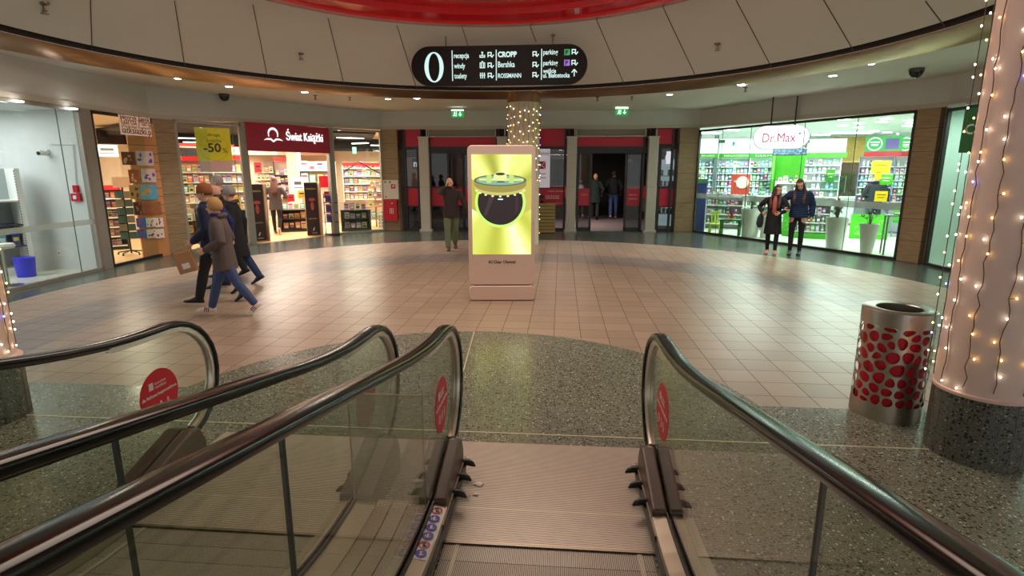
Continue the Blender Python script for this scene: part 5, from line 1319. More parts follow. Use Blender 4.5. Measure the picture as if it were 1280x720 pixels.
# red banner over the rack
p = dp(405, 227, 18.2); tag(obj('red_banner', MB().box((0, 0, 0), (0.30, 0.01, 0.36)), mat('banner_red', (206, 16, 46), 0.5, em=0.15)), 'small red vertical banner hanging above the magazine rack', 'banner', None, p, face(p.x, p.y))
# black display tables with books
def display_table(u, v, w_, h_, label, grp, z=(0.10, 0.42), top=True):
    p_ = gp(u, v); rz_ = face(p_.x, p_.y)
    o_ = thing('display_table', label, 'display table', p_, rz_)
    obj('carcass', MB().box((-w_/2+0.03, 0, h_/2), (0.06, 0.5, h_)).box((w_/2-0.03, 0, h_/2), (0.06, 0.5, h_)).box((0, 0.23, h_/2), (w_, 0.03, h_)).box((0, 0, 0.04), (w_, 0.5, 0.08)), M_bk, o_)
    obj('top', MB().box((0, 0, h_), (w_+0.02, 0.54, 0.03)), mat('table_top_grey', (90, 86, 84), 0.4), o_)
    for z_ in z[1:]: obj('shelf', MB().box((0, 0, z_-0.012), (w_-0.12, 0.48, 0.024)), M_bk, o_)
    M0 = Matrix.Translation(p_) @ Matrix.Rotation(rz_, 4, 'Z')
    for z_ in [max(q, 0.082) for q in z]+([h_+0.016] if top else []):
        n_ = int((w_-0.16)/0.18)
        for i in range(n_):
            inst('book', rb.choice(BOOKM), M0 @ Matrix.Translation((-w_/2+0.1+0.18*(i+0.5), -0.12 if z_ < h_ else rb.uniform(-.15, .1), z_+0.004)), 'book standing on '+grp.split(' on ', 1)[1], 'book', grp, (1, 1, rb.uniform(.75, 1.1)))
    return o_
display_table(371, 289, 1.0, 0.72, 'black two-tier display table with books, behind the woman in grey', 'books on the black table in the bookshop entrance')
display_table(446, 288.5, 0.95, 0.70, 'black display table with boxes of books, inside the narrow window', 'books on the black table in the narrow window')
p = gp(305, 302)*1.03
display_table(303, 303, 0.35, 0.9, 'small black display stand behind the grey window mullion', 'books on the small black stand by the mullion', z=(0.3, 0.6), top=False)
# stepped pine shelf and white dotted box
p = gp(471, 284)*1.01; o = thing('stepped_shelf', 'stepped pine gift shelf at the right of the narrow bookshop window', 'shelf', (p.x, p.y, 0), face(p.x, p.y))
for k, (w__, z_) in enumerate(((0.70, 0.30), (0.66, 0.72), (0.52, 1.05), (0.40, 1.38))):
    obj('shelf', MB().box((0, 0, z_), (w__, 0.34, 0.03)), M_wpan, o)
obj('post', MB().box((0, 0.10, 0.7), (0.06, 0.04, 1.4)).box((-0.28, 0.10, 0.36), (0.05, 0.04, 0.72)).box((0.28, 0.10, 0.36), (0.05, 0.04, 0.72)), M_wpan, o)
M0 = Matrix.Translation((p.x, p.y, 0)) @ Matrix.Rotation(face(p.x, p.y), 4, 'Z')
for (z_, n_) in ((0.316, 4), (0.736, 3), (1.066, 3), (1.396, 2)):
    for i in range(n_): inst('book', rb.choice(BOOKM), M0 @ Matrix.Translation(((i-(n_-1)/2)*0.17, -0.05, z_+0.004)), 'small gift book on the stepped pine shelf', 'book', 'gift books on the stepped pine shelf', (1, 1.4, rb.uniform(.7, 1.1)))
p = gp(482, 285.5); o = thing('dotted_box', 'white cardboard box with black dots on the floor by the stone pier', 'box', (p.x-0.12, p.y+0.1, 0), 0.2)
obj('carton', MB().box((0, 0, 0.25), (0.28, 0.25, 0.5)), M_white, o); dm = MB()
for i in range(3):
    for j in range(4): dm.cyl((-0.09+0.09*i, -0.126, 0.08+0.11*j), 0.018, 0.002, 10, M=Matrix.Rotation(PI/2, 4, 'X'))
obj('dots', dm, M_black, o)
for (u, v, Y, c, lb) in ((478, 222, 18.9, (236, 200, 30), 'yellow vertical banner at the right end of the narrow bookshop window'), (481, 240, 18.9, (216, 40, 40), 'red vertical banner under the yellow one in the narrow window')):
    p = dp(u, v, Y); tag(obj('vertical_banner', MB().box((0, 0, 0), (0.14, 0.02, 0.46)), mat('vb%d' % c[1], c, 0.5, em=0.15)), lb, 'banner', None, p, face(p.x, p.y))
# zigzag hanging lamp figure
p = dp(452, 208, 20.0); tag(obj('black_roof_frame', MB().tube([(-0.62, 0, -0.20), (-0.1, 0, 0.16), (0.6, 0, -0.24)], 0.025, 6).box((0, 0, -0.42), (1.3, 0.03, 0.03)), M_black), 'black roof-shaped frame above the books in the narrow window', 'display frame', None, p, face(p.x, p.y))
# exit sign inside the shop
p = dp(343, 189, 22.0); tag(obj('shop_exit_sign', MB().box((0, 0, 0), (0.14, 0.03, 0.26)), glow('shop_exit', (150, 240, 210), 1.6)), 'small pale green exit sign inside the bookshop entrance', 'exit sign', None, p, face(p.x, p.y))
p = dp(443, 188, 21.0); tag(obj('shop_exit_sign', MB().box((0, 0, 0), (0.14, 0.03, 0.24)), glow('shop_exit', (150, 240, 210), 1.6)), 'small pale green exit sign seen through the narrow bookshop window', 'exit sign', None, p, face(p.x, p.y))

# more goods near the entrance: boards, piles and a teller desk of pale boxes
def sheet(u, v0, v1, wpx_, Y, c, label, name='notice_board', em=0.12):
    a, c_ = dp(u, v1, Y), dp(u, v0, Y); h_ = c_.z-a.z; w_ = wpx_*Y/FPX; o_ = thing(name, label, 'board', (a.x, Y, a.z), face(a.x, Y))
    obj('board', MB().box((0, 0, h_/2), (w_, 0.02, h_)), mat('sheet%d%d%d' % c, c, 0.5, em=em), o_); obj('printed_block', MB().box((0, -0.012, h_*0.62), (w_*0.6, 0.004, h_*0.22)).box((0, -0.012, h_*0.3), (w_*0.7, 0.004, h_*0.06)), mat('sheet_ink', (60, 56, 60), 0.6), o_); return o_
sheet(373, 222, 240, 14, 19.0, (214, 206, 200), 'white notice board standing on the table by the right security gate')
sheet(323, 203, 216, 8, 21.0, (206, 30, 40), 'small red hanging card in front of the bright back wall shelf')
sheet(364, 243, 252, 8, 18.3, (210, 24, 40), 'red upright card on the display table right of the woman in grey')
sheet(378, 238, 248, 10, 18.5, (226, 170, 40), 'orange and black card on the display table by the right security gate')
sheet(296, 245, 262, 12, 15.6, (232, 176, 60), 'small orange card on the black stand behind the grey mullion')
sheet(135, 181, 196, 22, 14.6, (196, 184, 168), 'grey hanging card printed with lines in the first bookshop window')
struct('trim_bookshop_led', MB().box((-10.5, 18.45, 2.80), (2.8, 0.06, 0.06), 0.75), glow('red_led_line', (255, 60, 60), 2.0))
struct('wall_bookshop_dark', MB().box((-10.7, 18.6, 2.45), (2.6, 0.06, 0.5), 0.75), mat('slate_wall', (70, 74, 82), 0.7))
# lit goods, and an added board standing for a reflection, behind the narrow panes
p = dp(834, 230, 19.6); shelf_unit('lit_shelf', 'lit shelf of pharmacy goods behind the narrow pane left of the right stone pier', 'shelf', p.x, p.y, 0.62, 2.35, [0.5, 1.1, 1.45, 1.8], 0.25, back=mat('lit_back', (206, 232, 230), 0.5, em=0.5), fgroup='goods on the lit shelf behind the narrow pane', flabel='small pack on the lit shelf behind the narrow entrance pane', fcat='pharmacy product', fname='pharmacy_product', fmesh=PACKM, fillstep=0.13, fsc=1.2)
q = dp(836.5, 197, 19.35); tag(obj('round_lit_sign', MB().extr(capsule(0.24, 0.42), Matrix.Identity(4), 0.04), glow('small_sign_white', (255, 245, 250), 1.6)), 'small rounded glowing white sign behind the narrow right-hand entrance pane', 'sign', None, q)
p = dp(516.5, 212, 18.9); o = thing('reflection_board', 'added warm-toned board with white script, standing for a reflection in the narrow left-hand entrance pane', 'poster', (p.x, p.y, 0), 0.05)
obj('board', MB().box((0, 0, 1.75), (0.50, 0.03, 1.3)), mat('reflection_tan', (176, 136, 108), 0.5, em=0.22, var=0.25, scale=4), o); obj('dark_corner', MB().box((0.14, -0.02, 2.2), (0.32, 0.01, 0.34)), mat('reflection_maroon', (84, 30, 26), 0.5, em=0.1), o); lettering('lettering', 'ns', 0.30, glow('reflection_white', (240, 240, 250), 1.0), o, 0.02, 2.10, -0.04, width=0.24, bold=0.01)
obj('orange_glow_ball', MB().ball((0.24, -0.06, 1.78), 0.065, 14, 10), glow('reflection_orange', (255, 160, 40), 1.6), o, smooth=True)  # glowing ball added to the reflection board

# ================================================================ WHITE SHOWROOM (far left)
M_wr = mat('white_room_wall', (216, 218, 218), 0.5)
struct('floor_white_room', MB().prism([(-8.25, 3), (-8.25, 11.2), (-12.5, 11.4), (-12.5, 3)], 0, 0.008), mat('white_floor', (206, 204, 190), 0.25))
struct('wall_white_room', MB().prism([(-8.3, 11.0), (-12.5, 11.4), (-12.5, 11.5), (-8.3, 11.1)], 0, 3.12).prism([(-12.4, 3), (-12.5, 3), (-12.5, 11.4), (-12.4, 11.4)], 0, 3.12), M_wr)
struct('ceiling_white_room', MB().prism([(-8.3, 3), (-8.3, 11.1), (-12.5, 11.4), (-12.5, 3)], 3.10, 3.15), M_wr)
area('white_room_light', (-10.2, 8.5, 3.05), 2.0, 120, (250, 250, 255), sy=4.0)
for (u, v) in ((16, 133), (86, 148)):
    p = dp(u, v, 9.6 if u < 50 else 10.7); tag(obj('ceiling_spot', MB().box((0, 0, 0), (0.3, 0.12, 0.02)), glow('wr_spot', (250, 252, 255), 7)), 'white ceiling light inside the white showroom, '+('left' if u < 50 else 'right')+' one', 'downlight', None, (p.x, p.y, 3.085))
# perforated white display cabinet with a rounded canopy
p = gp(48, 341)+Vector((-0.48, -0.30, 0)); cb = thing('display_cabinet', 'white perforated-edge display cabinet standing inside the white showroom', 'cabinet', (p.x, p.y, 0), 1.0)
obj('side_panel', MB().box((0.45, 0, 1.0), (0.08, 0.55, 2.0)), M_white, cb); obj('side_panel', MB().box((-0.45, 0, 1.0), (0.06, 0.55, 2.0)), M_white, cb)
obj('back_panel', MB().box((0, 0.24, 1.0), (0.9, 0.03, 2.0)), mat('cab_grey', (160, 170, 172), 0.4), cb); obj('plinth', MB().box((0, 0, 0.07), (0.98, 0.56, 0.14)), M_white, cb)
for z_ in (0.55, 0.95, 1.4): obj('shelf', MB().box((0, 0, z_), (0.86, 0.5, 0.03)), mat('shelf_dark_blue', (60, 66, 84), 0.4) if z_ < 1.2 else M_white, cb)
pm = MB()
for k in range(36): pm.box((0.402, -0.278, 0.2+k*0.05), (0.014, 0.004, 0.025))
obj('perforations', pm, M_black, cb)
M0 = Matrix.Translation((p.x, p.y, 0)) @ Matrix.Rotation(1.0, 4, 'Z')
for k in range(4): inst('product_box', PACKM[7 if k % 2 else 3], M0 @ Matrix.Translation((-0.3+0.2*k, -0.1, 0.567)), 'blue and white product box in the white showroom cabinet', 'product box', 'boxes in the showroom cabinet', (1.4, 1.4, 1.4))
bn_ = obj('blue_bin', MB().cyl((0, 0, 0), 0.14, 0.36, 20, r2=0.17), mat('bin_blue', (20, 40, 220), 0.35)); tag(bn_, 'bright blue waste bin on the floor beside the white showroom cabinet', 'bin', None, (gp(34, 346).x, gp(34, 346).y, 0.009))
p = gp(11, 358); st = thing('white_stool', 'white pedestal stool with a round grey foot inside the white showroom', 'stool', (p.x, p.y, 0))
obj('seat', MB().lathe([(0.001, 0.74), (0.17, 0.74), (0.19, 0.70), (0.17, 0.66), (0.001, 0.66)], 24), M_white, st, smooth=True); obj('column', MB().cyl((0, 0, 0.02), 0.025, 0.64, 14), M_steel, st); obj('foot', MB().lathe([(0.22, 0), (0.21, 0.015), (0.03, 0.03)], 28), M_steel, st, smooth=True)
# CCTV and red call point on the white back wall
def onwhite(u, v):
    d = ray(u, v); a = Vector((-8.3, 11.0)); b_ = Vector((-12.5, 11.4)); n_ = Vector((b_.y-a.y, -(b_.x-a.x))).normalized(); t = a.dot(n_)/(d.x*n_.x+d.y*n_.y); return Vector((d.x*t, d.y*t, EYE+d.z*t))
p = onwhite(96.5, 236); tag(obj('call_point', MB().box((0, -0.03, 0), (0.10, 0.05, 0.14)), M_redp, None, bevel=0.006), 'upper small red alarm box on the white showroom wall', 'alarm box', None, p, -0.095)
p = onwhite(97, 246.5); cp_ = tag(obj('call_point', MB().box((0, -0.03, 0), (0.20, 0.05, 0.15)), M_redp, None, bevel=0.006), 'lower wide red alarm box with a white symbol on the white showroom wall', 'alarm box', None, p, -0.095); obj('symbol', MB().box((-0.01, -0.057, 0), (0.07, 0.004, 0.07)), M_white, cp_)
p = onwhite(60, 190); o = thing('security_camera', 'white bullet security camera on the white showroom wall', 'security camera', p, -0.095)
obj('bracket', MB().box((0, -0.03, 0.0), (0.08, 0.06, 0.08)), M_white, o); obj('body', MB().cyl((0, -0.04, -0.02), 0.05, 0.16, 14, M=Matrix.Rotation(PI/2, 4, 'X')), M_white, o); obj('lens', MB().cyl((0, -0.205, -0.03), 0.036, 0.01, 14, M=Matrix.Rotation(PI/2, 4, 'X')), M_black, o)
q = onwhite(96, 230); w0 = onwhite(92, 181); tag(obj('cable_conduit', MB().tube([onwhite(62, 180)+Vector((0, -0.02, 0)), w0+Vector((0, -0.02, 0)), q+Vector((0, -0.02, 0))], 0.010, 6), M_white), 'thin white conduit running to the alarm boxes on the showroom wall', 'conduit')
p = onwhite(75, 316); so = tag(obj('wall_socket', MB().box((0, -0.01, 0), (0.09, 0.02, 0.12)), M_white), 'white socket low on the showroom wall', 'socket', None, p, -0.095); obj('plug_hole', MB().cyl((0, -0.019, 0), 0.022, 0.004, 12, M=Matrix.Rotation(PI/2, 4, 'X')), M_alu, so)
# ================================================================ PHARMACY (right)
M_pfl = mat('pharmacy_floor', (226, 230, 220), 0.25); M_pw = mat('pharmacy_wall', (222, 232, 226), 0.6)
M_grn = mat('pharmacy_green', (52, 150, 20), 0.4, em=0.12); M_lb = glow('lightbox_white', (222, 252, 246), 1.9); M_grey = mat('shelf_grey', (190, 198, 202), 0.4)
MX, NX = Vector(WP['Mx']), Vector(WP['Nx'])
poly = [(5.62, 18.2), (5.95, 18.12), (8.62, 12.2), (8.78, 11.75), (13.5, 12.0), (15.5, 18.5), (12.0, 24.5), (7.0, 24.6)]
struct('floor_pharmacy', MB().prism(poly, 0.0, 0.008), M_pfl)
struct('ceiling_pharmacy', MB().prism(poly, 3.30, 3.36), mat('pharmacy_ceiling', (222, 232, 224), 0.7))
struct('wall_pharmacy', MB().prism([(5.75, 18.5), (5.85, 18.5), (7.1, 24.6), (7.0, 24.6)], 0, 3.3).prism([(7.0, 24.5), (12.0, 24.5), (12.0, 24.6), (7.0, 24.6)], 0, 3.3).prism([(12.0, 24.5), (15.5, 18.5), (15.6, 18.6), (12.1, 24.6)], 0, 3.3).prism([(15.5, 18.5), (13.5, 12.0), (13.6, 12.0), (15.6, 18.5)], 0, 3.3).prism([(8.85, 11.75), (13.5, 12.0), (13.5, 12.1), (8.85, 11.85)], 0, 3.3), M_pw)
for x, y, e_ in ((8.0, 18.0, 300), (10.0, 15.0, 300), (11.0, 19.0, 300), (8.8, 21.8, 240)):
    area('pharmacy_light', (x, y, 3.1), 1.8, e_*0.62, (240, 255, 248), sy=1.8)
M_pl = glow('pharmacy_lamp', (250, 255, 255), 9)
for (u, v) in ((1035, 144), (1055, 147.5), (1074, 152), (1102, 150.5), (1137, 148.5), (1108, 146.5), (1135, 155.5), (1093, 162), (1073, 157.5), (1053, 155), (1109, 163.5), (1124, 165.5), (1140, 152)):
    p = gp(u, v+2, 3.285)
    if p.y > 24 or p.x < 6 or p.y < 5: continue
    tag(obj('ceiling_lamp', MB().box((0, 0, 0), (0.26, 0.16, 0.02)), M_pl), 'small rectangular white lamp in the pharmacy ceiling', 'ceiling light', 'pharmacy ceiling lamps', p, 0.3)
def pl_line(u0, v0, u1, v1, nm):
    a, c = gp(u0, v0, 3.28), gp(u1, v1, 3.28)
for (u, v, Y, w__, rz_) in ((884, 170, 20.0, 0.9, 0.1), (915, 160.5, 18.6, 0.5, 0.5), (1064, 168.5, 20.0, 1.4, 0.05), (1026, 171, 21.0, 0.6, 0.1)):
    p = dp(u, v, Y); o = thing('strip_light', 'long white strip light in the pharmacy ceiling', 'ceiling light', (p.x, p.y, 3.29), rz_, 'pharmacy strip lights')
    obj('diffuser', MB().box((0, 0, -0.03), (w__, 0.22, 0.03)), M_pl, o); obj('housing', MB().box((0, 0, -0.005), (w__+0.04, 0.26, 0.02)), M_white, o)
def punit(name, label, u, v, Y, w_, h_, lev, group, what='b', z0=0.0, frame=M_white, rz=None, step=0.11, fs=1.0, hd=None, hz=0.2, frac=0.95, depth=0.3):
    p_ = dp(u, v, Y)
    return shelf_unit(name, label, 'shelf', p_.x, p_.y, w_, h_, lev, depth, rz=rz, frame=frame, back=M_grey, header=hd, hz=hz, z0=z0, shelfm=M_white,
                      fgroup=group, flabel='small pharmacy product standing on '+group.split(' on ', 1)[1], fcat='pharmacy product', fname='pharmacy_product', fmesh=BOTM+PACKM, fillstep=step, fsc=fs, frac=frac)
def wpx(px, Y): return px*Y/FPX*1.02
# back-left wall shelving with lightbox headers
Y = 20.4
for k, (u0, u1, txt, cat_) in enumerate(((868, 889, 'CICRAY', 'DERMOKOSMETYKI'), (894, 932, 'AVÈNE', 'DERMOKOSMETYKI'), (933, 966, 'VICHY', 'DERMO'))):
    uc = (u0+u1)/2; w_ = wpx(u1-u0, Y); p = dp(uc, 250, Y); z1, z0_ = dp(uc, 174, Y).z, dp(uc, 192, Y).z; z2 = dp(uc, 197.5, Y).z
    zl = [dp(uc, v, Y).z for v in (258, 250, 241, 233, 225, 216.5, 208.5)]
    punit('pharmacy_shelf', 'white pharmacy wall shelf under a lit header, '+('narrow one at the left end', 'middle one beside the dark post', 'right one behind the hanging sign')[k], uc, 250, Y, w_-0.05, z2, zl, 'products on the '+('leftmost', 'middle', 'right')[k]+' pharmacy wall shelf', step=0.125, fs=1.25 if k else 1.2, frac=0.97)
    hd = thing('lightbox_header', 'glowing white header with a green strip over the '+('leftmost', 'middle', 'right')[k]+' pharmacy wall shelf', 'lightbox', (p.x, p.y-0.2, 0), face(p.x, p.y))
    obj('lightbox', MB().box((0, 0, (z1+z0_)/2), (w_, 0.10, z1-z0_)), M_lb, hd); gs = obj('green_strip', MB().box((0, 0, (z0_+z2)/2), (w_, 0.11, z0_-z2)), M_grn, hd)
    lettering('lettering', txt, 0.22, mat('lightbox_grey_print', (150, 190, 190), 0.5, em=0.8), hd, -w_*0.3, (z1+z0_)/2-0.08, -0.055, width=w_*0.55); lettering('lettering', cat_, 0.09, M_white, gs, -w_*0.35, (z0_+z2)/2-0.035, -0.06, width=w_*0.7)
    if k == 1: obj('green_emblem', MB().box((-w_*0.10, -0.053, z0_+0.33), (0.09, 0.004, 0.14)), mat('emb_green', (60, 180, 130), 0.5), hd)
p = dp(892, 230, 20.2); struct('trim_pharmacy_post', MB().box((p.x, p.y, 1.6), (0.12, 0.12, 3.2)), mat('pharmacy_dark_post', (66, 82, 88), 0.5))
struct('trim_pharmacy_green', MB().prism([(5.98, 20.3), (10.6, 20.3), (10.6, 20.4), (5.98, 20.4)], 2.93, 3.04), mat('dark_green_band', (20, 96, 50), 0.5))
# green projecting block with a screen, in the middle
Yg = 19.6; p = dp(984, 225, Yg); w_ = wpx(33, Yg); zt_ = dp(984, 194, Yg).z
gb = thing('green_block', 'bright green projecting wall block in the pharmacy, under the blue screen', 'wall block', (p.x, p.y, 0), face(p.x, p.y)+0.12)
obj('block', MB().box((0, 0, zt_/2), (w_, 0.35, zt_)), M_grn, gb, bevel=0.01); obj('side_fin', MB().box((-w_/2-0.02, -0.10, zt_/2), (0.05, 0.5, zt_)), mat('fin_green', (110, 190, 70), 0.4, em=0.1), gb)
p = dp(987, 189, 18.4); w_ = wpx(36, 18.4); o = thing('ceiling_screen', 'blue patterned ceiling screen hanging behind the pharmacy sign', 'screen', p, face(p.x, p.y)+0.1)
def pixm():
    m, t, b = nt('blue_screen_image'); tc = N(t, 'ShaderNodeTexCoord'); v = N(t, 'ShaderNodeTexVoronoi', i_Scale=14.0); L(t, tc.outputs['Object'], v.inputs['Vector'])
    r = ramp(t, [(0.0, srgb((30, 80, 130))), (0.5, srgb((90, 160, 200))), (1.0, srgb((220, 240, 250)))]); L(t, v.outputs['Distance'], r.inputs[0]); L(t, r.outputs[0], b.inputs['Emission Color']); b.inputs['Emission Strength'].default_value = 0.9; b.inputs['Base Color'].default_value = (.02, .02, .02, 1)
    return m
obj('picture', MB().box((0, -0.03, 0), (w_-0.04, 0.01, 0.22)), pixm(), o); obj('casing', MB().box((0, 0, 0), (w_, 0.05, 0.27)), M_black, o)
# second run of shelves
Y = 20.8; uc = 1022; w_ = wpx(40, Y); z1, z0_, z2 = dp(uc, 174, Y).z, dp(uc, 191, Y).z, dp(uc, 197, Y).z
punit('pharmacy_shelf', 'white pharmacy wall shelf right of the green block, with lit header', uc, 250, Y, w_, z2, [dp(uc, v, Y).z for v in (257, 246, 236, 226, 216, 206.5)], 'products on the pharmacy shelf right of the green block', step=0.15, fs=1.3)
p = dp(uc, 250, Y); hd = thing('lightbox_header', 'glowing white header right of the green block in the pharmacy', 'lightbox', (p.x, p.y-0.2, 0), face(p.x, p.y))
obj('lightbox', MB().box((0, 0, (z1+z0_)/2), (w_, 0.10, z1-z0_)), M_lb, hd); obj('green_strip', MB().box((0, 0, (z0_+z2)/2), (w_+0.1, 0.11, z0_-z2)), M_grn, hd)
punit('gondola_shelf', 'white display shelf of cartons under the green block, behind the two women', 984, 262, 18.9, 0.85, 1.62, [0.3, 0.62, 0.94, 1.26, 1.56], 'products on the shelf under the green block', step=0.16, fs=1.35)
# ochre passage
Yp = 21.2; p = dp(1058, 230, Yp); w_ = wpx(30, Yp); struct('wall_ochre_passage', MB().box((p.x, p.y, 1.6), (w_+0.3, 0.1, 3.2), face(p.x, p.y)), mat('ochre_wall', (176, 146, 70), 0.6))
dr = struct('door_10', MB().box((p.x+0.05, p.y-0.08, 1.15), (0.75, 0.06, 2.2), face(p.x, p.y)), mat('dark_brown_door', (84, 58, 36), 0.5)); obj('door_frame', MB().box((p.x+0.05, p.y-0.10, 2.3), (0.9, 0.08, 0.06), face(p.x, p.y)).box((p.x+0.46, p.y-0.02, 1.15), (0.05, 0.08, 2.3), face(p.x, p.y)), mat('pine_frame', (206, 176, 110), 0.5), dr)
# right-hand wall behind the counter: green lightboxes, red strip, blue-lit shelves
Yr = 17.6
for k, (u0, u1) in enumerate(((1073, 1110), (1111, 1146))):
    uc = (u0+u1)/2; w_ = wpx(u1-u0, Yr); p = dp(uc, 240, Yr); z1, z0_, z2 = dp(uc, 171, Yr).z, dp(uc, 189.5, Yr).z, dp(uc, 195.5, Yr).z
    lb_ = ('left', 'right')[k]
    punit('medicine_shelf', 'blue-lit medicine shelf behind the pharmacy counter, '+lb_+' one', uc, 240, Yr, w_-0.06, z2, [dp(uc, v, Yr).z for v in (252, 243, 234, 225.5, 217, 208)], 'products on the '+lb_+' medicine shelf behind the counter', frame=mat('shelf_blue_grey', (110, 122, 170), 0.4), step=0.115, fs=1.1)
    hd = thing('lightbox_header', 'green lightbox with a white round badge over the '+lb_+' medicine shelf', 'lightbox', (p.x, p.y-0.2, 0), face(p.x, p.y))
    obj('lightbox', MB().box((0, 0, (z1+z0_)/2), (w_, 0.10, z1-z0_)), glow('lightbox_green', (60, 200, 90), 1.0), hd); obj('red_strip', MB().box((0, 0, (z0_+z2)/2), (w_, 0.11, z0_-z2)), mat('strip_red', (190, 30, 50), 0.4, em=0.3), hd)
    obj('badge', MB().lathe([(0.17, 0), (0.20, 0), (0.20, 0.004), (0.17, 0.004), (0.17, 0)], 28, (-w_*0.24, -0.054, (z1+z0_)/2), Matrix.Rotation(PI/2, 4, 'X')).box((-w_*0.24, -0.056, (z1+z0_)/2+0.05), (0.24, 0.004, 0.04)).box((-w_*0.24, -0.056, (z1+z0_)/2-0.03), (0.18, 0.004, 0.04)), M_lb, hd)
    obj('product_picture', MB().box((w_*0.22, -0.054, (z1+z0_)/2), (w_*0.36, 0.004, (z1-z0_)*0.7)), mat('pic_violet', (96, 80, 150) if k == 0 else (210, 230, 240), 0.4, em=0.35), hd)
# counter and its yellow cards, glass screens
p = gp(1098, 292)*1.12; ct = thing('pharmacy_counter', 'white pharmacy counter with a brown plinth at the right of the shop', 'counter', (p.x-0.1, p.y+0.3, 0), face(p.x, p.y))
obj('carcass', MB().box((0, 0, 0.55), (2.1, 0.6, 0.9)), mat('counter_grey_green', (176, 190, 180), 0.5), ct, bevel=0.01); obj('top', MB().box((0, 0, 1.02), (2.2, 0.7, 0.05)), M_white, ct, bevel=0.008); obj('plinth', MB().box((0, 0.0, 0.05), (2.1, 0.58, 0.10)), mat('plinth_brown', (120, 80, 60), 0.5), ct)
CM = Matrix.Translation((p.x-0.1, p.y+0.3, 0)) @ Matrix.Rotation(face(p.x, p.y), 4, 'Z')
for i in range(8): inst('pharmacy_product', rb.choice(PACKM), CM @ Matrix.Translation((0.15+0.11*i, -0.18, 1.046)), 'small product box standing on the pharmacy counter top', 'pharmacy product', 'products on the counter top', (1.1, 1, 1.3))
def card(name, u, v0, v1, w_px, Y, m, label, cat='sign'):
    a, c = dp(u, v1, Y), dp(u, v0, Y); o_ = thing(name, label, cat, (a.x, Y, a.z), face(a.x, Y)); h_ = c.z-a.z; w__ = wpx(w_px, Y)
    obj('board', MB().box((0, 0, h_/2), (w__, 0.02, h_)), m, o_); obj('printed_lines', MB().box((0, -0.012, h_*0.66), (w__*0.7, 0.004, h_*0.08)).box((0, -0.012, h_*0.4), (w__*0.5, 0.004, h_*0.06)), mat('card_ink', (150, 110, 20), 0.5) if 'yellow' in label else M_white, o_)
    return o_
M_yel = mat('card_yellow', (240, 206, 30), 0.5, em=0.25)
card('price_card', 1100, 201, 217, 19, 15.6, M_yel, 'large yellow card hanging over the pharmacy counter'); card('price_card', 1100.5, 239, 252, 13, 14.9, M_yel, 'small yellow card on the pharmacy counter front')
card('price_card', 1097, 211, 224, 7, 15.4, M_yel, 'narrow yellow strip card under the large hanging card'); card('green_card', 1107, 218, 231, 13, 15.9, M_grn, 'green card on the counter beside the customer in black')
card('green_card', 1037, 212, 227, 9, 17.0, M_grn, 'small green card at the glass counter screen'); card('red_poster', 924.5, 218, 243, 21, 18.0, mat('poster_coral', (224, 84, 70), 0.5, em=0.25), 'coral red sale poster with a white round badge in the pharmacy', 'poster')
q = dp(928, 228, 17.96); tag(obj('round_badge', MB().cyl((0, 0, 0), 0.19, 0.01, 28, M=Matrix.Rotation(PI/2, 4, 'X')), mat('badge_white', (250, 236, 230), 0.5, em=0.3)), 'white round badge fixed on the coral red poster', 'badge', None, q, face(q.x, q.y))
gsn = thing('counter_glass_screen', 'clear glass hygiene screen standing on the pharmacy counter left of the customer', 'glass screen', CM @ Vector((-0.75, -0.2, 1.046)), face(p.x, p.y)); obj('pane', MB().box((0, 0, 0.42), (0.75, 0.01, 0.84)), glass('screen_glass', (216, 238, 230), 1.5), gsn); obj('feet', MB().box((-0.3, 0, 0.01), (0.05, 0.2, 0.02)).box((0.3, 0, 0.01), (0.05, 0.2, 0.02)), M_steel, gsn)
# mid-floor display gondolas full of packs
for k, (u, v, Y, w_, lv, lb) in enumerate(((905, 262, 18.6, 1.15, (0.25, 0.55, 0.85, 1.12), 'white pharmacy gondola shelf behind the small green chair and table'), (955, 262, 18.2, 0.85, (0.25, 0.55, 0.85, 1.15), 'white pharmacy gondola shelf behind the two women'), (1012, 285, 16.4, 1.0, (0.22, 0.48, 0.74, 1.0), 'low white gondola with a green skirt left of the tall planter'))):
    p_ = dp(u, v, Y); punit('gondola_shelf', lb, u, v, Y, w_, lv[-1]+0.06, lv, 'products on the '+('gondola behind the green chair', 'gondola behind the two women', 'low gondola with the green skirt')[k], step=0.12, fs=1.1, depth=0.4)
    if k == 2: tag(obj('green_skirt_board', MB().box((0, -0.22, 0.09), (1.04, 0.02, 0.16)), M_grn), 'green kick board along the foot of the low pharmacy gondola', 'kick board', None, (p_.x, p_.y, 0), face(p_.x, p_.y))
def glass_case(u, v, Y, label, w_=0.45, h_=0.5):
    p_ = dp(u, v, Y); o_ = thing('glass_display_case', label, 'display case', p_, face(p_.x, p_.y)); obj('glass_box', MB().box((0, 0, h_/2), (w_, 0.3, h_)), glass('case_glass', (214, 232, 226), 1.5), o_)
    f = MB(); 
    for sx_ in (-1, 1):
        for sy_ in (-1, 1): f.box((sx_*w_/2, sy_*0.15, h_/2), (0.012, 0.012, h_))
    obj('frame', f, M_alu, o_); return o_
glass_case(957, 244, 17.5, 'glass display case with packs to the left of the two women'); glass_case(1040, 240, 16.0, 'glass display case in front of the counter screen', 0.6, 0.45)
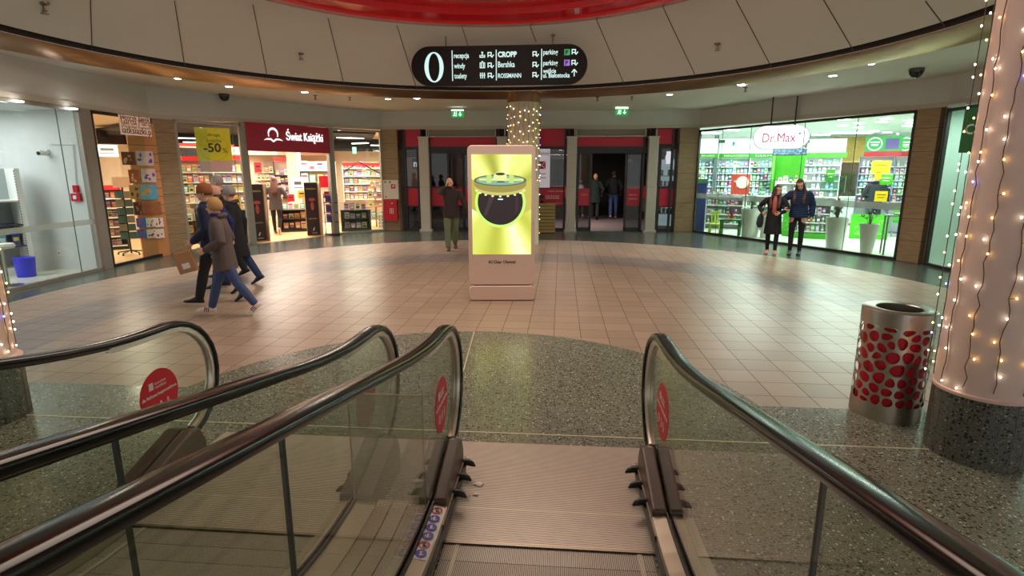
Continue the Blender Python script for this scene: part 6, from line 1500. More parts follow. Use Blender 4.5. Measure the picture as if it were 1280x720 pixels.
# planters with leafy plants
def planter(u, vb, vt, wt, wb, label, leafy, hp, seed):
    p_ = gp(u, vb)*1.015; Yp_ = p_.y; o_ = thing('tall_planter', label, 'planter', (p_.x, p_.y+0.06, 0)); zt_ = dp(u, vt, Yp_).z; sc = Yp_/FPX
    rt, rbm = wt*sc/2*1.08, wb*sc/2*1.08
    obj('pot', MB().lathe([(0.001, 0), (rbm, 0), (rbm*1.04, 0.02), (rt, zt_-0.02), (rt, zt_), (rt-0.03, zt_), (rt-0.035, zt_-0.10), (0.001, zt_-0.10)], 36), mat('planter_white', (214, 220, 208), 0.35), o_, smooth=True)
    obj('soil', MB().cyl((0, 0, zt_-0.10), rt-0.04, 0.03, 20), mat('soil', (50, 38, 28), 0.9), o_)
    rn_ = random.Random(seed); st_ = MB(); lf = MB()
    for k in range(leafy):
        a = rn_.uniform(0, 2*PI); r1 = rn_.uniform(0.2, 1)*hp*0.62; h1 = rn_.uniform(0.35, 1)*hp; pth = [Vector((0, 0, zt_-0.08)), Vector((r1*0.35*math.cos(a), r1*0.35*math.sin(a), zt_+h1*0.6)), Vector((r1*math.cos(a), r1*math.sin(a), zt_+h1))]
        st_.tube(pth, 0.006, 5)
        for j in range(7):
            c_ = pth[1].lerp(pth[2], j/6.0)+Vector((rn_.uniform(-.05, .05), rn_.uniform(-.05, .05), rn_.uniform(-.04, .04)))
            lf.ball(c_, (0.014, 0.045, 0.006), 6, 4, Matrix.Rotation(rn_.uniform(0, 6.3), 4, 'Z') @ Matrix.Rotation(rn_.uniform(-1, 1), 4, 'X'))
    obj('stem', st_, mat('stem_green', (70, 84, 50), 0.6), o_); obj('foliage', lf, mat('leaf_%d' % seed, (44, 84, 40) if seed % 2 else (60, 92, 58), 0.45), o_)
planter(937.5, 297.5, 261, 22, 17, 'white tapered planter with a leafy plant beside the kids\' table', 12, 0.42, 1); planter(1044, 312, 272, 24, 17, 'taller white tapered planter with a bushy plant, right of the two women', 22, 0.42, 3); planter(1084, 318.5, 280, 20, 12, 'slim white tapered planter with a spiky plant in front of the green board', 8, 0.50, 5)
planter(958, 299, 270, 14, 12, 'small white planter half hidden behind the woman with the shoulder bag', 8, 0.3, 6)
# kids' chair and table
def kid_chair(p_, rz_):
    o_ = thing('kids_chair', 'small lime-green children\'s chair with three back slats by the pharmacy window', 'chair', p_, rz_); m_ = mat('lime_plastic', (186, 206, 60), 0.4, em=0.05)
    obj('seat', MB().box((0, 0, 0.30), (0.34, 0.32, 0.04)), m_, o_, bevel=0.01)
    for sx_ in (-1, 1):
        for sy_ in (-1, 1): obj('leg', MB().tube([(sx_*0.13, sy_*0.12, 0.29), (sx_*0.17, sy_*0.16, 0.0)], [0.022, 0.028], 8), m_, o_)
    for k in (-1, 0, 1): obj('back_slat', MB().box((k*0.09, 0.15, 0.48), (0.05, 0.02, 0.36)), m_, o_)
    obj('back_rail', MB().box((0, 0.15, 0.67), (0.32, 0.03, 0.07)), m_, o_, bevel=0.01); return o_
p = gp(893, 293.5)*1.02; kid_chair((p.x, p.y, 0), face(p.x, p.y)+0.15)
p = gp(912, 296)*1.02; o = thing('kids_table', 'small dark green children\'s table beside the lime-green chair', 'table', (p.x, p.y, 0), face(p.x, p.y)-0.1); mg = mat('table_green', (20, 120, 50), 0.4)
obj('table_top', MB().box((0, 0, 0.48), (0.60, 0.45, 0.05)), mg, o, bevel=0.006)
for sx_ in (-1, 1):
    for sy_ in (-1, 1): obj('leg', MB().box((sx_*0.26, sy_*0.19, 0.23), (0.06, 0.05, 0.46)), mg, o)
q = (p.x-0.05, p.y, 0.507); o = thing('bead_maze', 'small red and wire bead toy standing on the dark green children\'s table', 'toy', q, 0.3); obj('base', MB().box((0, 0, 0.01), (0.22, 0.14, 0.02)), mat('toy_wood', (206, 176, 120), 0.5), o); obj('wire', MB().tube([(0.09*math.cos(a/10*PI), 0, 0.02+0.12*math.sin(a/10*PI)) for a in range(11)], 0.006, 5), M_redp, o); obj('red_block', MB().box((0.10, 0.03, 0.14), (0.06, 0.06, 0.24)), M_redp, o)
p = gp(918, 290)*1.07; tag(obj('teal_bag', MB().ball((0, 0, 0.16), (0.22, 0.16, 0.17), 12, 8), mat('teal_plastic', (60, 190, 160), 0.5)), 'rounded teal toy sack on the floor under the children\'s table', 'toy', None, (p.x, p.y, 0))
# blue security gate at the left end of the window
p = gp(873, 291)*1.012; o = thing('blue_gate_panel', 'dark blue slim security panel at the left end of the pharmacy window', 'security panel', (p.x+0.02, p.y, 0), face(p.x, p.y)+0.15); zt_ = dp(872, 224, p.y).z; obj('panel', MB().box((0, 0, zt_/2), (0.30, 0.05, zt_)), mat('gate_blue', (44, 62, 128), 0.4), o, bevel=0.02); obj('white_label', MB().box((0, -0.028, zt_*0.68), (0.09, 0.004, 0.08)), M_white, o); obj('top_section', MB().box((0, -0.001, zt_-0.06), (0.305, 0.056, 0.14)), mat('gate_green', (70, 130, 90), 0.4), o)
# green boards with chalk sketches
def green_board(u0, u1, v0, v1, k, label, seed):
    uc = (u0+u1)/2; p_ = gp(uc, v1)*k; w__ = wpx(u1-u0, p_.y); h_ = dp(uc, v0, p_.y).z; o_ = thing('chalk_board', label, 'board', (p_.x, p_.y, 0), face(p_.x, p_.y)+0.25)
    obj('panel', MB().box((0, 0, h_/2), (w__, 0.04, h_)), mat('board_green', (70, 176, 30), 0.45, em=0.15), o_)
    rn_ = random.Random(seed); cm_ = MB()
    for i in range(9):
        x0_, z0_ = rn_.uniform(-.42, .36)*w__, rn_.uniform(.15, .85)*h_
        cm_.tube([(x0_, -0.023, z0_), (x0_+0.05, -0.023, z0_+rn_.uniform(-.08, .08)), (x0_+0.09, -0.023, z0_+rn_.uniform(-.08, .08))], 0.005, 4)
    lettering('lettering', '-15%', 0.13, mat('chalk', (216, 236, 196), 0.8), o_, -w__*0.36, h_*0.18, -0.025); obj('chalk_marks', cm_, mat('chalk', (216, 236, 196), 0.8), o_)
green_board(1063, 1104, 268, 305, 1.07, 'bright green chalk-marked board behind the slim planter', 4); green_board(977, 1001, 258, 300, 1.06, 'green chalk-marked bag-shaped board seen between the second woman\'s legs', 9)
# tall grey table and green stool at the right end
p = gp(1117, 322)*1.035; o = thing('high_table', 'tall grey metal-legged table at the right end of the pharmacy window', 'table', (p.x-0.03, p.y, 0), face(p.x, p.y)+0.2); obj('table_top', MB().box((0, 0, 0.93), (0.52, 0.42, 0.03)), mat('grey_green_top', (120, 150, 126), 0.4), o)
for sx_ in (-1, 1):
    for sy_ in (-1, 1): obj('leg', MB().tube([(sx_*0.22, sy_*0.17, 0.92), (sx_*0.23, sy_*0.18, 0)], 0.02, 8), mat('leg_grey', (120, 126, 126), 0.35, 0.7), o)
tag(obj('leaflet_stack', MB().box((0.05, 0, 0.012), (0.22, 0.16, 0.02)).box((0.03, 0.02, 0.03), (0.2, 0.15, 0.015), 0.2), M_white), 'small stack of white leaflets lying on the tall grey table', 'leaflets', None, (p.x-0.03, p.y, 0.947), 0.2)
p = gp(1122, 306)*1.12; o = thing('green_chair', 'green plastic chair behind the tall grey table', 'chair', (p.x, p.y, 0), face(p.x, p.y)); mgc = mat('chair_green', (60, 160, 50), 0.4)
obj('seat', MB().box((0, 0, 0.45), (0.42, 0.42, 0.04)), mgc, o, bevel=0.012); obj('backrest', MB().box((0, -0.19, 0.70), (0.42, 0.04, 0.42)), mgc, o, bevel=0.015)
for sx_ in (-1, 1):
    for sy_ in (-1, 1): obj('leg', MB().tube([(sx_*0.17, sy_*0.17, 0.44), (sx_*0.2, sy_*0.2, 0)], 0.014, 8), M_steel, o)
# the hanging lit pharmacy sign, in front of the glass
SYm = 15.2; a, c = dp(941, 172, SYm), dp(1012, 172, SYm-0.5); w_ = (c-a).length*0.97; zt_, zb_ = dp(976, 158.5, SYm).z, dp(976, 186, SYm).z; h_ = zt_-zb_
px_, py_ = (a.x+c.x)/2, (a.y+c.y)/2; rzs = math.atan2((c-a).y, (c-a).x)
hs = thing('pharmacy_hanging_sign', 'glowing white pill-shaped sign reading Dr.Max hanging before the pharmacy glass', 'shop sign', (px_, py_, (zt_+zb_)/2), rzs)
obj('light_box', MB().extr(capsule(w_, h_), FR(-0.10), 0.20), glow('sign_white_face', (255, 250, 254), 1.5), hs, bevel=0.01); obj('casing', MB().extr(capsule(w_+0.03, h_+0.03), FR(-0.07), 0.22), mat('sign_casing', (206, 210, 206), 0.4), hs)
lettering('lettering', 'Dr.Max', 0.33, glow('sign_pink', (216, 20, 90), 0.7), hs, -w_*0.335, -0.125, -0.106, width=w_*0.60); crs = MB().box((w_*0.33, -0.106, 0.08), (0.07, 0.006, 0.02)).box((w_*0.33, -0.106, 0.08), (0.02, 0.006, 0.07)); obj('green_cross', crs, mat('cross_green', (60, 190, 130), 0.5), hs)
for sx_ in (-0.2, 0.23): obj('suspension_rod', MB().box((w_*sx_, 0, h_/2+(SOF-zt_)/2), (0.035, 0.035, SOF-zt_)), M_dsteel, hs)
# ---- white room at the far right
struct('floor_right_room', MB().prism([(8.75, 3), (8.75, 11.6), (13, 11.8), (13, 3)], 0, 0.008), M_pfl)
M_mint = mat('mint_wall', (206, 228, 216), 0.55)
struct('wall_right_room', MB().prism([(8.8, 11.62), (13, 11.8), (13, 11.74), (8.8, 11.56)], 0, 3.2).prism([(12.9, 3), (13, 3), (13, 11.8), (12.9, 11.8)], 0, 3.2).prism([(9.75, 9.3), (9.85, 9.3), (9.9, 11.6), (9.8, 11.6)], 0, 3.2), M_mint)
struct('ceiling_right_room', MB().prism([(8.75, 3), (8.75, 11.6), (13, 11.8), (13, 3)], 3.2, 3.25), M_mint)
area('right_room_light', (10.5, 8.6, 3.15), 1.6, 150, (226, 255, 240), sy=3.0)
area('right_room_spot', (9.1, 10.6, 3.1), 0.3, 22, (235, 255, 248), sy=0.3)
p = dp(1212, 163, 10.3); o = thing('green_wall_sign', 'dark green vertical sign inside the far right shop window', 'sign', (p.x, p.y, p.z), face(p.x, p.y)); obj('board', MB().box((0, 0, 0), (0.22, 0.05, 0.78)), mat('sign_dark_green', (16, 96, 40), 0.4, em=0.1), o); obj('round_emblem', MB().lathe([(0.06, 0), (0.09, 0), (0.09, 0.004), (0.06, 0.004), (0.06, 0)], 24, (0.02, -0.028, 0.02), Matrix.Rotation(PI/2, 4, 'X')), M_white, o)
for k, (u, v) in enumerate(((1161, 326), (1172, 328.5), (1184, 331.5))):
    p = gp(u, v)*1.02; o = thing('green_carton', 'white carton with a bright green square on the floor of the right shop, '+('left', 'middle', 'right')[k]+' one', 'carton', (p.x, p.y, 0), face(p.x, p.y)+0.3); obj('box', MB().box((0, 0, 0.09), (0.22, 0.16, 0.18)), M_white, o, bevel=0.004); obj('green_square', MB().box((0, -0.082, 0.09), (0.11, 0.004, 0.11)), mat('square_green', (120, 206, 30), 0.5), o)
p = gp(1165, 325)*1.05; o = thing('glass_cabinet', 'low glass-fronted cabinet behind the green-marked cartons', 'cabinet', (p.x+0.2, p.y+0.05, 0), face(p.x, p.y)+0.2); obj('body', MB().box((0, 0, 0.18), (0.8, 0.3, 0.36)), glass('cab_glass', (206, 226, 222), 1.2), o); obj('top', MB().box((0, 0, 0.37), (0.82, 0.32, 0.02)), M_white, o)
# ================================================================ PEOPLE
def fabric(name, col, quilt=0.0, rough=0.85):
    key = 'fabric_'+name
    if key in MATS: return MATS[key]
    m = mat(key, col, rough, var=0.12, scale=9, bump=0.35); t = m.node_tree; b = t.nodes['Principled BSDF']
    if quilt:
        tc = N(t, 'ShaderNodeTexCoord'); w_ = N(t, 'ShaderNodeTexWave', wave_type='BANDS', bands_direction='Z', i_Scale=quilt, i_Distortion=0.6); L(t, tc.outputs['Object'], w_.inputs['Vector'])
        bp = N(t, 'ShaderNodeBump', i_Strength=0.9, i_Distance=0.03); L(t, w_.outputs['Fac'], bp.inputs['Height']); L(t, bp.outputs[0], b.inputs['Normal'])
    return m
def loft(mb, secs, seg=14):
    """secs: (centre, rx, ry, side, front) elliptical sections"""
    rows = []
    for c, rx, ry, sx_, fy_ in secs:
        rows.append([mb.bm.verts.new(c + sx_*(rx*math.cos(2*PI*i/seg)) + fy_*(ry*math.sin(2*PI*i/seg))) for i in range(seg)])
    for p, q in zip(rows, rows[1:]):
        for i in range(seg): mb._f([p[i], p[(i+1) % seg], q[(i+1) % seg], q[i]])
    mb._f(rows[0][::-1]); mb._f(rows[-1])
def limb(mb, pts, rad, seg=12, flat=1.0):
    X = Vector((1, 0, 0)); pts = [Vector(p) for p in pts]; n = len(pts); secs = []
    for i, p in enumerate(pts):
        t = (pts[min(i+1, n-1)]-pts[max(i-1, 0)]).normalized(); s_ = (X - t*X.dot(t))
        if s_.length < 0.1: s_ = Vector((0, 1, 0))-t*t.y
        s_.normalize(); f_ = t.cross(s_); secs.append((p, rad[i], rad[i]*flat, s_, f_))
    loft(mb, secs, seg)
    for p, r in ((pts[0], rad[0]), (pts[-1], rad[-1])): mb.ball(p, r*0.97, 10, 6)
def baked(name, mb, m, parent, vox, smooth=2, fac=0.5):
    bmesh.ops.recalc_face_normals(mb.bm, faces=mb.bm.faces[:])
    me = bpy.data.meshes.new(name); mb.bm.to_mesh(me); mb.bm.free()
    o_ = bpy.data.objects.new(name, me); COL.objects.link(o_)
    r = o_.modifiers.new('r', 'REMESH'); r.mode = 'VOXEL'; r.voxel_size = vox; r.use_smooth_shade = True
    if smooth: s_ = o_.modifiers.new('s', 'SMOOTH'); s_.factor = fac; s_.iterations = smooth
    dg = bpy.context.evaluated_depsgraph_get(); me2 = bpy.data.meshes.new_from_object(o_.evaluated_get(dg))
    o_.modifiers.clear(); o_.data = me2; bpy.data.meshes.remove(me); me2.materials.clear(); me2.materials.append(m); o_.parent = parent
    me2.polygons.foreach_set('use_smooth', [True]*len(me2.polygons))
    return o_
def ik(S, T, l1, l2, pole):
    d = T-S; ln = min(d.length, (l1+l2)*0.995); d = d.normalized(); T = S+d*ln
    a = (l1*l1-l2*l2+ln*ln)/(2*ln); h_ = math.sqrt(max(0, l1*l1-a*a)); p = (pole-d*pole.dot(d)).normalized()
    return S+d*a+p*h_, T
SKIN = mat('skin_light', (222, 168, 142), 0.5, var=0.05)
def person(label, loc, rz, H, legs=((0.25, 0.05), (-0.25, 0.35)), lean=0.03, head=(0, 0, 0), arms=None, jacket='navy', jcol=(30, 34, 60), hem=0.44, jt=0.014, flare=1.0, quilt=0.0, inner=None,
           trousers=(40, 44, 60), tw=0.010, tname='jeans', shoes=(20, 20, 22), hair=(110, 70, 40), style='short', hat=None, hatname='', scarf=None, hood=None, skin=SKIN, far=False, foot=(0.0, 0.5), beard=None, hunch=0.0):
    """local -Y is the way the person faces; +X is the person's left"""
    root = thing('person', label, 'person', loc, rz)
    F = Vector((0, -1, 0)); X = Vector((1, 0, 0)); Z = Vector((0, 0, 1)); h = H
    # legs
    hipz = 0.52*h; th, shn = 0.245*h, 0.235*h; J = {}
    for s_, (sw, bd) in ((1, legs[0]), (-1, legs[1])):
        hp = Vector((s_*0.052*h, 0, hipz)); d1 = Vector((s_*0.02, -math.sin(sw), -math.cos(sw))); kn = hp+d1*th; d2 = Vector((-s_*0.01, -math.sin(sw-bd), -math.cos(sw-bd))); an = kn+d2*shn
        J[s_] = [hp, kn, an]
    ft = {1: foot[0], -1: foot[1]}
    def sole(s_):
        an = J[s_][2]; p_ = ft[s_]; toe = an+F*(0.105*h*math.cos(p_))-Z*(0.105*h*math.sin(p_)+0.032*h*math.cos(p_)); heel = an-F*(0.03*h*math.cos(p_)-0.03*h*math.sin(p_)*0)+Z*(-0.04*h*math.cos(p_)+0.03*h*math.sin(p_))
        return min(toe.z, heel.z)
    dzz = -min(sole(1), sole(-1))
    up = Vector((0, 0, dzz+0.004))
    for s_ in (1, -1): J[s_] = [p+up for p in J[s_]]
    P = Vector((0, 0, hipz))+up
    Rl = Matrix.Rotation(lean, 3, 'X')       # positive leans towards -Y
    def T_(x, y, z): return P + Rl @ Vector((x, y, z-hipz))
    def TS(z, rx, ry, y=0.0, ex=0.0): return (T_(0, y*h, z*h), rx*h+ex, ry*h+ex, Rl @ X, Rl @ Vector((0, 1, 0)))
    sh_ = {s_: T_(s_*0.103*h, 0.0, 0.805*h) for s_ in (1, -1)}
    A = {}
    arms = arms or {}
    for s_ in (1, -1):
        tgt, pole, curl = arms.get(s_, ((0.06, 0.06 if s_ > 0 else -0.06, -0.30), (0.3, -1.0, 0), 0.5))
        T = sh_[s_]+Vector((s_*tgt[0]*h, -tgt[1]*h, tgt[2]*h)); pv = Vector((s_*pole[0], -pole[1], pole[2]))
        el, wr = ik(sh_[s_], T, 0.172*h, 0.150*h, pv); A[s_] = (sh_[s_], el, wr, curl)
    vox = 0.011 if far else 0.0085
    # ---- head frame
    nk = T_(0, 0.004*h, 0.845*h); hy, hp_, hr = head
    HR_ = Rl @ Matrix.Rotation(hy, 3, 'Z') @ Matrix.Rotation(hp_+hunch, 3, 'X') @ Matrix.Rotation(hr, 3, 'Y')
    hc = nk + HR_ @ Vector((0, -0.012*h, 0.078*h))
    def HM(x, y, z): return hc + HR_ @ (Vector((x, y, z))*h)
    M3 = HR_.to_4x4()
    b = MB()
    loft(b, [TS(0.50, .080, .054), TS(0.60, .068, .048), TS(0.72, .078, .052), TS(0.78, .080, .042), TS(0.81, .048, .036), TS(0.85, .032, .032)], 14)
    limb(b, [T_(0, 0.003*h, .83*h), nk, HM(0, 0.006, -0.045)], [.036*h, .032*h, .033*h])
    b.ball(HM(0, 0.004, 0.010), (.043*h, .052*h, .060*h), 16, 12, M3); b.ball(HM(0, -.014, -.030), (.032*h, .036*h, .034*h), 12, 8, M3); b.ball(HM(0, -.036, -.050), (.015*h, .012*h, .010*h), 10, 6, M3)
    b.ball(HM(0, -.054, -.010), (.0075*h, .012*h, .013*h), 8, 6, M3); b.ball(HM(0, -.046, -.034), (.013*h, .006*h, .005*h), 8, 6, M3); b.ball(HM(0, -.040, .020), (.032*h, .012*h, .006*h), 10, 6, M3)
    for s_ in (1, -1):
        b.ball(HM(s_*.044, .004, -.004), (.006*h, .010*h, .016*h), 8, 6, M3)
        hp2, kn, an = J[s_]; limb(b, [hp2, hp2.lerp(kn, .5), kn, kn.lerp(an, .3), an], [.050*h, .043*h, .030*h, .032*h, .019*h])
        limb(b, [an, an+F*0.05*h*math.cos(ft[s_])-Z*(0.05*h*math.sin(ft[s_])+.020*h), an+F*0.09*h*math.cos(ft[s_])-Z*(0.09*h*math.sin(ft[s_])+.026*h)], [.011*h, .008*h, .006*h])
        S_, el, wr, curl = A[s_]; limb(b, [S_-Z*.016*h, S_.lerp(el, .5), el, el.lerp(wr, .35), wr], [.022*h, .022*h, .021*h, .022*h, .0145*h])
        # hand: palm, four fingers, thumb
        d = (wr-el).normalized(); inn = Vector((-s_, 0, 0)) if abs(d.x) < 0.8 else Vector((0, 0, 1)); n_ = (inn-d*inn.dot(d)).normalized(); w_ = d.cross(n_)
        if w_.dot(F+Z*0.6) < 0: w_ = -w_
        loft(b, [(wr, .013*h, .013*h, w_, n_), (wr+d*.018*h, .020*h, .010*h, w_, n_), (wr+d*.050*h, .024*h, .0085*h, w_, n_), (wr+d*.056*h, .022*h, .007*h, w_, n_)], 10)
        for k, (off, ln) in enumerate(((.0185, .042), (.0065, .047), (-.0060, .043), (-.0180, .034))):
            p = wr+d*(.052 if k < 3 else .047)*h+w_*off*h*1.08; pts = [p]; ang = 0.10+curl*0.5
            for sg_ in (.42, .32, .26):
                dr = d*math.cos(ang)+n_*math.sin(ang); p = p+dr*ln*sg_*h; pts.append(p); ang += curl*0.9
            b.tube(pts, [.0056*h, .0053*h, .0049*h, .0038*h], 7)
        p = wr+d*.014*h+w_*.015*h; dt = (d*.62+w_*.62+n_*.35).normalized(); b.tube([p, p+dt*.024*h, p+dt*.038*h+d*.006*h, p+dt*.040*h+d*.022*h], [.0075*h, .0068*h, .0058*h, .0045*h], 7)
    bo_ = baked('body', b, skin, root, vox, 1, 0.3)
    # ---- eyes, lips, brows
    ey = MB()
    for s_ in (1, -1): ey.ball(HM(s_*.018, -.0475, .006), (.0068*h, .004*h, .0038*h), 8, 6, M3)
    obj('eyes', ey, mat('eye_dark', (40, 30, 26), 0.2), bo_)
    obj('lips', MB().ball(HM(0, -.0505, -.034), (.012*h, .004*h, .0042*h), 8, 6, M3), mat('lip_rose', (176, 96, 88), 0.5), bo_)
    # ---- trousers
    tr = MB(); e = tw*h*1.0
    loft(tr, [TS(0.59, .070, .050), TS(0.54, .080, .056), TS(0.49, .084, .060), TS(0.455, .07, .05)], 14)
    for s_ in (1, -1):
        hp2, kn, an = J[s_]; limb(tr, [hp2-Z*.012*h-X*(s_*.008*h), hp2.lerp(kn, .5), kn, kn.lerp(an, .35), an+(kn-an)*.05], [.044*h+e, .042*h+e, .030*h+e*1.1, .030*h+e*1.2, .020*h+e*1.5])
    tro = baked('trousers', tr, fabric(tname, trousers), root, 0.013, 3)
    # ---- shoes
    for s_ in (1, -1):
        p_ = ft[s_]; an = J[s_][2]; fd = (F*math.cos(p_)-Z*math.sin(p_)); ud = (Z*math.cos(p_)+F*math.sin(p_)); c0 = an-ud*.018*h
        m_ = MB(); loft(m_, [(c0-fd*.036*h+ud*.004*h, .010*h, .014*h, X, ud), (c0-fd*.024*h+ud*.002*h, .021*h, .021*h, X, ud), (c0+ud*.010*h, .026*h, .030*h, X, ud), (c0+fd*.035*h+ud*.003*h, .027*h, .025*h, X, ud), (c0+fd*.075*h-ud*.006*h, .028*h, .014*h, X, ud), (c0+fd*.105*h-ud*.009*h, .022*h, .010*h, X, ud), (c0+fd*.116*h-ud*.011*h, .008*h, .005*h, X, ud)], 14)
        m_.ball(an+ud*.004*h, .028*h, 10, 6)
        so = obj('shoe', m_, fabric('shoe%d%d' % (shoes[0], shoes[2]), shoes, rough=0.5), root, smooth=True)
        m_ = MB(); loft(m_, [(c0-fd*.036*h-ud*.012*h, .019*h, .006*h, X, ud), (c0+fd*.03*h-ud*.014*h, .026*h, .006*h, X, ud), (c0+fd*.09*h-ud*.016*h, .027*h, .005*h, X, ud), (c0+fd*.117*h-ud*.015*h, .012*h, .004*h, X, ud)], 12)
        obj('sole', m_, mat('sole_dark' if sum(shoes) < 300 else 'sole_white', (24, 22, 22) if sum(shoes) < 300 else (226, 216, 206), 0.7), so)
        if sum(shoes) > 650:
            for q in (.02, .035, .05): obj('stripe', MB().box(c0+fd*q*h+ud*.004*h, (.056*h, .006*h, .036*h), M=Matrix.Rotation(p_, 4, 'X')), mat('stripe_dark', (150, 60, 70), 0.6), so)
    # ---- jacket / coat
    jk = MB(); t_ = jt*h
    secs = [TS(0.855, .038, .036, ex=t_*.4), TS(0.838, .052, .042, ex=t_*.6), TS(0.818, .078, .048, ex=t_*.7), TS(0.79, .098, .054, ex=t_*.8), TS(0.72, .090, .063, ex=t_*.95), TS(0.62, .078, .058, ex=t_*1.1), TS(0.54, .088, .064, ex=t_*1.1)]
    z_ = 0.50
    while z_ > hem: secs.append(TS(z_, .088*(1+(0.54-z_)*0.9*flare), .064*(1+(0.54-z_)*1.3*flare), ex=t_*1.1)); z_ -= 0.04
    secs.append(TS(hem, .088*(1+(0.54-hem)*0.9*flare), .064*(1+(0.54-hem)*1.3*flare), ex=t_*1.1))
    loft(jk, secs, 16)
    for s_ in (1, -1):
        S_, el, wr, curl = A[s_]; limb(jk, [S_-Z*.014*h, S_.lerp(el, .5), el, el.lerp(wr, .5), wr-(wr-el)*.03], [.030*h+t_*.75, .027*h+t_*.8, .023*h+t_*.9, .020*h+t_*.8, .0165*h+t_*.6])
    jo = baked('jacket', jk, fabric(jacket, jcol, quilt), root, 0.013, 3)
    if inner:
        m_ = MB(); loft(m_, [(T_(0, -.030*h, .845*h), .020*h, .020*h, X, Rl @ Vector((0, 1, 0))), (T_(0, -(.048+jt)*h, .79*h), .026*h, .018*h, X, Rl @ Vector((0, 1, 0))), (T_(0, -(.054+jt)*h, .72*h), .030*h, .020*h, X, Rl @ Vector((0, 1, 0))), (T_(0, -(.050+jt)*h, .62*h), .028*h, .020*h, X, Rl @ Vector((0, 1, 0))), (T_(0, -(.050+jt)*h, .585*h), .020*h, .014*h, X, Rl @ Vector((0, 1, 0)))], 16)
        obj('sweater_front', m_, fabric('inner%d' % inner[0], inner), root, smooth=True)
    else:
        m_ = MB(); f_ = [T_(0, -(y_+jt*1.25)*h-0.002, z__*h) for y_, z__ in ((.046, .815), (.062, .74), (.062, .66), (.060, .60), (.066, .54), (.072, max(hem+.01, .50)))]
        m_.tube(f_, 0.004, 5); obj('zip', m_, mat('zip_dark', (30, 28, 28), 0.4), jo)
    if scarf: obj('scarf', MB().lathe([(.034*h, -.02*h), (.052*h, -.012*h), (.054*h, .010*h), (.044*h, .022*h), (.034*h, .018*h)], 20, T_(0, -.004*h, .852*h)), fabric('scarf%d' % scarf[2], scarf), root, smooth=True)
    if hood:
        m_ = MB(); c_ = T_(0, .036*h, .848*h)
        for i in range(20):
            a = PI*0.02+PI*0.96*i/19; m_.ball(c_+Vector((.062*h*math.cos(a), .034*h*math.sin(a)-.012*h, -.004*h+.012*h*math.sin(a))), .020*h, 8, 6)
        baked('hood', m_, fabric('hood%d' % hood[0], hood), root, 0.012, 2)
    # ---- hair and hats
    def shell(r, zlo, front=-0.6, ztop=0.012, yoff=.006, puff=1.0):
        m_ = MB(); m_.ball((0, 0, 0), (r*.047*h*puff, r*.057*h, r*.063*h), 22, 16)
        for v in m_.bm.verts:
            c_ = v.co/h
            if c_.y < -0.012 and c_.z < 0.030 and abs(c_.x) < 0.041: v.co.y = -0.012*h if c_.z > zlo else v.co.y*0.4; v.co.x *= 0.93
            if c_.z < zlo: v.co.z = zlo*h
        for v in m_.bm.verts: v.co = HM(0, yoff, ztop)+HR_ @ v.co
        return m_
    hm = fabric('hair%d%d' % (hair[0], hair[2]), hair, rough=0.6)
    if style == 'short': obj('hair', shell(1.04, -.030), hm, root, smooth=True)
    elif style == 'fringe':
        m_ = MB(); loft(m_, [(HM(0, .006, -.02), .047*h, .058*h, HR_ @ X, HR_ @ Vector((0, 1, 0))), (HM(0, .006, .0), .056*h, .064*h, HR_ @ X, HR_ @ Vector((0, 1, 0)))], 12) if False else None
        hh_ = shell(1.14, -.045, puff=1.06); obj('hair', hh_, hm, root, smooth=True)
    elif style == 'long':
        m_ = shell(1.08, -.05); hb = MB()
        loft(hb, [(HM(0, .030, .02), .040*h, .030*h, HR_ @ X, HR_ @ Vector((0, 1, 0))), (HM(0, .040, -.04), .054*h, .030*h, HR_ @ X, HR_ @ Vector((0, 1, 0))), (T_(0, .060*h, .80*h), .066*h, .030*h, X, Vector((0, 1, 0))), (T_(0, (.074+jt)*h, .72*h), .060*h, .020*h, X, Vector((0, 1, 0))), (T_(0, (.074+jt)*h, .66*h), .030*h, .010*h, X, Vector((0, 1, 0)))], 14)
        for s_ in (1, -1):
            loft(hb, [(HM(s_*.036, -.004, .02), .014*h, .026*h, HR_ @ X, HR_ @ Vector((0, 1, 0))), (HM(s_*.047, -.006, -.04), .016*h, .026*h, HR_ @ X, HR_ @ Vector((0, 1, 0))), (T_(s_*.060*h, -.030*h, .81*h), .020*h, .026*h, X, Vector((0, 1, 0))), (T_(s_*.056*h, -(.062+jt*1.1)*h, .73*h), .024*h, .018*h, X, Vector((0, 1, 0))), (T_(s_*.052*h, -(.066+jt*1.2)*h, .67*h), .014*h, .011*h, X, Vector((0, 1, 0)))], 10)
        for v in m_.bm.verts: pass
        tmp = m_.mesh('tmp', hm); hb.bm.from_mesh(tmp); baked('hair', hb, hm, root, 0.010, 2)
    elif style == 'stubble': obj('hair', shell(1.005, -.020, ztop=.008), hm, root, smooth=True)
    if beard: 
        m_ = MB(); m_.ball(HM(0, -.020, -.046), (.034*h, .034*h, .024*h), 14, 8, M3); obj('beard', m_, fabric('beard', beard), root, smooth=True)
    if hat:
        m_ = MB(); prof_ = [(.050, -.006), (.0535, .0), (.0535, .018), (.051, .019), (.051, .034), (.045, .054), (.033, .070), (.016, .079), (.001, .081)]
        m_.lathe([(r*h, z*h) for r, z in prof_], 24, (0, 0, 0))
        for v in m_.bm.verts: v.co = HM(0, .006, .004)+HR_ @ Vector((v.co.x*.98, v.co.y*1.14, v.co.z))
        ho = obj('hat', m_, fabric('hat_'+hatname, hat), root, smooth=True)
        if hatname == 'cap': obj('peak', MB().ball(HM(0, -.075, .010), (.040*h, .034*h, .004*h), 14, 6, M3), fabric('hat_cap', hat), ho, smooth=True)
    root['wristL'] = list(A[1][2]); root['wristR'] = list(A[-1][2])
    RM = Matrix.Translation(loc) @ Matrix.Rotation(rz, 4, 'Z')
    del root['wristL']; del root['wristR']
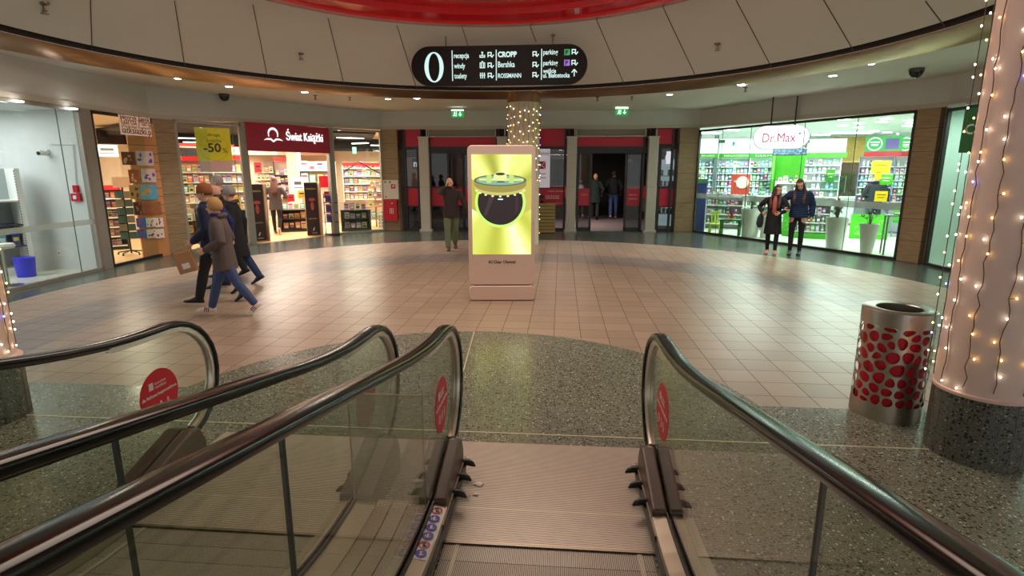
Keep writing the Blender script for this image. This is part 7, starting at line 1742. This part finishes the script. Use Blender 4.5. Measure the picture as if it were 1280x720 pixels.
    return root, RM, A
def pH(u, v, Y): return dp(u, v, Y).z
# ---- man on the phone, walking towards the camera
lo = gp(566, 312); H_ = pH(556, 221, lo.y)
r, RM, A = person('man in a dark brown jacket and green trousers holding a phone to his ear', (lo.x-0.02, lo.y, 0), face(lo.x, lo.y)+0.05, H_, legs=((-0.22, 0.30), (0.16, 0.02)), foot=(0.35, 0.0), head=(-0.12, 0.15, -0.12),
    arms={-1: ((-0.022, 0.055, 0.060), (0.9, 0.5, -1.0), 0.9), 1: ((0.13, 0.07, -0.285), (0.5, -1, 0), 0.9)}, jacket='brown_jacket', jcol=(52, 40, 40), hem=0.455, jt=0.018, trousers=(104, 116, 84), tname='green_trousers', tw=0.012, shoes=(92, 64, 48), hair=(150, 120, 100), style='bald', beard=(70, 48, 38), hood=(46, 36, 36))
S_, el, wr, c_ = A[-1]; d = (wr-el).normalized()
m_ = MB().box((0, 0, 0), (0.010, 0.075, 0.15)); o = tag(obj('phone', m_, M_black), 'dark phone held to the ear of the man in green trousers', 'phone'); o.matrix_world = RM @ Matrix.Translation(wr+d*0.085+Vector((0.022, 0, 0.0))) @ Matrix.Rotation(0.35, 4, 'X')
S_, el, wr, c_ = A[1]
p_ = wr+(wr-el).normalized()*0.10
o = thing('folding_umbrella', 'short black umbrella in the left hand of the man on the phone', 'umbrella'); o.matrix_world = RM @ Matrix.Translation(p_+Vector((0.0, -0.03, 0)))
obj('canopy', MB().tube([(0, 0, 0.03), (0, -0.01, -0.05), (0, -0.03, -0.20), (0, -0.035, -0.25)], [0.02, 0.036, 0.036, 0.016], 10), M_black, o); obj('handle', MB().cyl((0, 0, 0.02), 0.014, 0.07, 10), M_dsteel, o)
o = thing('white_bag', 'small white plastic bag in the left hand of the man on the phone', 'bag'); o.matrix_world = RM @ Matrix.Translation(p_+Vector((0.06, 0.02, -0.05)))
bg_ = MB(); loft(bg_, [(Vector((0, 0, 0.04)), .02, .015, Vector((1, 0, 0)), Vector((0, 1, 0))), (Vector((0, 0, -0.05)), .05, .03, Vector((1, 0, 0)), Vector((0, 1, 0))), (Vector((0, 0, -0.25)), .10, .05, Vector((1, 0, 0)), Vector((0, 1, 0))), (Vector((0.01, 0, -0.42)), .10, .05, Vector((1, 0, 0)), Vector((0, 1, 0))), (Vector((0.01, 0, -0.46)), .07, .03, Vector((1, 0, 0)), Vector((0, 1, 0)))], 14)
obj('sack', bg_, mat('bag_white', (206, 204, 200), 0.5), o, smooth=True); obj('strap', MB().tube([(-0.015, 0, 0.02), (0, 0, 0.09), (0.015, 0, 0.02)], 0.005, 6), mat('bag_white', (206, 204, 200), 0.5), o)
# ---- two women before the pharmacy
lo = gp(963, 317); H_ = pH(966, 231, lo.y)
r, RM, A = person('woman in an open black coat and pink sweater with a grey shoulder bag', (lo.x, lo.y, 0), face(lo.x, lo.y)-0.05, H_, legs=((0.07, 0.05), (-0.06, 0.05)), foot=(0, 0), head=(0.85, 0.05, 0.05), hunch=0.05,
    arms={-1: ((0.05, 0.09, -0.20), (0.8, -0.8, -0.2), 0.8), 1: ((-0.02, 0.13, -0.20), (0.9, -0.6, 0), 0.8)}, jacket='black_coat', jcol=(26, 24, 27), hem=0.29, jt=0.014, inner=(186, 98, 92), trousers=(24, 22, 25), tname='black_trousers', tw=0.004, shoes=(206, 128, 124), hair=(84, 48, 34), style='long')
o = thing('shoulder_bag', 'dark grey round-bottomed shoulder bag of the woman in the black coat', 'bag'); o.matrix_world = RM @ Matrix.Translation((-0.27, -0.02, 0.80))
sb_ = MB(); loft(sb_, [(Vector((0, 0, 0.16)), .04, .14, Vector((1, 0, 0)), Vector((0, 1, 0))), (Vector((-0.02, 0, 0.05)), .07, .19, Vector((1, 0, 0)), Vector((0, 1, 0))), (Vector((-0.03, 0, -0.08)), .08, .19, Vector((1, 0, 0)), Vector((0, 1, 0))), (Vector((-0.02, 0, -0.17)), .05, .13, Vector((1, 0, 0)), Vector((0, 1, 0)))], 16)
obj('pouch', sb_, fabric('bag_grey', (50, 50, 60)), o, smooth=True); obj('strap', MB().tube([(0.0, -0.12, 0.15), (0.09, -0.075, 0.50), (0.115, 0.0, 0.565), (0.09, 0.07, 0.50), (0.0, 0.12, 0.15)], 0.010, 6), fabric('bag_grey', (50, 50, 60)), o)
lo = gp(989.5, 318); H_ = pH(1001, 223, lo.y)+0.02
r, RM, A = person('woman in a blue padded jacket and black jeans with long brown hair, looking down', (lo.x+0.06, lo.y, 0), face(lo.x, lo.y)-0.1, H_, legs=((0.03, 0.03), (0.10, 0.05)), foot=(0, 0), head=(0.1, 0.42, -0.15), lean=0.05,
    arms={-1: ((0.05, 0.12, -0.20), (0.9, -0.7, -0.2), 0.8), 1: ((0.055, -0.01, -0.30), (0.4, -1, 0), 0.5)}, jacket='blue_puffer', jcol=(28, 52, 92), hem=0.49, jt=0.022, quilt=7.0, trousers=(24, 22, 26), tname='black_jeans', tw=0.003, shoes=(20, 20, 22), hair=(80, 46, 34), style='long')
S_, el, wr, c_ = A[-1]; d = (wr-el).normalized(); o = tag(obj('phone', MB().box((0, 0, 0), (0.15, 0.075, 0.010)), mat('phone_pale', (206, 214, 216), 0.3)), 'pale phone held in front by the woman in the blue padded jacket', 'phone'); o.matrix_world = RM @ Matrix.Translation(wr+d*0.10+Vector((0.01, 0, 0.022)))
p = J_ = None
# ---- group walking left in front of the bookshop
wl = -1.28
lo = (gp(262, 402)+gp(303, 387))/2; H_ = pH(268, 247, lo.y)
person('blonde woman in a grey-brown coat, jeans and white trainers walking left', (lo.x+0.05, lo.y, 0), wl, H_, legs=((-0.36, 0.22), (0.34, 0.06)), foot=(0.75, -0.10), lean=0.05, head=(0, 0.10, 0),
    arms={-1: ((0.05, 0.05, -0.27), (0.3, -1, 0), 0.7), 1: ((0.03, 0.09, -0.22), (0.5, -1.0, -0.2), 0.9)}, jacket='taupe_coat', jcol=(92, 80, 78), hem=0.40, jt=0.022, trousers=(66, 84, 128), tname='blue_jeans', tw=0.008, shoes=(236, 226, 222), hair=(182, 140, 86), style='fringe', scarf=(36, 38, 110), hood=(86, 74, 70))
lo = (gp(252, 382)+gp(295, 377))/2; H_ = pH(262, 230, lo.y)
r, RM, A = person('person in a navy jacket and brown knitted hat carrying a paper bag', (lo.x+0.0, lo.y, 0), wl-0.05, H_, legs=((0.30, 0.05), (-0.30, 0.22)), foot=(-0.1, 0.6), lean=0.03,
    arms={-1: ((0.04, -0.02, -0.30), (0.3, -1, 0), 0.9), 1: ((0.02, 0.10, -0.265), (0.3, -1, 0), 0.9)}, jacket='navy_parka', jcol=(26, 34, 62), hem=0.42, jt=0.020, trousers=(30, 28, 32), tname='dark_trousers', shoes=(22, 20, 20), hair=(90, 60, 40), hat=(146, 86, 50), hatname='brown', skin=SKIN)
S_, el, wr, c_ = A[1]; p_ = wr+(wr-el).normalized()*0.12; o = thing('paper_bag', 'brown kraft paper bag with white print carried by the person in the brown hat', 'bag'); o.matrix_world = RM @ Matrix.Translation(p_+Vector((0.02, -0.04, -0.16))) @ Matrix.Rotation(0.25, 4, 'X')
obj('sack', MB().box((0, 0, -0.05), (0.10, 0.24, 0.30)), mat('kraft', (176, 132, 92), 0.7), o, bevel=0.006); obj('handle', MB().tube([(0, -0.05, 0.10), (0, 0, 0.18), (0, 0.05, 0.10)], 0.005, 6), mat('kraft', (176, 132, 92), 0.7), o); obj('print_patch', MB().box((0.052, 0, -0.10), (0.003, 0.10, 0.08)), M_white, o)
lo = gp(299, 357); H_ = pH(293, 233, lo.y)
person('person in a long black coat with fur hood and grey beanie walking left', (lo.x+0.02, lo.y, 0), wl, H_, legs=((0.26, 0.05), (-0.30, 0.18)), foot=(-0.05, 0.5), lean=0.03, jacket='black_long_coat', jcol=(24, 24, 32), hem=0.30, jt=0.024, flare=1.5, trousers=(44, 62, 104), tname='dark_blue_jeans', shoes=(30, 28, 30), hair=(120, 90, 70), hat=(150, 146, 148), hatname='grey', hood=(84, 74, 66))
lo = gp(281, 366); H_ = pH(272, 239, lo.y)
person('person in a pinkish-beige cap and blue jacket half hidden behind the blonde woman', (lo.x+0.02, lo.y+0.02, 0), wl-0.1, H_+0.05, legs=((-0.2, 0.2), (0.25, 0.05)), foot=(0.5, 0), jacket='blue_jacket', jcol=(34, 44, 104), hem=0.44, trousers=(34, 34, 44), tname='dark_trousers', shoes=(24, 22, 22), hair=(110, 84, 64), hat=(206, 162, 144), hatname='pink', skin=SKIN)
lo = gp(273, 347); H_ = pH(270, 221.5, lo.y)
person('grey-haired balding man in a dark coat at the back of the group', (lo.x+0.20, lo.y, 0), wl-0.2, H_+0.03, legs=((0.15, 0.05), (-0.2, 0.2)), foot=(0, 0.4), jacket='charcoal_coat', jcol=(38, 40, 46), hem=0.42, trousers=(36, 36, 42), tname='dark_trousers', shoes=(24, 22, 22), hair=(150, 144, 140), style='stubble')
# ---- woman walking into the bookshop
lo = gp(348, 292.5); H_ = pH(345, 220.5, lo.y)
person('woman with long auburn hair and grey coat walking away into the bookshop', (lo.x, lo.y, 0), face(lo.x, lo.y)+PI-0.15, H_, legs=((0.12, 0.03), (-0.20, 0.55)), foot=(0, 1.1), head=(0.1, 0.15, 0), arms={-1: ((0.02, 0.13, -0.18), (0.6, -1, -0.2), 0.9), 1: ((0.03, 0.13, -0.19), (0.6, -1, -0.2), 0.9)},
    jacket='grey_coat', jcol=(84, 80, 80), hem=0.42, jt=0.018, trousers=(34, 26, 30), tname='dark_leggings', tw=0.004, shoes=(150, 92, 66), hair=(92, 50, 34), style='long', far=True)
# ---- people leaving through the sliding doors
Yd = 22.9
for (u, vh, Yd, lb, jn, jc, tc_, hr_, sty, sh_c, q, hm_) in ((743.5, 217, 22.9, 'blond person in a long green padded jacket walking out through the doors', 'green_puffer', (34, 52, 50), (26, 26, 30), (200, 160, 124), 'short', (24, 24, 26), 6.0, 0.36),
        (766.5, 213.5, 23.3, 'person in a short black jacket and blue jeans walking out through the doors', 'black_short', (24, 26, 36), (56, 80, 128), (60, 44, 38), 'fringe', (176, 120, 90), 0.0, 0.50),
        (725.5, 221, 23.4, 'person with a pale grey backpack seen through the left sliding door leaf', 'dark_anorak', (30, 32, 38), (28, 28, 34), (50, 40, 36), 'short', (222, 220, 222), 0.0, 0.47)):
    p = dp(u, 260, Yd); H_ = pH(u, vh, Yd)
    r, RM, A = person(lb, (p.x, Yd, 0), face(p.x, Yd)+PI, H_*0.985, legs=((0.18, 0.03), (-0.18, 0.35)) if u != 766.5 else ((-0.12, 0.2), (0.12, 0.03)), foot=(0, 0.7) if u != 766.5 else (0.4, 0), jacket=jn, jcol=jc, hem=hm_, jt=0.022, quilt=q, trousers=tc_, tname=jn+'_trousers', shoes=sh_c, hair=hr_, style=sty, far=True, hood=jc,
        arms={-1: ((0.05, 0.06, -0.26), (0.6, -1, 0), 0.6), 1: ((0.05, 0.06, -0.26), (0.6, -1, 0), 0.6)})
    if u == 725.5:
        o = thing('backpack', 'pale grey backpack worn by the person behind the left door leaf', 'backpack'); o.matrix_world = RM @ Matrix.Translation((0, 0.23, H_*0.70)); bg_ = MB(); bg_.ball((0, 0, 0), (0.15, 0.09, 0.21), 14, 10); obj('pack', bg_, fabric('pack_grey', (196, 196, 200)), o, smooth=True); obj('pocket', MB().ball((0, 0.07, -0.07), (0.10, 0.04, 0.09), 12, 8), fabric('pack_mid', (150, 150, 156)), o, smooth=True)
# ---- customer at the pharmacy counter
p = gp(1087, 297)*1.03; H_ = 1.90
person('customer in a dark jacket and black cap standing at the pharmacy counter', (p.x, p.y, 0), face(p.x, p.y)+PI+0.1, H_, legs=((0.03, 0.02), (-0.03, 0.03)), foot=(0, 0), jacket='dark_puffer', jcol=(34, 36, 44), hem=0.45, jt=0.018, trousers=(40, 50, 80), tname='denim_dark', shoes=(26, 26, 28), hair=(30, 26, 26), style='short', hat=(24, 24, 26), hatname='cap', far=True, hood=(28, 28, 34),
    arms={-1: ((0.0, 0.13, -0.20), (0.5, -0.9, -0.2), 0.6), 1: ((0.0, 0.13, -0.20), (0.5, -0.9, -0.2), 0.6)})
# ================================================================ LIGHTS, CAMERA
# daylight-warm lighting that comes down through the atrium opening
area('atrium_light', (RC.x, RC.y, ZR+1.05), 5.6, 300, (255, 236, 214))
area('walkway_fill_light', (0.3, -0.8, 4.6), 2.4, 110, (255, 232, 210))  # added fill light, unseen behind the camera, to brighten the walkway
w = bpy.data.worlds.new('world'); scene.world = w; w.use_nodes = True
bg = w.node_tree.nodes['Background']; bg.inputs[0].default_value = (0.40, 0.39, 0.375, 1); bg.inputs[1].default_value = 2.1
cd = bpy.data.cameras.new('camera'); cam = bpy.data.objects.new('camera', cd); COL.objects.link(cam)
cd.sensor_width = 36.0; cd.lens = 36.0*FPX/1280.0; cd.clip_start = 0.05
cam.location = (0, 0, EYE); cam.rotation_euler = (PI/2-PITCH, 0, 0)
scene.camera = cam
vs = scene.view_settings
scene.display_settings.display_device = 'sRGB'
vs.view_transform = 'Standard'; vs.look = 'None'; vs.exposure = 0.27; vs.gamma = 1.0; vs.use_curve_mapping = False
cy = scene.cycles
cy.use_denoising = True; cy.max_bounces = 8; cy.diffuse_bounces = 3; cy.glossy_bounces = 4; cy.transparent_max_bounces = 16; cy.transmission_bounces = 4
cy.sample_clamp_indirect = 6.0; cy.caustics_reflective = False; cy.caustics_refractive = False
